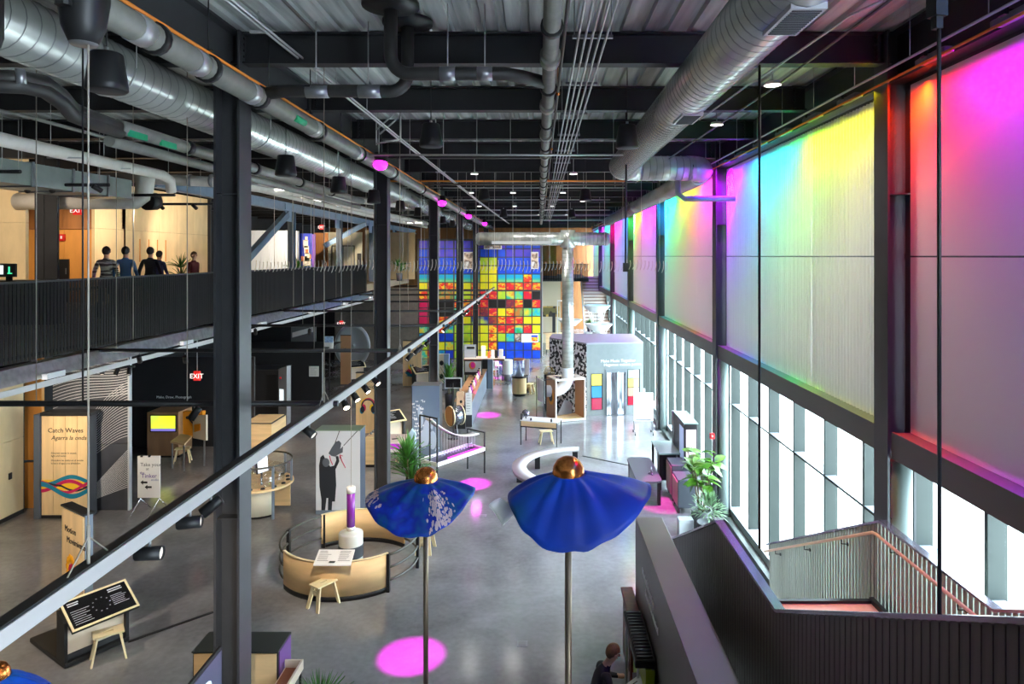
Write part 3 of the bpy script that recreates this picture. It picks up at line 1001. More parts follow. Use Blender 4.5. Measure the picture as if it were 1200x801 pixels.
# magenta theatre lamps above the columns and the spots they throw
MAG = mat('magenta_lens', (255, 30, 240), 0.4, emit=3)
for i, (px, py, Y) in enumerate([(446, 190, 14.2), (518, 236, 23.2), (549, 252, 31.8), (568, 261, 41.2)]):
    p = at(px, py, Y)
    t = thing('theatre_lamp', 'black theatre lamp glowing magenta above the %s column of the middle row' % ordn[i + 1], 'lamp', tuple(p), group='magenta theatre lamps')
    MB().lathe([(0, 0.2), (0.12, 0.2), (0.14, 0.0), (0.13, -0.06)], p, 14).build('lamp_body', BLACK, t)
    MB().ell((p.x, p.y - 0.02, p.z - 0.05), (0.15, 0.15, 0.12), 14, 8).build('lens', MAG, t)
    MB().tube([p + Vector((0, 0, 0.2)), Vector((p.x, p.y, 9.2))], 0.02, 8).build('lamp_stem', BLACK, t)
for (px, py) in ((482, 768), (553, 567), (571, 486), (588, 442)):
    g = fl(px, py)
    s = Vector((-2.72, g.y - (1.6 if g.y < 35 else -0.8), 8.55))
    lamp('SPOT', s, g, 9000, (1.0, 0.0, 0.9), 0.03, None, 8.2, 0.6)
lamp('SPOT', (3.35, 17.4, 8.3), (3.3, 18.1, 0), 5000, (1.0, 0.03, 0.5), 0.03, None, 9.5, 0.4)  # extra spot added for the pink floor patch, no lamp body above it

# ------------------------------------------------------------------ track lighting grid
TX, TZ = -2.9, 4.55
t = thing('track_rail', 'long pale lighting rail slanting across the hall on rods', 'track rail', (TX, 3, TZ))
MB().box(TX - 0.04, TX + 0.04, 2.5, 50, TZ - 0.045, TZ + 0.06).build('rail_body', mat('pale_rail', (176, 173, 172), 0.5), t)
MB().box(TX - 0.055, TX + 0.03, 2.5, 50, TZ + 0.06, TZ + 0.075).build('rail_top', BLACK, t)
m = MB()
for yy in (4.39, 9.2, 14.2, 19.5, 25, 31, 37, 43):
    m.tube([(TX, yy, TZ + 0.06), (TX, yy, 9.54)], 0.006, 6).tube([(TX, yy, TZ + 0.06), (TX, yy, TZ + 0.32)], 0.011, 6)
    m.tube([(TX, yy - 0.2, TZ + 0.07), (TX, yy, TZ + 0.25), (TX, yy + 0.2, TZ + 0.07)], 0.006, 5)
m.build('hanger_rod', mat('pale_rod', (160, 152, 138), 0.5), t)
for i in range(8):
    Y = 9.5 + 5.35 * i
    t = thing('cross_rail', 'black cross pipe of the lighting grid over the left half, %s from the camera' % (ordn + ['eighth'])[i], 'rail', (-6, Y, TZ), group='black cross pipes of the lighting grid')
    MB().tube([(-13.5, Y, TZ), (TX + 0.1, Y, TZ)], 0.042, 8).build('pipe_body', BLACK, t)
    m = MB()
    for xx in (-12.0, -9.2, -7.0, -4.9):
        m.tube([(xx, Y, TZ), (xx, Y, 9.54)], 0.007, 5)
    m.build('hanger_rod', mat('pale_rod', (206, 196, 176)), t)

GLOW = mat('warm_lens', (255, 236, 205), 0.5, emit=8)


def track_head():
    t = thing('track_spotlight', 'x', 'spotlight', (0, 0, 0), group='spotlights on the lighting rails')
    MB().lathe([(0, -0.1), (0.044, -0.1), (0.05, -0.092), (0.052, 0.09), (0.048, 0.09), (0.044, 0.07), (0.0, 0.07)], (0, 0, 0), 14).move(Matrix.Rotation(R(90), 4, 'X')).build('lamp_head', BLACK, t)
    MB().lathe([(0, 0.075), (0.046, 0.075)], (0, 0, 0), 14).move(Matrix.Rotation(R(90), 4, 'X')).build('lens', mat('dim_lens', (210, 200, 188), 0.3, emit=0.5), t)
    return t


th0 = track_head()
used = [False]


def head(p, aim, label, stem=0.16, lit=False, group=None):
    """Spotlight head hung under the rail at p, pointing to aim."""
    q = Vector(p) - Vector((0, 0, stem))
    d = Vector(aim) - q
    rot = d.to_track_quat('-Y', 'Z').to_euler()
    o = th0 if not used[0] else dup(th0, q)
    used[0] = True
    o.location = q
    o.rotation_euler = rot
    o['label'] = label
    if lit:
        for c in o.children:
            if c.name.startswith('lens'):
                c.data = c.data.copy()
                c.data.materials.clear()
                c.data.materials.append(GLOW)
    inv = rot.to_matrix().to_4x4().inverted()
    s = MB().tube([inv @ Vector((0, 0, stem - 0.02)), inv @ Vector((0, 0, 0.05))], 0.012, 6).build('stem', GREYM)
    s.parent = o
    return o


hn = [(5.08, (0.5, 0.05, 0.0), 'black spotlight lying level under the rail above the lectern'), (5.67, (0.5, 0.1, 0.02), 'black spotlight level under the rail left of the near column'),
      (6.03, (-0.5, -0.3, -0.4), 'grey spotlight crossing the left face of the near column'), (8.6, (0.5, -0.2, -0.3), 'black spotlight under the rail over the silhouette panel'),
      (10.2, (0.35, -0.5, -0.4), 'brightly lit spotlight under the middle of the rail'), (10.75, (0.4, -0.3, -0.42), 'second spotlight up from the bright one under the rail'),
      (11.4, (0.4, -0.25, -0.42), 'third spotlight up from the bright one under the rail'), (12.1, (0.4, -0.25, -0.35), 'fourth spotlight up from the bright one, in front of the second column')]
for (yy, d, lab) in hn:
    head((TX, yy, TZ - 0.04), (TX + d[0], yy + d[1], TZ - 0.16 + d[2]), lab, stem=0.12, lit='bright' in lab)
for i, yy in enumerate((15.2, 16.1, 16.6, 17.6, 20.9, 21.7, 22.7, 23.4, 26.4, 27.6, 32.7, 38)):
    head((TX, yy, TZ - 0.04), (TX - 1.5, yy - 1.6, 2.6), '%s spotlight under the pale rail past the second column' % ORD[i], lit=i % 5 == 4)
xs = [(-11.6, 9.5, 'over the wave panel'), (-10.3, 9.5, 'over the whiteboard sign'), (-8.7, 14.85, 'near the black sign wall'), (-7.7, 14.85, 'over the wooden chest'), (-9.6, 20.2, 'before the disc mirror'), (-8.4, 20.2, 'left of the disc mirror'), (-6.8, 20.2, 'right of the disc mirror')]
for (xx, yy, lab) in xs:
    head((xx, yy, TZ - 0.03), (xx - 0.6, yy + 1.6, 2.4), 'spotlight on a cross pipe ' + lab, lit='chest' in lab)
p = Vector((at(228, 470, 9.5).x, 9.5, TZ + 0.02))
head(p, p + Vector((-0.5, -0.3, -1.0)), 'bright spotlight in front of the wooden kiosk', lit=True)
t = thing('track_rail', 'black track rail dropped from the soffit before the wave panel', 'track rail', (-11, 16.4, 3.95))
MB().tube([(-13.0, 16.4, 3.95), (-9.72, 16.4, 3.95)], 0.03, 8).build('rail_body', BLACK, t)
m = MB()
for xx in (-12.6, -11.2, -9.85):
    m.tube([(xx, 16.4, 3.95), (xx, 16.4, 4.61)], 0.008, 5)
m.build('hanger_rod', BLACK, t)
for (xx, dx, lab) in ((-9.85, 0.1, 'first from the railing'), (-10.15, -0.2, 'second from the railing'), (-10.5, 0.2, 'third from the railing'), (-11.6, -0.3, 'fourth from the railing')):
    head((xx, 16.4, 3.94), (xx + dx, 16.0, 2.9), 'spotlight on the rail under the mezzanine soffit, ' + lab, stem=0.1)
# the light thrown by the lamps of the grid
for (xx, yy, tx, ty, e) in ((TX, 6, -6.5, 10, 260), (TX, 10.9, -4.3, 14.5, 260), (TX, 13, -5.2, 17.5, 200), (TX, 18, -4.8, 20.5, 300), (TX, 23, -4.6, 25, 300), (TX, 29, -3.5, 30, 300), (TX, 35, -3.5, 37, 300),
                            (-10.3, 9.5, -12, 16, 320), (-8.7, 9.5, -8.2, 11.5, 200), (-10.8, 14.85, -11.8, 21, 300), (-7.7, 14.85, -8.3, 18.5, 220), (-7.5, 20.2, -9.2, 25, 300), (-11, 9.4, -14, 15, 240)):
    lamp('SPOT', (xx, yy, TZ - 0.3), (tx, ty, 0.6), e, WARM, 0.05, None, 62, 0.8)

# round roof lamps far back
RL = ['first row, left of the centre pipe', 'first row, right of the centre pipe', 'second row, farthest left', 'second row, just left of the centre pipe', 'second row, right of the centre pipe', 'third row, farthest left', 'third row, just left of the centre pipe', 'third row, right of the centre pipe', 'right of the conduit bundle before the third row', 'last row before the mosaic, left', 'last row before the mosaic, at the centre pipe', 'last row before the mosaic, right', 'between the right duct and the coloured wall, nearer', 'between the right duct and the coloured wall, farther', 'alone before the orange cross pipe, left of centre']
for i, (xx, yy) in enumerate([(-1.9, 20), (1.0, 20), (-2.6, 26), (-1.0, 26), (0.9, 26), (-2.9, 33), (-1.2, 33), (0.6, 33), (1.9, 30), (-2.0, 40), (0, 40), (1.6, 40), (3.28, 9.6), (3.25, 12.5), (-2.2, 14.5)]):
    t = thing('roof_lamp', 'small flat white roof lamp, %s' % RL[i], 'lamp', (xx, yy, 9.05), group='flat white roof lamps')
    MB().lathe([(0, 0.05), (0.10, 0.05), (0.12, 0.0)], (xx, yy, 9.0), 14).build('lamp_body', WHITEM, t)
    MB().lathe([(0, 0.0), (0.11, 0.0)], (xx, yy, 8.998), 14).build('diffuser', mat('roof_lamp_glow', (255, 250, 244), 0.5, emit=2.5), t)
    MB().tube([(xx, yy, 9.05), (xx, yy, 9.54)], 0.012, 6).build('lamp_stem', CONDUIT, t)
    lamp('SPOT', (xx, yy, 8.95), (xx, yy, 0), 110, DAY, 0.2, None, 140, 1.0)

# long black cables and the pendulum wave
t = thing('hanging_cable', 'thick black cable hanging before the pink wall panel at the right', 'cable', tuple(at(1100, 20, 4.0)))
MB().tube([(at(1100, 2, 4.0).x, 4.0, 9.54), at(1101, 728, 4.0)], 0.012, 8).build('cable_body', BLACK, t)
MB().obox(at(1098, 8, 4.0), (0.08, 0.08, 0.12), (0, 0, 0.2)).obox(at(1098, 26, 4.0), (0.045, 0.045, 0.08), (0, 0, 0.2)).build('hook_bracket', BLACK, t)
t = thing('hanging_cable', 'black cable hanging before the blue and green wall panel', 'cable', tuple(at(890, 74, 8.98)))
MB().tube([(at(890, 72, 8.98).x, 8.98, 9.12), at(890, 642, 8.98)], 0.018, 8).build('cable_body', BLACK, t)
t = thing('hanging_cable', 'short black cable with a plug box in front of the far panels', 'cable', tuple(at(734, 214, 14)))
MB().tube([(at(734, 212, 14).x, 14, 9.54), at(733, 308, 14)], 0.02, 8).build('cable_body', BLACK, t)
MB().obox(at(733, 313, 14), (0.1, 0.1, 0.18), (0, 0, 0)).build('plug_box', DGREY, t)
for i, (px, y0, y1, Y, lab) in enumerate([(97, -5, 470, 6.2, 'black cable hanging before the railing at the left'), (411.5, 60, 570, 14.42, 'thin wire hanging down to the violet tube'), (156, 205, 398, 10, 'thin wire before the mezzanine people')]):
    t = thing('hanging_wire', lab, 'cable', tuple(at(px, y0, Y)))
    MB().tube([(at(px, y0, Y).x, Y, 9.54), at(px, y1, Y)], 0.008 if i == 0 else 0.005, 6).build('wire', BLACK if i == 0 else mat('pale_rod', (206, 196, 176)), t)

t = thing('pendulum_wave', 'row of small pale rods hung on wires across the hall', 'mobile', (-2, 22, 6.4))
ROD = mat('pale_metal_rod', (214, 206, 196), 0.35, 0.3)
p0 = piece('rod', MB().tube([(-0.045, 0, -0.19), (0.0, 0, -0.06), (0.012, 0, 0.06), (0.0, 0, 0.17)], 0.011, 6), ROD, at(300, 311, 22), t)
wires = MB()
for i in range(1, 113):
    px = 300 + 4.3 * i
    p = at(px, 311 + 1.2 * math.sin(i * 0.35), 22)
    share(p0, p, t, rot=(0, 0, 0), scale=(1, 1, random.uniform(0.75, 1.05)))
    if i % 5 == 0:
        wires.tube([p + Vector((0, 0, 0.15)), (p.x, p.y, 9.54)], 0.0065, 4)
wires.build('wire', ROD, t)

# LED wash lamps above the coloured wall
t0 = None
cnt = 0
for n in range(-1, 4):
    for i in range(6):
        yy = YA + SP * n + 0.8 + 1.3 * i
        if yy < 5:
            continue
        cnt += 1
        if t0 is None:
            t0 = thing('wash_lamp', 'x', 'lamp', (0, 0, 0), group='wash lamps above the coloured wall')
            MB().rbox(-0.06, 0.06, -0.28, 0.28, 0.0, 0.06).build('lamp_housing', mat('grey_housing', (120, 120, 124), 0.4), t0)
            MB().box(-0.14, -0.1, -0.05, 0.05, 0.02, 0.1).box(-0.16, 0.1, -0.015, 0.015, 0.06, 0.075).build('lamp_bracket', BLACK, t0)
            o = t0
        else:
            o = dup(t0, (4.36, yy, 8.78))
        o.location = (4.36, yy, 8.78)
        o['label'] = 'grey wash lamp %s of the coloured wall, %s bay' % (('at the near end', 'just past the near end', 'before the middle', 'past the middle', 'before the far end', 'at the far end')[i], ordn[n + 1])
# ------------------------------------------------------------------ people
SKINM = mat('skin', (205, 150, 118), 0.55)
DARKHAIR = mat('dark_brown_hair', (46, 34, 28), 0.6, var=0.3, scale=30)
BLOND = mat('light_brown_hair', (104, 70, 38), 0.6, var=0.3, scale=30)


def person(label, loc, rz, height, shirt, pants, hair, pose='walk', long_sleeve=True, bend=0.0, skin=SKINM):
    k = height / 1.75
    t = thing('person', label, 'person', loc, rz if rz else 1e-4)
    V, E, RR = [], [], []

    def v(p, r, frm=None):
        V.append(Vector(p) * k)
        RR.append(r * k)
        if frm is not None:
            E.append((frm, len(V) - 1))
        return len(V) - 1

    def up(z):   # forward bend above the waist, facing +y
        if z < 1.0:
            return 0.0, z
        return math.sin(bend) * (z - 1.0), 1.0 + math.cos(bend) * (z - 1.0)

    def b(x, y, z):
        dy, zz = up(z)
        return (x, y + dy, zz)
    pel = v((0, 0, 0.95), 0.125)
    wai = v(b(0, 0.005, 1.1), 0.12, pel)
    che = v(b(0, 0.0, 1.3), 0.145, wai)
    nb = v(b(0, 0.0, 1.44), 0.075, che)
    nk = v(b(0, 0.012, 1.51), 0.052, nb)
    h1 = v(b(0, 0.03, 1.57), 0.07, nk)
    h2 = v(b(0, 0.025, 1.645), 0.088, h1)
    v(b(0, 0.015, 1.70), 0.065, h2)
    step = 0.16 if pose == 'walk' else 0.02
    hands = []
    for s in (-1, 1):
        sh = v(b(0.17 * s, -0.01, 1.40), 0.062, che)
        if pose == 'reach':
            el = v(b(0.24 * s, 0.12, 1.18), 0.047, sh)
            wr = v(b(0.16 * s, 0.36, 1.16), 0.032, el)
            hd = (0, 1, -0.1)
        else:
            el = v(b(0.235 * s, -0.03 + step * 0.3 * s, 1.13), 0.047, sh)
            wr = v(b(0.25 * s, 0.04 + step * 0.8 * s, 0.9), 0.032, el)
            hd = (0, 0.25, -1)
        hd = Vector(hd).normalized()
        pm = v(V[wr] / k + hd * 0.075, 0.036, wr)
        hands.append((V[pm] / k, hd, s))
        hp = v((0.095 * s, 0, 0.86), 0.098, pel)
        kn = v((0.105 * s, 0.03 + step * 0.5 * s, 0.48), 0.065, hp)
        an = v((0.105 * s, -0.03 + step * s, 0.085), 0.043, kn)
        v((0.115 * s, 0.13 + step * s, 0.035), 0.036, an)
    for (c, hd, s) in hands:
        side = Vector((0, 1, 0)) if abs(hd.z) > 0.7 else Vector((1, 0, 0))
        curl = Vector((-s, 0, 0)) if abs(hd.z) > 0.7 else Vector((0, 0, -1))
        for i, L in enumerate((0.062, 0.074, 0.07, 0.055)):
            o_ = c + hd * 0.02 + side * (0.02 * (1.5 - i))
            a = v(o_, 0.0095)
            m_ = v(o_ + hd * L * 0.65, 0.009, a)
            v(o_ + hd * L + curl * 0.022, 0.008, m_)
        o_ = c - hd * 0.03 + side * 0.03
        a = v(o_, 0.011)
        m_ = v(o_ + side * 0.024 + hd * 0.03, 0.0105, a)
        v(o_ + side * 0.03 + hd * 0.06 + curl * 0.01, 0.009, m_)
    me = bpy.data.meshes.new('person_body')
    me.from_pydata([tuple(p) for p in V], E, [])
    o = bpy.data.objects.new('tmp_body', me)
    COL.objects.link(o)
    o.modifiers.new('s', 'SKIN')
    for i, sv in enumerate(me.skin_vertices[0].data):
        sv.radius = (RR[i], RR[i] * (0.78 if i in (0, 1, 2) else 1.0))
        sv.use_root = i == 0
    sub = o.modifiers.new('u', 'SUBSURF')
    sub.levels = 2
    sub.render_levels = 2
    dg = bpy.context.evaluated_depsgraph_get()
    nm = bpy.data.meshes.new_from_object(o.evaluated_get(dg))
    bpy.data.objects.remove(o)
    # face: nose, ears
    bm = bmesh.new()
    bm.from_mesh(nm)
    bmesh.ops.recalc_face_normals(bm, faces=bm.faces)
    bm.to_mesh(nm)
    bm.free()
    nm.materials.clear()
    shoe = mat('dark_shoe', (32, 30, 30), 0.5)
    for mm in (shirt, pants, skin, shoe):
        nm.materials.append(mm)
    neck = V[nb].z + 0.035 * k
    wrists = [c for c, _, _ in hands]
    for p in nm.polygons:
        p.use_smooth = True
        c = p.center
        if c.z > neck and abs(c.x) < 0.13 * k and (bend == 0 or c.y > V[nb].y - 0.04 * k):
            p.material_index = 2
        elif min((c / k - w_).length for w_ in wrists) < 0.115:
            p.material_index = 2
        elif c.z < 0.075 * k:
            p.material_index = 3
        elif c.z < 0.93 * k:
            p.material_index = 1
        else:
            p.material_index = 0
    body = link('person_body', nm, t)
    hc = V[h2]
    M_ = Matrix.Translation(hc) @ Matrix.Rotation(-bend, 4, 'X')
    hm = MB()

    def hf(u, q):
        a = 2 * PI * u
        bt = -0.28 * PI + (0.78 * PI) * q
        y = math.sin(a)
        low = -0.088 * k if y < -0.1 else (-0.03 * k if y < 0.35 else 0.04 * k)
        z = max(math.sin(bt) * 0.118 * k, low)
        rr = math.cos(bt)
        return (0.094 * k * math.cos(a) * rr, 0.104 * k * y * rr - 0.014 * k, z + 0.008 * k)
    hm.grid(hf, 16, 8, True, True).move(M_)
    hm.build('hair', hair, t)
    f = MB()
    f.ell((0, 0.098 * k, -0.012 * k), (0.013 * k, 0.02 * k, 0.022 * k), 8, 6)
    for s in (-1, 1):
        f.ell((0.086 * s * k, 0.0, -0.01 * k), (0.012 * k, 0.02 * k, 0.03 * k), 8, 6)
    f.move(M_).build('nose_and_ears', skin, t)
    f = MB()
    for s in (-1, 1):
        f.ell((0.033 * s * k, 0.078 * k, 0.008 * k), (0.012 * k, 0.009 * k, 0.007 * k), 8, 6)
    f.move(M_).build('eyes', mat('eye_dark', (30, 24, 22), 0.2), t)
    MB().ell((0, 0.082 * k, -0.055 * k), (0.025 * k, 0.008 * k, 0.007 * k), 8, 6).move(M_).build('mouth', mat('lips', (160, 82, 76), 0.5), t)
    return t


PLAID = mat('plaid_shirt', (206, 196, 186), 0.8, c2=(84, 70, 66), scale=9, stretch=(0.5, 0.5, 3), lo=0.45, hi=0.55)
BLUES = mat('denim_blue_shirt', (74, 112, 150), 0.8)
NAVY = mat('navy_shirt', (34, 40, 78), 0.8)
BLKS = mat('black_jacket', (26, 27, 32), 0.75)
MAROON = mat('maroon_jacket', (110, 44, 36), 0.8)
JEANS = mat('dark_trousers', (44, 50, 66), 0.8)
for (px, Y, h, rz, sh, hr, lab) in [
    (124.5, 17.0, 1.78, 0.25, PLAID, DARKHAIR, 'person in a light plaid shirt seen from behind at the mezzanine railing'),
    (147, 17.6, 1.79, 0.2, BLUES, DARKHAIR, 'person in a denim blue shirt seen from behind at the mezzanine railing'),
    (176, 18.6, 1.79, 0.1, BLKS, DARKHAIR, 'person in a black jacket seen from behind on the mezzanine'),
    (186.5, 20.4, 1.7, -0.2, NAVY, DARKHAIR, 'shorter person in navy beside the one in the black jacket'),
    (227, 20.6, 1.68, -1.9, MAROON, BLOND, 'person with fair hair in a maroon jacket beside the palm plant')]:
    X = (px - VX) * Y / FPX
    person(lab, (X, Y, MEZ), rz, h, sh, JEANS, hr)
person('person with light brown hair and dark jacket bending over the panel at the bottom edge', (0.70, 8.8, 0), R(-80), 1.62, BLKS, JEANS, BLOND, 'reach', bend=R(24))


# ------------------------------------------------------------------ plants
def blades(mb, c, n, L, w_, spread, droop, z0=0.0):
    for i in range(n):
        a = random.uniform(0, 2 * PI)
        s = random.uniform(0.15, 1.0) * spread
        l = L * random.uniform(0.7, 1.1)
        d = Vector((math.cos(a), math.sin(a), 0))
        side = Vector((-d.y, d.x, 0)) * w_
        pts = []
        for k_ in range(4):
            q = k_ / 3
            pts.append(Vector(c) + d * (l * s * q) + Vector((0, 0, z0 + l * (q * (1 - s * 0.5) - droop * q * q * s))))
        vs = []
        for k_, p in enumerate(pts):
            ww = (0.7, 1.0, 0.7, 0.05)[k_]
            vs += [p - side * ww, p + Vector((0, 0, -w_ * 0.5)), p + side * ww]
        mb.add(vs, [(3 * r_ + j, 3 * r_ + j + 1, 3 * r_ + j + 4, 3 * r_ + j + 3) for r_ in range(3) for j in range(2)], True)
    return mb


def blade_plant(label, loc, n, L, w_, spread, droop, m=GREEN, pot=True, stems=1, ph=0.4):
    t = thing('potted_plant', label, 'plant', loc)
    x, y, z = loc
    if pot:
        MB().lathe([(0.0, 0.0), (0.17, 0.0), (0.21, ph), (0.19, ph), (0.185, ph - 0.05), (0.0, ph - 0.05)], loc, 16).build('pot', POT, t)
        MB().lathe([(0, ph - 0.04), (0.186, ph - 0.04)], loc, 16).build('soil', SOIL, t)
    m1 = MB()
    st = MB()
    for s in range(stems):
        a = 2 * PI * s / stems + 0.4
        o = Vector((x + 0.09 * math.cos(a) * (stems > 1), y + 0.09 * math.sin(a) * (stems > 1), z))
        hh = ph + (0.1 + 0.32 * s if stems > 1 else 0.02)
        st.tube([o + Vector((0, 0, ph - 0.05)), o + Vector((0, 0, hh + 0.06))], 0.02, 6)
        blades(m1, o, n // stems, L, w_, spread, droop, hh)
    st.build('stem', mat('plant_stem', (96, 82, 56), 0.8), t)
    m1.build('leaves', m, t, 'stuff')
    return t


blade_plant('spiky green dracaena in front of the second column', tuple(fl(479, 582)), 200, 0.85, 0.03, 0.95, 0.35, stems=3, ph=0.35)
blade_plant('tall palm plant beside the person in maroon on the mezzanine', (at(214, 300, 21.2).x, 21.2, MEZ), 110, 0.62, 0.02, 1.0, 0.4, stems=3, ph=0.45)
blade_plant('green grassy plant at the bottom edge by the pale table', tuple(at(374, 830, 9.3)[:2]) + (0.0,), 150, 0.55, 0.014, 0.9, 0.2, GREEN, ph=0.42)
blade_plant('dark bushy plant before the blue poster on the mezzanine', (at(352, 300, 31).x, 31, MEZ), 90, 0.75, 0.03, 1.0, 0.3, stems=2, ph=0.5)
blade_plant('small plant on the mezzanine far beyond the second column', (at(468, 300, 43).x, 43, MEZ), 60, 0.8, 0.04, 1.0, 0.3, stems=2, ph=0.5)
blade_plant('dark leafy plant standing behind the guitar body', (at(527, 470, 28.4).x, 28.4, 0.0), 60, 0.8, 0.05, 0.7, 0.1, stems=3, ph=0.9)


def leaf(mb, c, d, L, w_, tip=0.25):
    """Broad leaf with a folded midrib."""
    d = Vector(d).normalized()
    s = d.cross(Vector((0, 0, 1)))
    s = s.normalized() if s.length > 0.01 else Vector((1, 0, 0))
    u = s.cross(d)
    vs = []
    for q, ww in ((0, 0.12), (0.25, 0.8), (0.55, 1.0), (0.82, 0.62), (1.0, 0.04)):
        p = Vector(c) + d * (L * q) - u * (tip * L * q * q)
        vs += [p - s * w_ * ww + u * w_ * 0.25 * ww, p, p + s * w_ * ww + u * w_ * 0.25 * ww]
    return mb.add(vs, [(3 * i + j, 3 * i + j + 1, 3 * i + j + 4, 3 * i + j + 3) for i in range(4) for j in range(2)], True)


# fiddle-leaf plant by the window and the sage shrub before it
base = fl(826, 628)
fx, fy = base.x, base.y
t = thing('potted_plant', 'tall broad-leaved fig plant by the windows', 'plant', (fx, fy + 0.35, 0))
MB().lathe([(0, 0), (0.2, 0), (0.25, 0.5), (0.22, 0.5), (0.21, 0.45), (0, 0.45)], (fx, fy + 0.35, 0), 16).build('pot', POT, t)
st = MB()
tips = []
for i in range(5):
    a = i * 1.3
    p0 = Vector((fx + 0.05 * math.cos(a), fy + 0.35 + 0.05 * math.sin(a), 0.45))
    p1 = p0 + Vector((0.12 * math.cos(a), 0.12 * math.sin(a), 0.7))
    p2 = p1 + Vector((0.16 * math.cos(a), 0.16 * math.sin(a), 0.5 + 0.1 * (i % 3)))
    st.tube([p0, p1, p2], [0.022, 0.018, 0.01], 6)
    tips += [p1, p1.lerp(p2, 0.35), p1.lerp(p2, 0.7), p2]
st.build('stem', mat('plant_stem', (96, 82, 56)), t)
src = None
for i, p in enumerate(tips * 3):
    if src is None:
        src = MB()
        leaf(src, (0, 0, 0), (1, 0, 0.0), 0.34, 0.12, 0.45)
        src = piece('leaf', src, GREENL, p, t, rot=(0, 0, 0))
    else:
        share(src, p + Vector((0, 0, random.uniform(-0.08, 0.08))), t, rot=(random.uniform(-0.5, 0.5), random.uniform(-0.7, 0.5), random.uniform(0, 2 * PI)), scale=(random.uniform(0.7, 1.15),) * 3)
t = thing('potted_plant', 'round silvery sage shrub in a dark pot at the head of the stairs', 'plant', (fx, fy - 0.3, 0))
MB().lathe([(0, 0), (0.22, 0), (0.27, 0.45), (0.24, 0.45), (0.23, 0.4), (0, 0.4)], (fx, fy - 0.3, 0), 16).build('pot', POT, t)
m1 = MB()
for i in range(330):
    a, bq = random.uniform(0, 2 * PI), random.uniform(-0.25, 1.0)
    d = Vector((math.cos(a) * math.cos(bq * PI / 2), math.sin(a) * math.cos(bq * PI / 2), math.sin(bq * PI / 2)))
    leaf(m1, Vector((fx, fy - 0.3, 0.72)) + d * random.uniform(0.1, 0.36), d + Vector((random.uniform(-0.5, 0.5), random.uniform(-0.5, 0.5), random.uniform(-0.2, 0.5))), random.uniform(0.1, 0.19), 0.016, 0.1)
m1.build('leaves', SAGE, t, 'stuff')
tag(MB().rbox(fx - 0.62, fx - 0.27, fy - 0.05, fy + 0.2, 0.0, 0.40, 0.01).build('crate', mat('white_crate', (210, 214, 218), 0.5)), 'small white crate beside the sage shrub', 'crate')
# ------------------------------------------------------------------ rooms along the mezzanine
def plywood_wall(label, boxes, m=PLYW):
    t = bpy.data.objects.new('wall_plywood', None)
    COL.objects.link(t)
    t['kind'] = 'structure'
    t['label'] = label
    for b in boxes:
        MB().box(*b).build('wall_panel', m, t)
    return t


G = 0.008
plywood_wall('pale plywood wall at the far left of the mezzanine', [(-19, -16.1, 18, 18.12, MEZ, 7.48), (-16.1 + G, -13.55, 18, 18.12, MEZ, 7.48), (-19, -16.1, 18, 18.12, 7.48 + G, 9.4), (-16.1 + G, -13.55, 18, 18.12, 7.48 + G, 9.4)])
bx = []
for i in range(6):
    a = 21.5 + 1.22 * i
    bx += [(-14.1, -14, a, a + 1.22 - G, MEZ, 7.48), (-14.1, -14, a, a + 1.22 - G, 7.48 + G, 9.0)]
wp = plywood_wall('long pale plywood wall behind the people on the mezzanine', bx)
for i in range(4):
    MB().box(-14.0, -13.98, 23.9 + 0.55 * i, 23.93 + 0.55 * i, 6.4, 7.2).build('door_pull', mat('orange_brown_slot', (200, 130, 60), 0.5), wp)
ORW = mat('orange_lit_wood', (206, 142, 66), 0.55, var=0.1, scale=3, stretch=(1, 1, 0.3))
plywood_wall('honey coloured wooden recess with a fire alarm', [(-19, -16, 23, 23.1, MEZ, 7.5), (-16 + G, -14.0, 23, 23.1, MEZ, 7.5)], ORW)
plywood_wall('brown wooden lintel over the recess', [(-19, -16, 22.9, 23.1, 7.5 + G, 9.2), (-16 + G, -14.0, 22.9, 23.1, 7.5 + G, 9.2)], BROWNW)
c = at(75, 316, 22.98)
o = struct('door_1', 'black door in the wooden recess on the mezzanine', BLACK, MB().box(c.x - 0.18, c.x + 0.18, 22.93, 22.99, MEZ, c.z + 0.36))
MB().box(c.x + 0.1, c.x + 0.12, 22.90, 22.93, MEZ + 0.95, MEZ + 1.15).build('handle', GREYM, o)
t = thing('fire_alarm', 'red fire alarm box on the wooden recess wall', 'alarm', tuple(at(73, 278, 22.95)))
c = at(73, 278, 22.95)
MB().rbox(c.x - 0.09, c.x + 0.09, 22.9, 22.99, c.z - 0.11, c.z + 0.11, 0.01).build('alarm_box', RED, t)
MB().box(c.x - 0.03, c.x + 0.03, 22.895, 22.9, c.z - 0.05, c.z + 0.05).build('alarm_light', WHITEM, t)


def exit_sign(px, py, Y, label, w_=0.34, h_=0.22):
    c = at(px, py, Y)
    t = thing('exit_sign', label, 'sign', tuple(c), group=None)
    MB().rbox(c.x - w_ / 2, c.x + w_ / 2, Y - 0.03, Y + 0.03, c.z - h_ / 2, c.z + h_ / 2, 0.01).build('sign_box', mat('red_sign_face', (206, 34, 30), 0.4, emit=0.45), t)
    text('lettering', 'EXIT', h_ * 0.72, mat('white_letter_glow', (255, 240, 235), 0.5, emit=0.6), (c.x, Y - 0.035, c.z - h_ * 0.26), (R(90), 0, 0), t, 0.002, 'CENTER')
    MB().tube([(c.x, Y, c.z + h_ / 2), (c.x, Y, 9.56 if c.z > 5 or c.x > -9.6 else 4.62)], 0.012, 6).build('stem', CONDUIT, t)
    return t


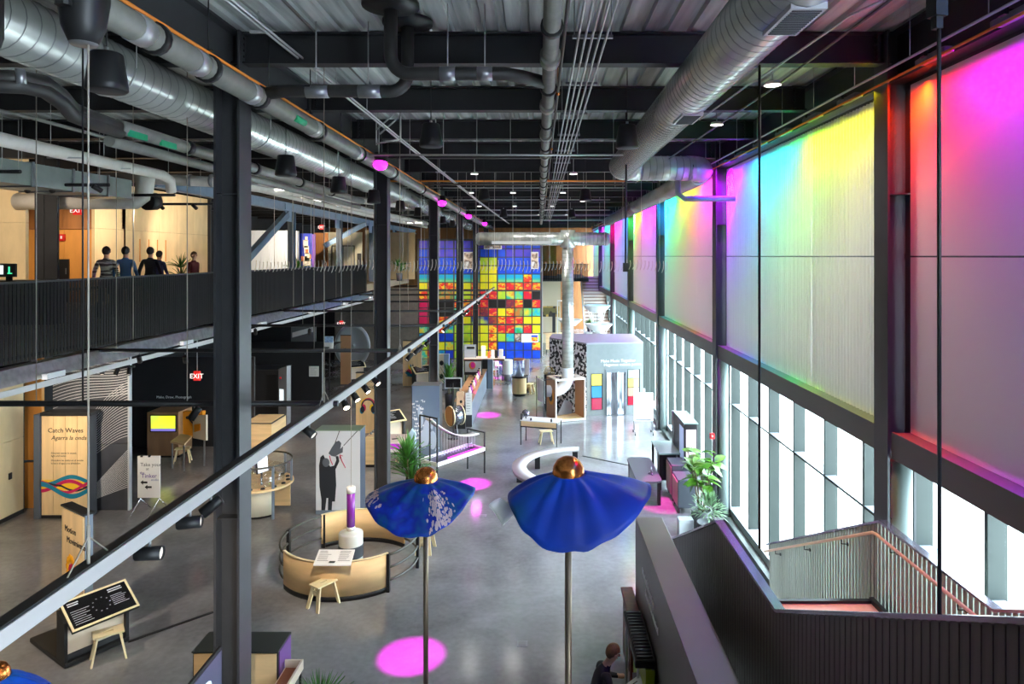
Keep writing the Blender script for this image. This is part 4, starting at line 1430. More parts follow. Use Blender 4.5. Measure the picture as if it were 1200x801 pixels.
exit_sign(91, 246, 19.5, 'red exit sign hung before the wooden recess on the mezzanine', 0.26, 0.28)
exit_sign(377, 266, 36, 'small red exit sign hung on the mezzanine beyond the blue poster', 0.24, 0.26)
exit_sign(231, 440, 20.5, 'red exit sign under the mezzanine left of the near column', 0.2, 0.28)
exit_sign(400, 379, 28.5, 'red exit sign above the round disc mirror', 0.16, 0.24)

# dark mezzanine columns
for (px, wpx, Y, lab) in ((54, 27, 17.2, 'dark steel column on the mezzanine before the wooden recess'), (242, 10, 29, 'dark steel column at the end of the plywood wall')):
    X = (px - VX) * Y / FPX
    hw = wpx * Y / FPX / 2
    y1 = Y + 0.3
    struct('column', lab, BEAMM, MB().box(X - hw, X - hw * 0.2, Y, Y + 0.03, MEZ, 9.5).box(X - hw, X + hw, Y + 0.03, Y + 0.06, MEZ, 9.5).box(X + hw * 0.2, X + hw, Y - 0.02, Y + 0.03, MEZ, 9.5))
t = thing('reception_desk', 'dark reception desk with a small screen, far left', 'desk', (-13.2, 15.6, MEZ))
MB().rbox(-13.6, -11.0, 15.4, 15.9, MEZ, MEZ + 0.95, 0.02).build('desk_body', DGREY, t)
MB().box(-13.7, -10.8, 15.3, 16.0, MEZ + 0.95, MEZ + 1.0).build('desk_top', BLACK, t)
c = at(9, 316, 15.3)
t = thing('monitor', 'small dark monitor with green symbol on the desk, far left', 'monitor', tuple(c))
MB().rbox(c.x - 0.24, c.x + 0.18, 15.3, 15.35, c.z - 0.16, c.z + 0.14, 0.01).build('casing', BLACK, t)
MB().box(c.x - 0.22, c.x - 0.1, 15.29, 15.3, c.z - 0.1, c.z + 0.1).build('picture', mat('screen_pale', (214, 226, 230), 0.4, emit=0.7), t)
MB().box(c.x + 0.02, c.x + 0.05, 15.29, 15.3, c.z - 0.09, c.z + 0.07).box(c.x + 0.0, c.x + 0.1, 15.29, 15.3, c.z - 0.09, c.z - 0.07).build('symbol', mat('screen_green', (60, 200, 140), 0.4, emit=1.0), t)
MB().box(c.x - 0.06, c.x + 0.02, 15.32, 15.42, c.z - 0.3, c.z - 0.16).build('stand', BLACK, t)

# grey wall, poster, beige rooms beyond
PWALL = mat('pale_grey_boards', (206, 214, 222), 0.6)
t = bpy.data.objects.new('wall_mezzanine', None)
COL.objects.link(t)
t['kind'] = 'structure'
t['label'] = 'pale grey boarded wall behind the near column on the mezzanine'
x0, x1 = at(270, 300, 33).x, at(342, 300, 33).x
for i in range(8):
    MB().box(x0 + (x1 - x0) * i / 8 + 0.006, x0 + (x1 - x0) * (i + 1) / 8 - 0.006, 33, 33.1, MEZ, 7.84).build('wall_board', PWALL, t)
MB().box(x1, at(348, 300, 33).x, 33, 33.3, MEZ, 7.82).build('wall_edge', WHITEM, t)
t = thing('poster', 'tall blue and violet poster with a pale figure on the mezzanine', 'poster', (at(359, 300, 34).x, 34, MEZ))
a, b, z1_ = at(348.5, 300, 34).x, at(366, 300, 34).x, at(350, 273.5, 34).z
MB().box(a, b, 33.98, 34.05, MEZ, z1_).build('poster_board', mat('poster_blue', (38, 62, 196), 0.5), t)
MB().box(b, at(369.5, 300, 34).x, 33.98, 34.05, MEZ, z1_ - 0.04).build('poster_edge', mat('poster_violet', (150, 96, 196), 0.5), t)
fg = MB()
for (u0, u1, v0, v1) in ((355.5, 361, 281, 290), (356.5, 362, 288, 297), (357, 363, 296, 306), (355, 360, 300, 312), (360, 364, 302, 312), (357.5, 360.5, 277, 282)):
    p, q = at(u0, v1, 33.97), at(u1, v0, 33.97)
    fg.box(p.x, q.x, 33.965, 33.98, p.z, q.z)
fg.build('poster_figure', mat('poster_cream', (240, 230, 206), 0.6), t)
fg = MB()
for (u0, u1, v0, v1) in ((353, 356, 300, 306), (363, 365, 298, 303), (358, 361, 292, 296)):
    p, q = at(u0, v1, 33.96), at(u1, v0, 33.96)
    fg.box(p.x, q.x, 33.955, 33.965, p.z, q.z)
fg.build('poster_accent', mat('poster_orange', (236, 130, 70), 0.6), t)
struct('wall_mezzanine', 'brown wooden room beyond the blue poster', BROWNW, MB().box(at(368, 0, 38).x, at(384, 0, 38).x, 38, 38.1, MEZ, 7.9))
BEIGE = mat('beige_wall', (206, 196, 166), 0.6)
o = struct('wall_mezzanine', 'beige wall with a double door on the mezzanine', BEIGE, MB().box(at(380, 0, 40).x, at(424, 0, 40).x, 40, 40.1, MEZ, 8.0))
a, b = at(388.5, 287.5, 39.97), at(415.5, 287.5, 39.97)
MB().box(a.x, a.x + 0.04, 39.95, 40, MEZ, a.z).box(b.x - 0.04, b.x, 39.95, 40, MEZ, a.z).box(a.x, b.x, 39.95, 40, a.z - 0.05, a.z).box((a.x + b.x) / 2, (a.x + b.x) / 2 + 0.02, 39.95, 40, MEZ, a.z).build('door_frame', DGREY, o)
struct('wall_mezzanine', 'pale plywood room beyond the beige wall', PLYW, MB().box(at(428, 0, 42).x, at(452, 0, 42).x, 42, 42.1, MEZ, 8.2).box(at(456, 0, 46).x, at(486, 0, 46).x, 46, 46.1, MEZ, 8.2))
p = at(421, 303, 38.5)
tag(MB().rbox(p.x - 0.1, p.x + 0.1, 38.4, 38.6, MEZ, p.z + 0.3, 0.02).build('kiosk_post', BLACK), 'narrow black post beside the beige double door', 'post')

# blue-grey steel truss
TR = mat('blue_grey_steel', (126, 146, 166), 0.45, var=0.06)
TRD = mat('shaded_blue_grey_steel', (96, 114, 132), 0.45, var=0.06)  # darker copy for posts and braces, shade put into the colour
t = thing('steel_truss', 'blue-grey steel truss above the mezzanine railing', 'truss', (-10.2, 22, MEZ))
xt = -10.2
MB().box(xt - 0.12, xt + 0.12, 18, 56, 8.72, 8.75).box(xt - 0.12, xt + 0.12, 18, 56, 8.42, 8.45).box(xt + 0.0, xt + 0.03, 18, 56, 8.45, 8.72).build('top_chord', TR, t)
for i, Y in enumerate((28.0, 34.7, 41.4, 48, 54)):
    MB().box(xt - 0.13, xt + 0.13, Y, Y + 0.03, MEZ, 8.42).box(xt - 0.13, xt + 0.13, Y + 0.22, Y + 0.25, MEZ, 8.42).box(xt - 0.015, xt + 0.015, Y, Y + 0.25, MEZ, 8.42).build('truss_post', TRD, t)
    MB().box(xt + 0.03, xt + 0.05, Y - 0.7, Y + 0.02, 8.0, 8.75).build('gusset_plate', TR, t)
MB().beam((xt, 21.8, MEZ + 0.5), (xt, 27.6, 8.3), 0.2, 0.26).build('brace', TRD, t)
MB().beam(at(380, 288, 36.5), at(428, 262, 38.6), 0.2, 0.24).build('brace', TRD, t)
# track rails over the mezzanine
for (px0, px1, py, Y, lab) in ((14, 128, 216.5, 13.5, 'black track rail with spotlights before the plywood at the left'), (128, 205, 228.5, 16.5, 'black track rail with spotlights over the people'), (0, 24, 201, 12, 'short black track rail at the left frame edge'), (100, 250, 239, 19, 'black track rail low above the plywood wall')):
    t = thing('track_rail', lab, 'track rail', tuple(at(px0, py, Y)))
    a, b = at(px0, py, Y), at(px1, py, Y)
    MB().tube([a, b], 0.035, 8).build('rail_body', BLACK, t)
    m = MB()
    for k_ in (0.1, 0.9):
        q = a.lerp(b, k_)
        m.tube([q, (q.x, q.y, 9.57)], 0.007, 5)
    m.build('hanger_rod', CONDUIT, t)
for (px, py, Y, dx, lab) in ((31, 222, 13.5, -0.5, 'first spotlight on the left mezzanine rail'), (60, 224, 13.5, -0.4, 'second spotlight on the left mezzanine rail'), (114, 225, 13.5, 0.8, 'third spotlight on the left mezzanine rail'), (189, 243, 19, 0.2, 'spotlight low before the plywood wall'), (228, 243, 19, 0.3, 'spotlight beside the dark post at the end of the plywood wall')):
    p = at(px, {13.5: 216.5, 16.5: 228.5, 19: 239}[Y], Y) + Vector((0, 0, 0.03))
    head(p, p + Vector((dx, 1.2, -0.9)), lab, stem=0.1)
for (x_, y_, tx, ty, tz, e) in ((-12, 13.5, -16, 18, 6.8, 260), (-11.5, 14, -14.2, 17.9, 6.8, 150), (-11.5, 20, -14, 24, 6.9, 380), (-11.3, 24, -14, 27, 7.0, 300), (-15.2, 20.5, -15.6, 23, 6.4, 160), (-11.5, 29, -12.8, 33, 7, 300), (-10.6, 36, -11.4, 40, 7, 240), (-11.3, 31, -11.6, 34, 6.6, 150)):
    lamp('SPOT', (x_, y_, 8.0), (tx, ty, tz), e, WARM, 0.08, None, 95, 0.8)

# ------------------------------------------------------------------ mosaic of heat pictures on the far wall
PAL = {
    'B': ramp_mat('heat_blue', [(20, 60, 200), (24, 84, 220), (30, 50, 190)], 1.2),
    'P': ramp_mat('heat_violet_blue', [(60, 60, 200), (92, 70, 200), (46, 60, 210)], 1.2),
    'C': ramp_mat('sky_bands', [(20, 90, 214), (10, 160, 220), (60, 200, 160), (240, 220, 40)], 1.0, stretch=(0.2, 0.2, 1)),
    'Y': ramp_mat('heat_yellow', [(252, 220, 30), (240, 226, 40), (222, 226, 40)], 1.6),
    'G': ramp_mat('heat_yellow_green', [(200, 222, 46), (170, 214, 60), (222, 226, 50)], 1.6),
    'O': ramp_mat('heat_orange', [(232, 50, 40), (248, 150, 40), (250, 210, 50), (236, 70, 50), (250, 190, 50)], 7.0, stretch=(1, 1, 1.6), blocky=True, interp='CONSTANT'),
    'R': ramp_mat('heat_red', [(226, 40, 50), (236, 60, 50), (216, 36, 70), (244, 150, 50), (226, 40, 50)], 6.0, stretch=(1, 1, 1.8), blocky=True, interp='CONSTANT'),
    'M': ramp_mat('heat_crimson', [(216, 30, 96), (196, 34, 84)], 1.6),
    'L': ramp_mat('heat_green', [(60, 180, 90), (40, 190, 170), (220, 220, 60), (230, 90, 60)], 2.0),
    'T': ramp_mat('heat_teal', [(20, 100, 210), (40, 190, 200), (120, 210, 110), (240, 210, 50)], 1.8),
    'N': ramp_mat('heat_navy', [(24, 50, 130), (40, 60, 150), (200, 210, 60)], 1.6),
    'D': ramp_mat('heat_brown', [(150, 50, 60), (170, 80, 50), (120, 50, 70)], 7.0, blocky=True, interp='CONSTANT'),
    'E': ramp_mat('heat_olive', [(120, 140, 70), (200, 130, 60), (150, 160, 90)], 7.0, blocky=True, interp='CONSTANT'),
    'K': mat('dark_opening', (24, 22, 22), 0.8),
    'W': ramp_mat('photo_print', [(236, 230, 222), (226, 200, 170), (120, 96, 80), (244, 240, 236)], 3.0),
}
ROWS = ["PPPPPPPPPPBBBB", "BPPPPPPBBBPPPP", "BBBBBBBGGBBBBB", "BBBBBBBYYBBBBB", "CCCCCCCYYCCCOC", "YOOOOYOYYORORO"[:14], "OGEELGORRGLTRKL"[:14], "MMKKOORRKKDOKR", "MDKKTRRDRYOETT", "MRORNYNNDORRYY", "LTRTGGYYORRLRY", "TBBBGGYYOGTWWT"[:14], "GGYLGGYYOBBBBO", "LOTBGGYYOBBBBB"]
ty = 44.0
t = thing('heat_mosaic', 'huge wall mosaic of square heat-coloured picture tiles in a dark grid', 'mosaic', (-4, ty, 0))
X0m = at(491, 0, ty).x
cell = 0.56
NC = 14
ztop = 7.62
cell_z = ztop / 14
MB().box(X0m - 0.1, X0m + NC * cell + 0.1, ty, ty + 0.15, 0, ztop + 0.1).build('frame_board', mat('dark_grey_frame', (74, 72, 74), 0.6), t)
src = {}
for r_ in range(14):
    for c_ in range(NC):
        k_ = (ROWS[r_] + 'OOOO')[c_]
        x_ = X0m + cell * (c_ + 0.5)
        z_ = ztop - cell_z * (r_ + 0.5)
        wx = 0.035 if c_ not in (4, 9) else 0.06
        nm = 'tile'
        piece(nm, MB().box(-cell / 2 + wx, cell / 2 - 0.035, -0.05, 0, -cell_z / 2 + (0.035 if r_ not in (5, 9) else 0.08), cell_z / 2 - 0.03), PAL[k_], (x_, ty, z_), t)
t2 = thing('framed_picture', 'white framed street picture hung on the blue part of the mosaic', 'picture', tuple(at(549.5, 305, 43.8)))
for lab, u0, u1, v0, v1 in (('white framed street picture hung on the blue part of the mosaic', 543, 556.5, 295, 315), ('wide framed picture under the far cross duct', 567, 588, 283, 292), ('narrow framed picture at the right edge of the mosaic', 622, 631, 295, 315), ('white notice with a small heat map low on the mosaic', 611, 631, 391, 401)):
    if u0 != 543:
        t2 = thing('framed_picture', lab, 'picture', tuple(at((u0 + u1) / 2, (v0 + v1) / 2, 43.8)))
    p, q = at(u0, v1, 43.86), at(u1, v0, 43.86)
    MB().box(p.x, q.x, 43.84, 43.95, p.z, q.z).build('frame', WHITEM, t2)
    if u0 == 611:
        MB().box(q.x - 0.45, q.x - 0.06, 43.82, 43.84, p.z + 0.08, q.z - 0.08).build('print', PAL['O'], t2)
        MB().box(q.x - 0.45, q.x - 0.06, 43.815, 43.82, q.z - 0.2, q.z - 0.08).build('print_sky', PAL['B'], t2)
    else:
        MB().box(p.x + 0.06, q.x - 0.06, 43.82, 43.84, p.z + 0.06, q.z - 0.06).build('print', PAL['W'], t2)

for x_ in (-6.5, -3.5, -0.8):
    lamp('SPOT', (x_, 38.5, 8.9), (x_, 44, 3.2), 500, DAY, 0.1, None, 75, 0.8)  # unseen spots added to brighten the mosaic

# ------------------------------------------------------------------ the end of the hall right of the mosaic
o = struct('wall_end', 'cream wall under the far upper gallery', mat('cream_wall', (226, 210, 178), 0.6), MB().box(at(633, 0, 52).x, at(657, 0, 52).x, 52, 52.1, 0, 4.9))
struct('gallery_floor', 'slab of the far upper gallery', DGREY, MB().box(at(600, 0, 50).x, at(690, 0, 50).x, 50, 61, 4.75, 5.0))
struct('wall_end', 'white edge post beside the mosaic', WHITEM, MB().box(at(633, 0, 45).x, at(636, 0, 45).x, 45, 45.2, 0, 7.4))
struct('wall_end', 'honey coloured upper wall of the far gallery', ORW, MB().box(at(633, 0, 56).x, at(652, 0, 56).x, 56, 56.1, 5, 7.6))
rl = thing('gallery_railing', 'black slatted railing of the far upper gallery', 'railing', (at(660, 0, 49.9).x, 49.9, 4.9))
a, b = at(633, 0, 49.9).x, at(690, 0, 49.9).x
s0 = piece('slat', MB().box(-0.04, 0.04, -0.01, 0.01, 4.8, 6.0), SLAT, (a, 49.9, 0), rl)
n = int((b - a) / 0.12)
for i in range(1, n):
    share(s0, (a + (b - a) * i / n, 49.9, 0), rl)
MB().box(a, b, 49.86, 49.94, 5.98, 6.04).build('top_rail', BLACK, rl)
st = thing('far_staircase', 'far staircase rising to the gallery beside the window wall', 'staircase', (4.1, 47, 0))
sx0, sx1 = at(683, 0, 50).x, at(713, 0, 50).x
tr = None
for i in range(22):
    if tr is None:
        tr = piece('tread', MB().box(sx0, sx1, -0.02, 0.3, -0.07, 0.0), mat('brown_tread', (120, 84, 66), 0.6), (0, 46.5, 0.22), st)
        ri = piece('riser', MB().box(sx0, sx1, 0.27, 0.3, 0.0, 0.16), mat('pale_riser', (200, 184, 172), 0.6), (0, 46.5, 0.22), st)
    else:
        share(tr, (0, 46.5 + 0.29 * i, 0.22 + 0.222 * i), st)
        share(ri, (0, 46.5 + 0.29 * i, 0.22 + 0.222 * i), st)
for xx in (sx0, sx1):
    MB().beam((xx, 46.4, 0.1), (xx, 52.8, 4.95), 0.06, 0.35).build('stringer', LIGHTM, st)
    MB().tube([(xx, 46.4, 1.2), (xx, 52.8, 6.1)], 0.03, 8).build('handrail', mat('pale_wood_rail', (220, 176, 130), 0.5), st)
t = thing('cabinet', 'wooden cabinet with a dark screen at the far end', 'cabinet', (at(650, 0, 47).x, 47, 0))
c = at(649, 0, 47).x
MB().box(c - 0.55, c + 0.5, 46.8, 47.3, 0.2, 1.25).build('cabinet_body', PLYH, t)
MB().box(c - 0.3, c + 0.4, 46.78, 46.8, 0.3, 1.0).build('screen', BLACK, t)
MB().box(c - 0.65, c + 0.6, 46.7, 47.35, 1.25, 1.32).build('cabinet_top', PLYH, t)
for dx in (-0.5, 0.45):
    MB().box(c + dx - 0.03, c + dx + 0.03, 46.85, 46.95, 0, 0.2).build('leg', BLACK, t)
MB().box(c - 0.1, c + 0.12, 47.1, 47.2, 1.32, 2.7).build('dark_post', BLACK, t)
t = thing('display_table', 'long low yellow table with dark pictures under the gallery', 'table', (at(643, 0, 50).x, 50, 0))
c = at(642, 0, 50).x
MB().box(c - 0.7, c + 0.6, 49.6, 50.2, 0.95, 1.02).build('table_top', PLYH, t)
for dx in (-0.6, 0.5):
    MB().box(c + dx - 0.03, c + dx + 0.03, 49.8, 49.9, 0, 0.95).build('leg', BLACK, t)
MB().box(c - 0.7, c + 0.9, 51.9, 51.95, 2.0, 2.8).build('picture_panel', ramp_mat('far_picture', [(220, 180, 90), (60, 50, 40), (190, 150, 80), (120, 110, 60)], 2.2, blocky=True, interp='CONSTANT'), t)
t = thing('open_shelf', 'pale open shelf frame left of the silver drop duct', 'shelf', (at(656, 0, 40).x, 40, 0))
a, b = at(653.5, 0, 40).x, at(660, 0, 40).x
for (x_, ) in ((a,), (b,)):
    MB().box(x_ - 0.02, x_ + 0.02, 40, 40.05, 0, 4.0).box(x_ - 0.02, x_ + 0.02, 40.4, 40.45, 0, 4.0).build('frame_post', WHITEM, t)
for z_ in (0.3, 1.6, 2.9, 3.95):
    MB().box(a, b, 40, 40.45, z_, z_ + 0.04).build('shelf', WHITEM, t)
t = thing('vortex_bowls', 'tower of two wide white bowls on clear cylinders behind the grey booth', 'fountain', (3.1, 36, 0))
BOWL = mat('white_bowl', (238, 240, 240), 0.25)
ACR = glass_mat('clear_acrylic', (0.95, 0.97, 0.97), 0.2)
for (px, py) in ((699.5, 358), (701.5, 380)):
    p = at(px, py, 36)
    MB().lathe([(0.25, -0.34), (0.5, -0.24), (0.7, -0.02), (0.74, 0.03), (0.68, 0.03), (0.45, -0.18), (0.2, -0.28)], p, 22).build('bowl', BOWL, t)
    MB().tube([p + Vector((0, 0, -0.3)), (p.x, p.y, 2.2 if py > 370 else p.z - 0.95)], 0.33, 16, cap=False).build('clear_cylinder', ACR, t)
    for a_ in range(4):
        q = p + Vector((0.6 * math.cos(a_ * PI / 2 + 0.5), 0.6 * math.sin(a_ * PI / 2 + 0.5), -0.1))
        MB().tube([q, (q.x * 0.5 + p.x * 0.5, q.y, p.z - 1.0)], 0.02, 6).build('strut', WHITEM, t)
MB().tube([(3.1, 36, 0), (3.1, 36, 2.6)], 0.3, 16).build('pedestal', WHITEM, t)
p = at(692, 372, 37)
MB().rbox(p.x - 0.3, p.x + 0.3, p.y - 0.3, p.y + 0.3, 0, p.z - 0.76, 0.02).build('plant_stand', WHITEM, t)
blade_plant('green plant seen through the clear cylinders of the bowls', (p.x, p.y, p.z - 0.75), 60, 0.5, 0.03, 0.8, 0.2, GREENL, pot=True, ph=0.3)
t = thing('vortex_bowl', 'white bowl half hidden behind the silver drop duct', 'fountain', tuple(at(668, 376, 34)))
p = at(668, 374, 34)
MB().lathe([(0.12, -0.36), (0.3, -0.3), (0.58, -0.04), (0.62, 0.0), (0.57, 0.0), (0.3, -0.2), (0.0, -0.26)], p, 22).build('bowl', BOWL, t)
MB().tube([(p.x, p.y, 0), (p.x, p.y, p.z - 0.3)], 0.12, 12).build('pedestal', WHITEM, t)
# ------------------------------------------------------------------ staircase on the right
SX0, SX1 = 2.31, 4.40


def gz(y):
    """Height of the stair guard's top at y."""
    if y < 6.55:
        return 3.19 + 0.505 * (6.55 - y)
    if y < 8.76:
        return 3.19
    return 3.19 - 0.49 * (y - 8.76)


st = thing('staircase', 'staircase with dark slatted guards and a pink lit landing at the right', 'staircase', (3.35, 8, 0))
TREAD = mat('warm_terrazzo_tread', (206, 178, 160), 0.35, var=0.06, scale=20)
tr = None
for i in range(13):
    y = 8.8 + 0.335 * i
    z = 2.12 - 0.163 * (i + 1)
    if tr is None:
        tr = piece('tread', MB().box(SX0 + 0.05, SX1 - 0.05, 0, 0.36, -0.05, 0), TREAD, (0, y, z), st)
        ri = piece('riser', MB().box(SX0 + 0.05, SX1 - 0.05, 0, 0.02, 0, 0.12), DGREY, (0, y, z), st)
    else:
        share(tr, (0, y, z), st)
        share(ri, (0, y, z), st)
for i in range(18):
    y = 6.55 - 0.325 * (i + 1)
    share(tr, (0, y, 2.12 + 0.163 * (i + 1)), st)
    share(ri, (0, y + 0.33, 2.12 + 0.163 * i), st)
MB().box(SX0 + 0.05, SX1 - 0.12, 6.5, 8.8, 2.0, 2.12).build('landing', mat('pink_lit_terrazzo', (240, 168, 146), 0.4, var=0.05, scale=20), st)  # pink light from the coloured wall put into the landing colour
MB().box(SX0 + 0.05, SX1 - 0.05, 8.8, 8.86, 1.98, 2.16).box(SX1 - 0.12, SX1 - 0.06, 6.5, 8.86, 1.98, 2.18).build('landing_nosing', BLACK, st)
MB().box(SX0 + 0.3, SX1 - 0.3, 6.4, 8.7, 1.75, 2.0).build('landing_frame', STEEL, st)
SLATR = mat('window_lit_slat', (150, 158, 148), 0.42, var=0.12, scale=3, stretch=(5, 5, 0.4))  # same slats as the left guard, window light put into a paler colour
RAILW = mat('pale_wood_handrail', (236, 186, 150), 0.35)
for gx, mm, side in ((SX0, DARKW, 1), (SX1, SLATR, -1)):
    g = link('guard', None, st)
    src = None
    n = int((13.1 - 0.9) / 0.093)
    for i in range(n):
        y = 0.9 + 0.093 * i
        zt = gz(y)
        zb = max(0.0, zt - 1.72)
        if src is None:
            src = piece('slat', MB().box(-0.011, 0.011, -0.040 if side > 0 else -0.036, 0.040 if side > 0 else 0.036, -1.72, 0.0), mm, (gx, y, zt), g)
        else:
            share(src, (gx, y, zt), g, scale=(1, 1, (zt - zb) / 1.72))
    pts = [(gx, 0.9, gz(0.9)), (gx, 6.55, 3.19), (gx, 8.76, 3.19), (gx, 13.1, gz(13.1))]
    m = MB()
    for a, b in zip(pts, pts[1:]):
        m.beam(Vector(a) + Vector((0, 0, 0.01)), Vector(b) + Vector((0, 0, 0.01)), 0.10, 0.03)
    m.build('cap', mat('dark_plum_cap', (150, 142, 160), 0.2, 0.85), g)
    hx = gx + side * 0.11
    hp = [(hx, y, gz(y) - 0.13) for y in (0.9, 6.5, 6.6, 8.7, 8.8, 13.0)]
    MB().tube(hp, 0.021, 10).build('handrail', RAILW, g)
    br = MB()
    for i in range(9):
        y = 1.6 + 1.35 * i
        br.tube([(gx + side * 0.012, y, gz(y) - 0.22), (hx, y, gz(y) - 0.21), (hx, y, gz(y) - 0.145)], 0.009, 6)
        br.tube([(gx + side * 0.012, y, gz(y) - 0.22), (gx + side * 0.03, y, gz(y) - 0.22)], 0.026, 8)
    br.build('handrail_bracket', BLACK, g)
    MB().beam((gx + side * 0.03, 0.9, gz(0.9) - 1.3), (gx + side * 0.03, 6.55, 1.89), 0.03, 0.28).beam((gx + side * 0.03, 6.5, 1.94), (gx + side * 0.03, 8.8, 1.94), 0.03, 0.28).beam((gx + side * 0.03, 8.76, 1.94), (gx + side * 0.03, 12.6, 0.08), 0.03, 0.26).build('stringer', BLACK, g)

# ------------------------------------------------------------------ grey display wall beside the stairs
t = thing('display_wall', 'thick grey half wall with two lines of white lettering beside the stairs', 'wall', (1.76, 8, 0))
WG = mat('warm_grey_wall_paint', (104, 99, 97), 0.42, var=0.06, scale=1.4)
MB().rbox(1.55, 1.975, 4.0, 11.0, 0.0, 2.4, 0.006).build('wall_body', WG, t)
MB().box(1.54, 1.985, 4.0, 11.01, 0.0, 0.1).build('wall_base', BLACK, t)
text('lettering', 'Musical Invention', 0.15, WINK, (1.546, 10.25, 1.84), (R(90), 0, R(-90)), t, 0.003)
text('lettering', 'Invención musical', 0.15, WINK, (1.546, 9.95, 1.66), (R(90), 0, R(-90)), t, 0.003)
t = thing('upright_cabinet', 'small dark red wooden cabinet against the grey wall', 'cabinet', (1.46, 10.7, 0))
RW = mat('red_brown_wood', (112, 38, 26), 0.35, var=0.25, scale=5, stretch=(2, 2, 0.4))
MB().rbox(1.37, 1.53, 10.28, 11.2, 0.12, 1.12, 0.01).build('cabinet_body', RW, t)
MB().rbox(1.34, 1.535, 10.25, 11.23, 1.12, 1.17, 0.01).build('cabinet_lid', RW, t)
for yy in (10.32, 11.12):
    MB().tube([(1.42, yy, 0), (1.42, yy, 0.13)], 0.025, 8).build('leg', BLACK, t)
MB().box(1.362, 1.37, 10.36, 11.12, 0.3, 1.0).build('door_panel', mat('dark_red_panel', (90, 28, 20), 0.4), t)
t = thing('instrument_rack', 'black framed rack of metal bars with a lime panel against the grey wall', 'rack', (1.42, 9.4, 0))
for (x_, y_) in ((1.30, 9.0), (1.30, 10.18), (1.5, 9.0), (1.5, 10.18)):
    MB().box(x_ - 0.015, x_ + 0.015, y_ - 0.015, y_ + 0.015, 0, 1.2).build('frame_post', mat('aluminium_post', (186, 188, 190), 0.3, 0.8), t)
MB().rbox(1.26, 1.53, 8.95, 10.22, 1.2, 1.3, 0.01).build('frame_top', BLACK, t)
m = MB()
for i in range(15):
    m.tube([(1.29, 9.02 + 0.08 * i, 1.312), (1.5, 9.02 + 0.08 * i, 1.312)], 0.013, 6)
m.build('metal_bar', GREYM, t)
MB().box(1.40, 1.52, 8.98, 10.16, 0.05, 1.15).build('lime_panel', mat('lime_green', (150, 168, 36), 0.45), t)
MB().box(1.31, 1.40, 9.2, 9.6, 0.2, 0.75).build('speaker_box', mat('mauve_grey', (120, 116, 130), 0.5), t)
t = thing('instrument_shelf', 'lime green shelf with a black clamp at the bottom edge by the grey wall', 'shelf', (1.42, 8.3, 0))
MB().box(1.36, 1.53, 7.3, 8.9, 0.2, 0.98).build('shelf_body', mat('lime_green', (150, 168, 36)), t)
MB().box(1.34, 1.54, 7.3, 8.9, 0.98, 1.0).build('shelf_top', mat('dark_lime', (98, 108, 30), 0.4), t)
MB().rbox(1.16, 1.5, 8.02, 8.12, 1.0, 1.1, 0.01).rbox(1.3, 1.42, 8.5, 8.58, 1.0, 1.08, 0.01).build('clamp', BLACK, t)
t = thing('instruction_panel', 'white slanted instruction card beside the bending person', 'sign', (1.2, 8.6, 0))
a = (Vector((1.08, 8.86, 1.02)), Vector((1.34, 9.06, 1.06)), Vector((1.36, 8.2, 0.98)), Vector((1.1, 8.1, 0.94)))
MB().prism(a, (0, 0, -0.02)).build('card', PAPER, t)
m = MB()
for i in range(7):
    q = 0.1 + 0.11 * i
    p, r_ = a[0].lerp(a[3], q) + (a[1] - a[0]) * 0.15, a[1].lerp(a[2], q) - (a[1] - a[0]) * (0.15 + 0.2 * random.random())
    m.beam(p + Vector((0, 0, 0.003)), r_ + Vector((0, 0, 0.003)), 0.012, 0.003)
m.build('print', INK, t, 'stuff')
MB().tube([(1.22, 8.6, 0.0), (1.22, 8.6, 0.98)], 0.025, 8).build('post', BLACK, t)

# ------------------------------------------------------------------ stools
def stool():
    t = thing('wooden_stool', 'x', 'stool', (0, 0, 0), group='low birch plywood stools')
    W = mat('pale_birch', (232, 212, 166), 0.5, var=0.08, scale=6, stretch=(1, 1, 0.2))
    m = MB()
    for (x0, x1, y0, y1) in ((-0.22, 0.22, -0.14, -0.022), (-0.22, 0.22, 0.022, 0.14), (-0.22, -0.07, -0.022, 0.022), (0.07, 0.22, -0.022, 0.022)):
        m.box(x0, x1, y0, y1, 0.425, 0.45)
    m.build('seat', W, t)
    for sx in (-1, 1):
        for sy in (-1, 1):
            MB().prism([(sx * 0.17, sy * 0.02, 0.425), (sx * 0.17, sy * 0.13, 0.425), (sx * 0.255, sy * 0.185, 0.0), (sx * 0.255, sy * 0.115, 0.0)], (sx * -0.028, 0, 0)).build('leg', W, t)
        MB().box(sx * 0.185 - 0.012, sx * 0.185 + 0.012, -0.07, 0.07, 0.27, 0.35).build('leg_brace', W, t)
    return t


st0 = stool()
for i, (px, py, rz, lab) in enumerate([(379, 709, 0.95, 'plywood stool in front of the round enclosure with the violet tube'), (127, 771, 0.62, 'plywood stool in front of the slanted black panel at lower left'),
                                       (499, 645, 1.5, 'plywood stool half hidden by the smaller blue canopy, right of the round enclosure'), (640, 519, 0.2, 'plywood stool under the long instrument table'),
                                       (214, 541, 0.3, 'plywood stool under the desk of the wooden kiosk'), (474, 541, 0.4, 'plywood stool behind the spiky dracaena'), (620.5, 460, 1.2, 'far plywood stool right of the round wooden pedestal'),
                                       (548, 470, 0.1, 'far plywood stool behind the counter with purple light'), (463, 518, 0.3, 'plywood stool right behind the second column')]):
    p = fl(px, py)
    if 'counter' in lab:
        p = Vector((-3.1, 30.2, 0))
    if i == 8:
        p = Vector((-5.15, 23.4, 0))
    o = st0 if i == 0 else dup(st0, p)
    o.location = p
    o.rotation_euler = (0, 0, rz)
    o['label'] = lab

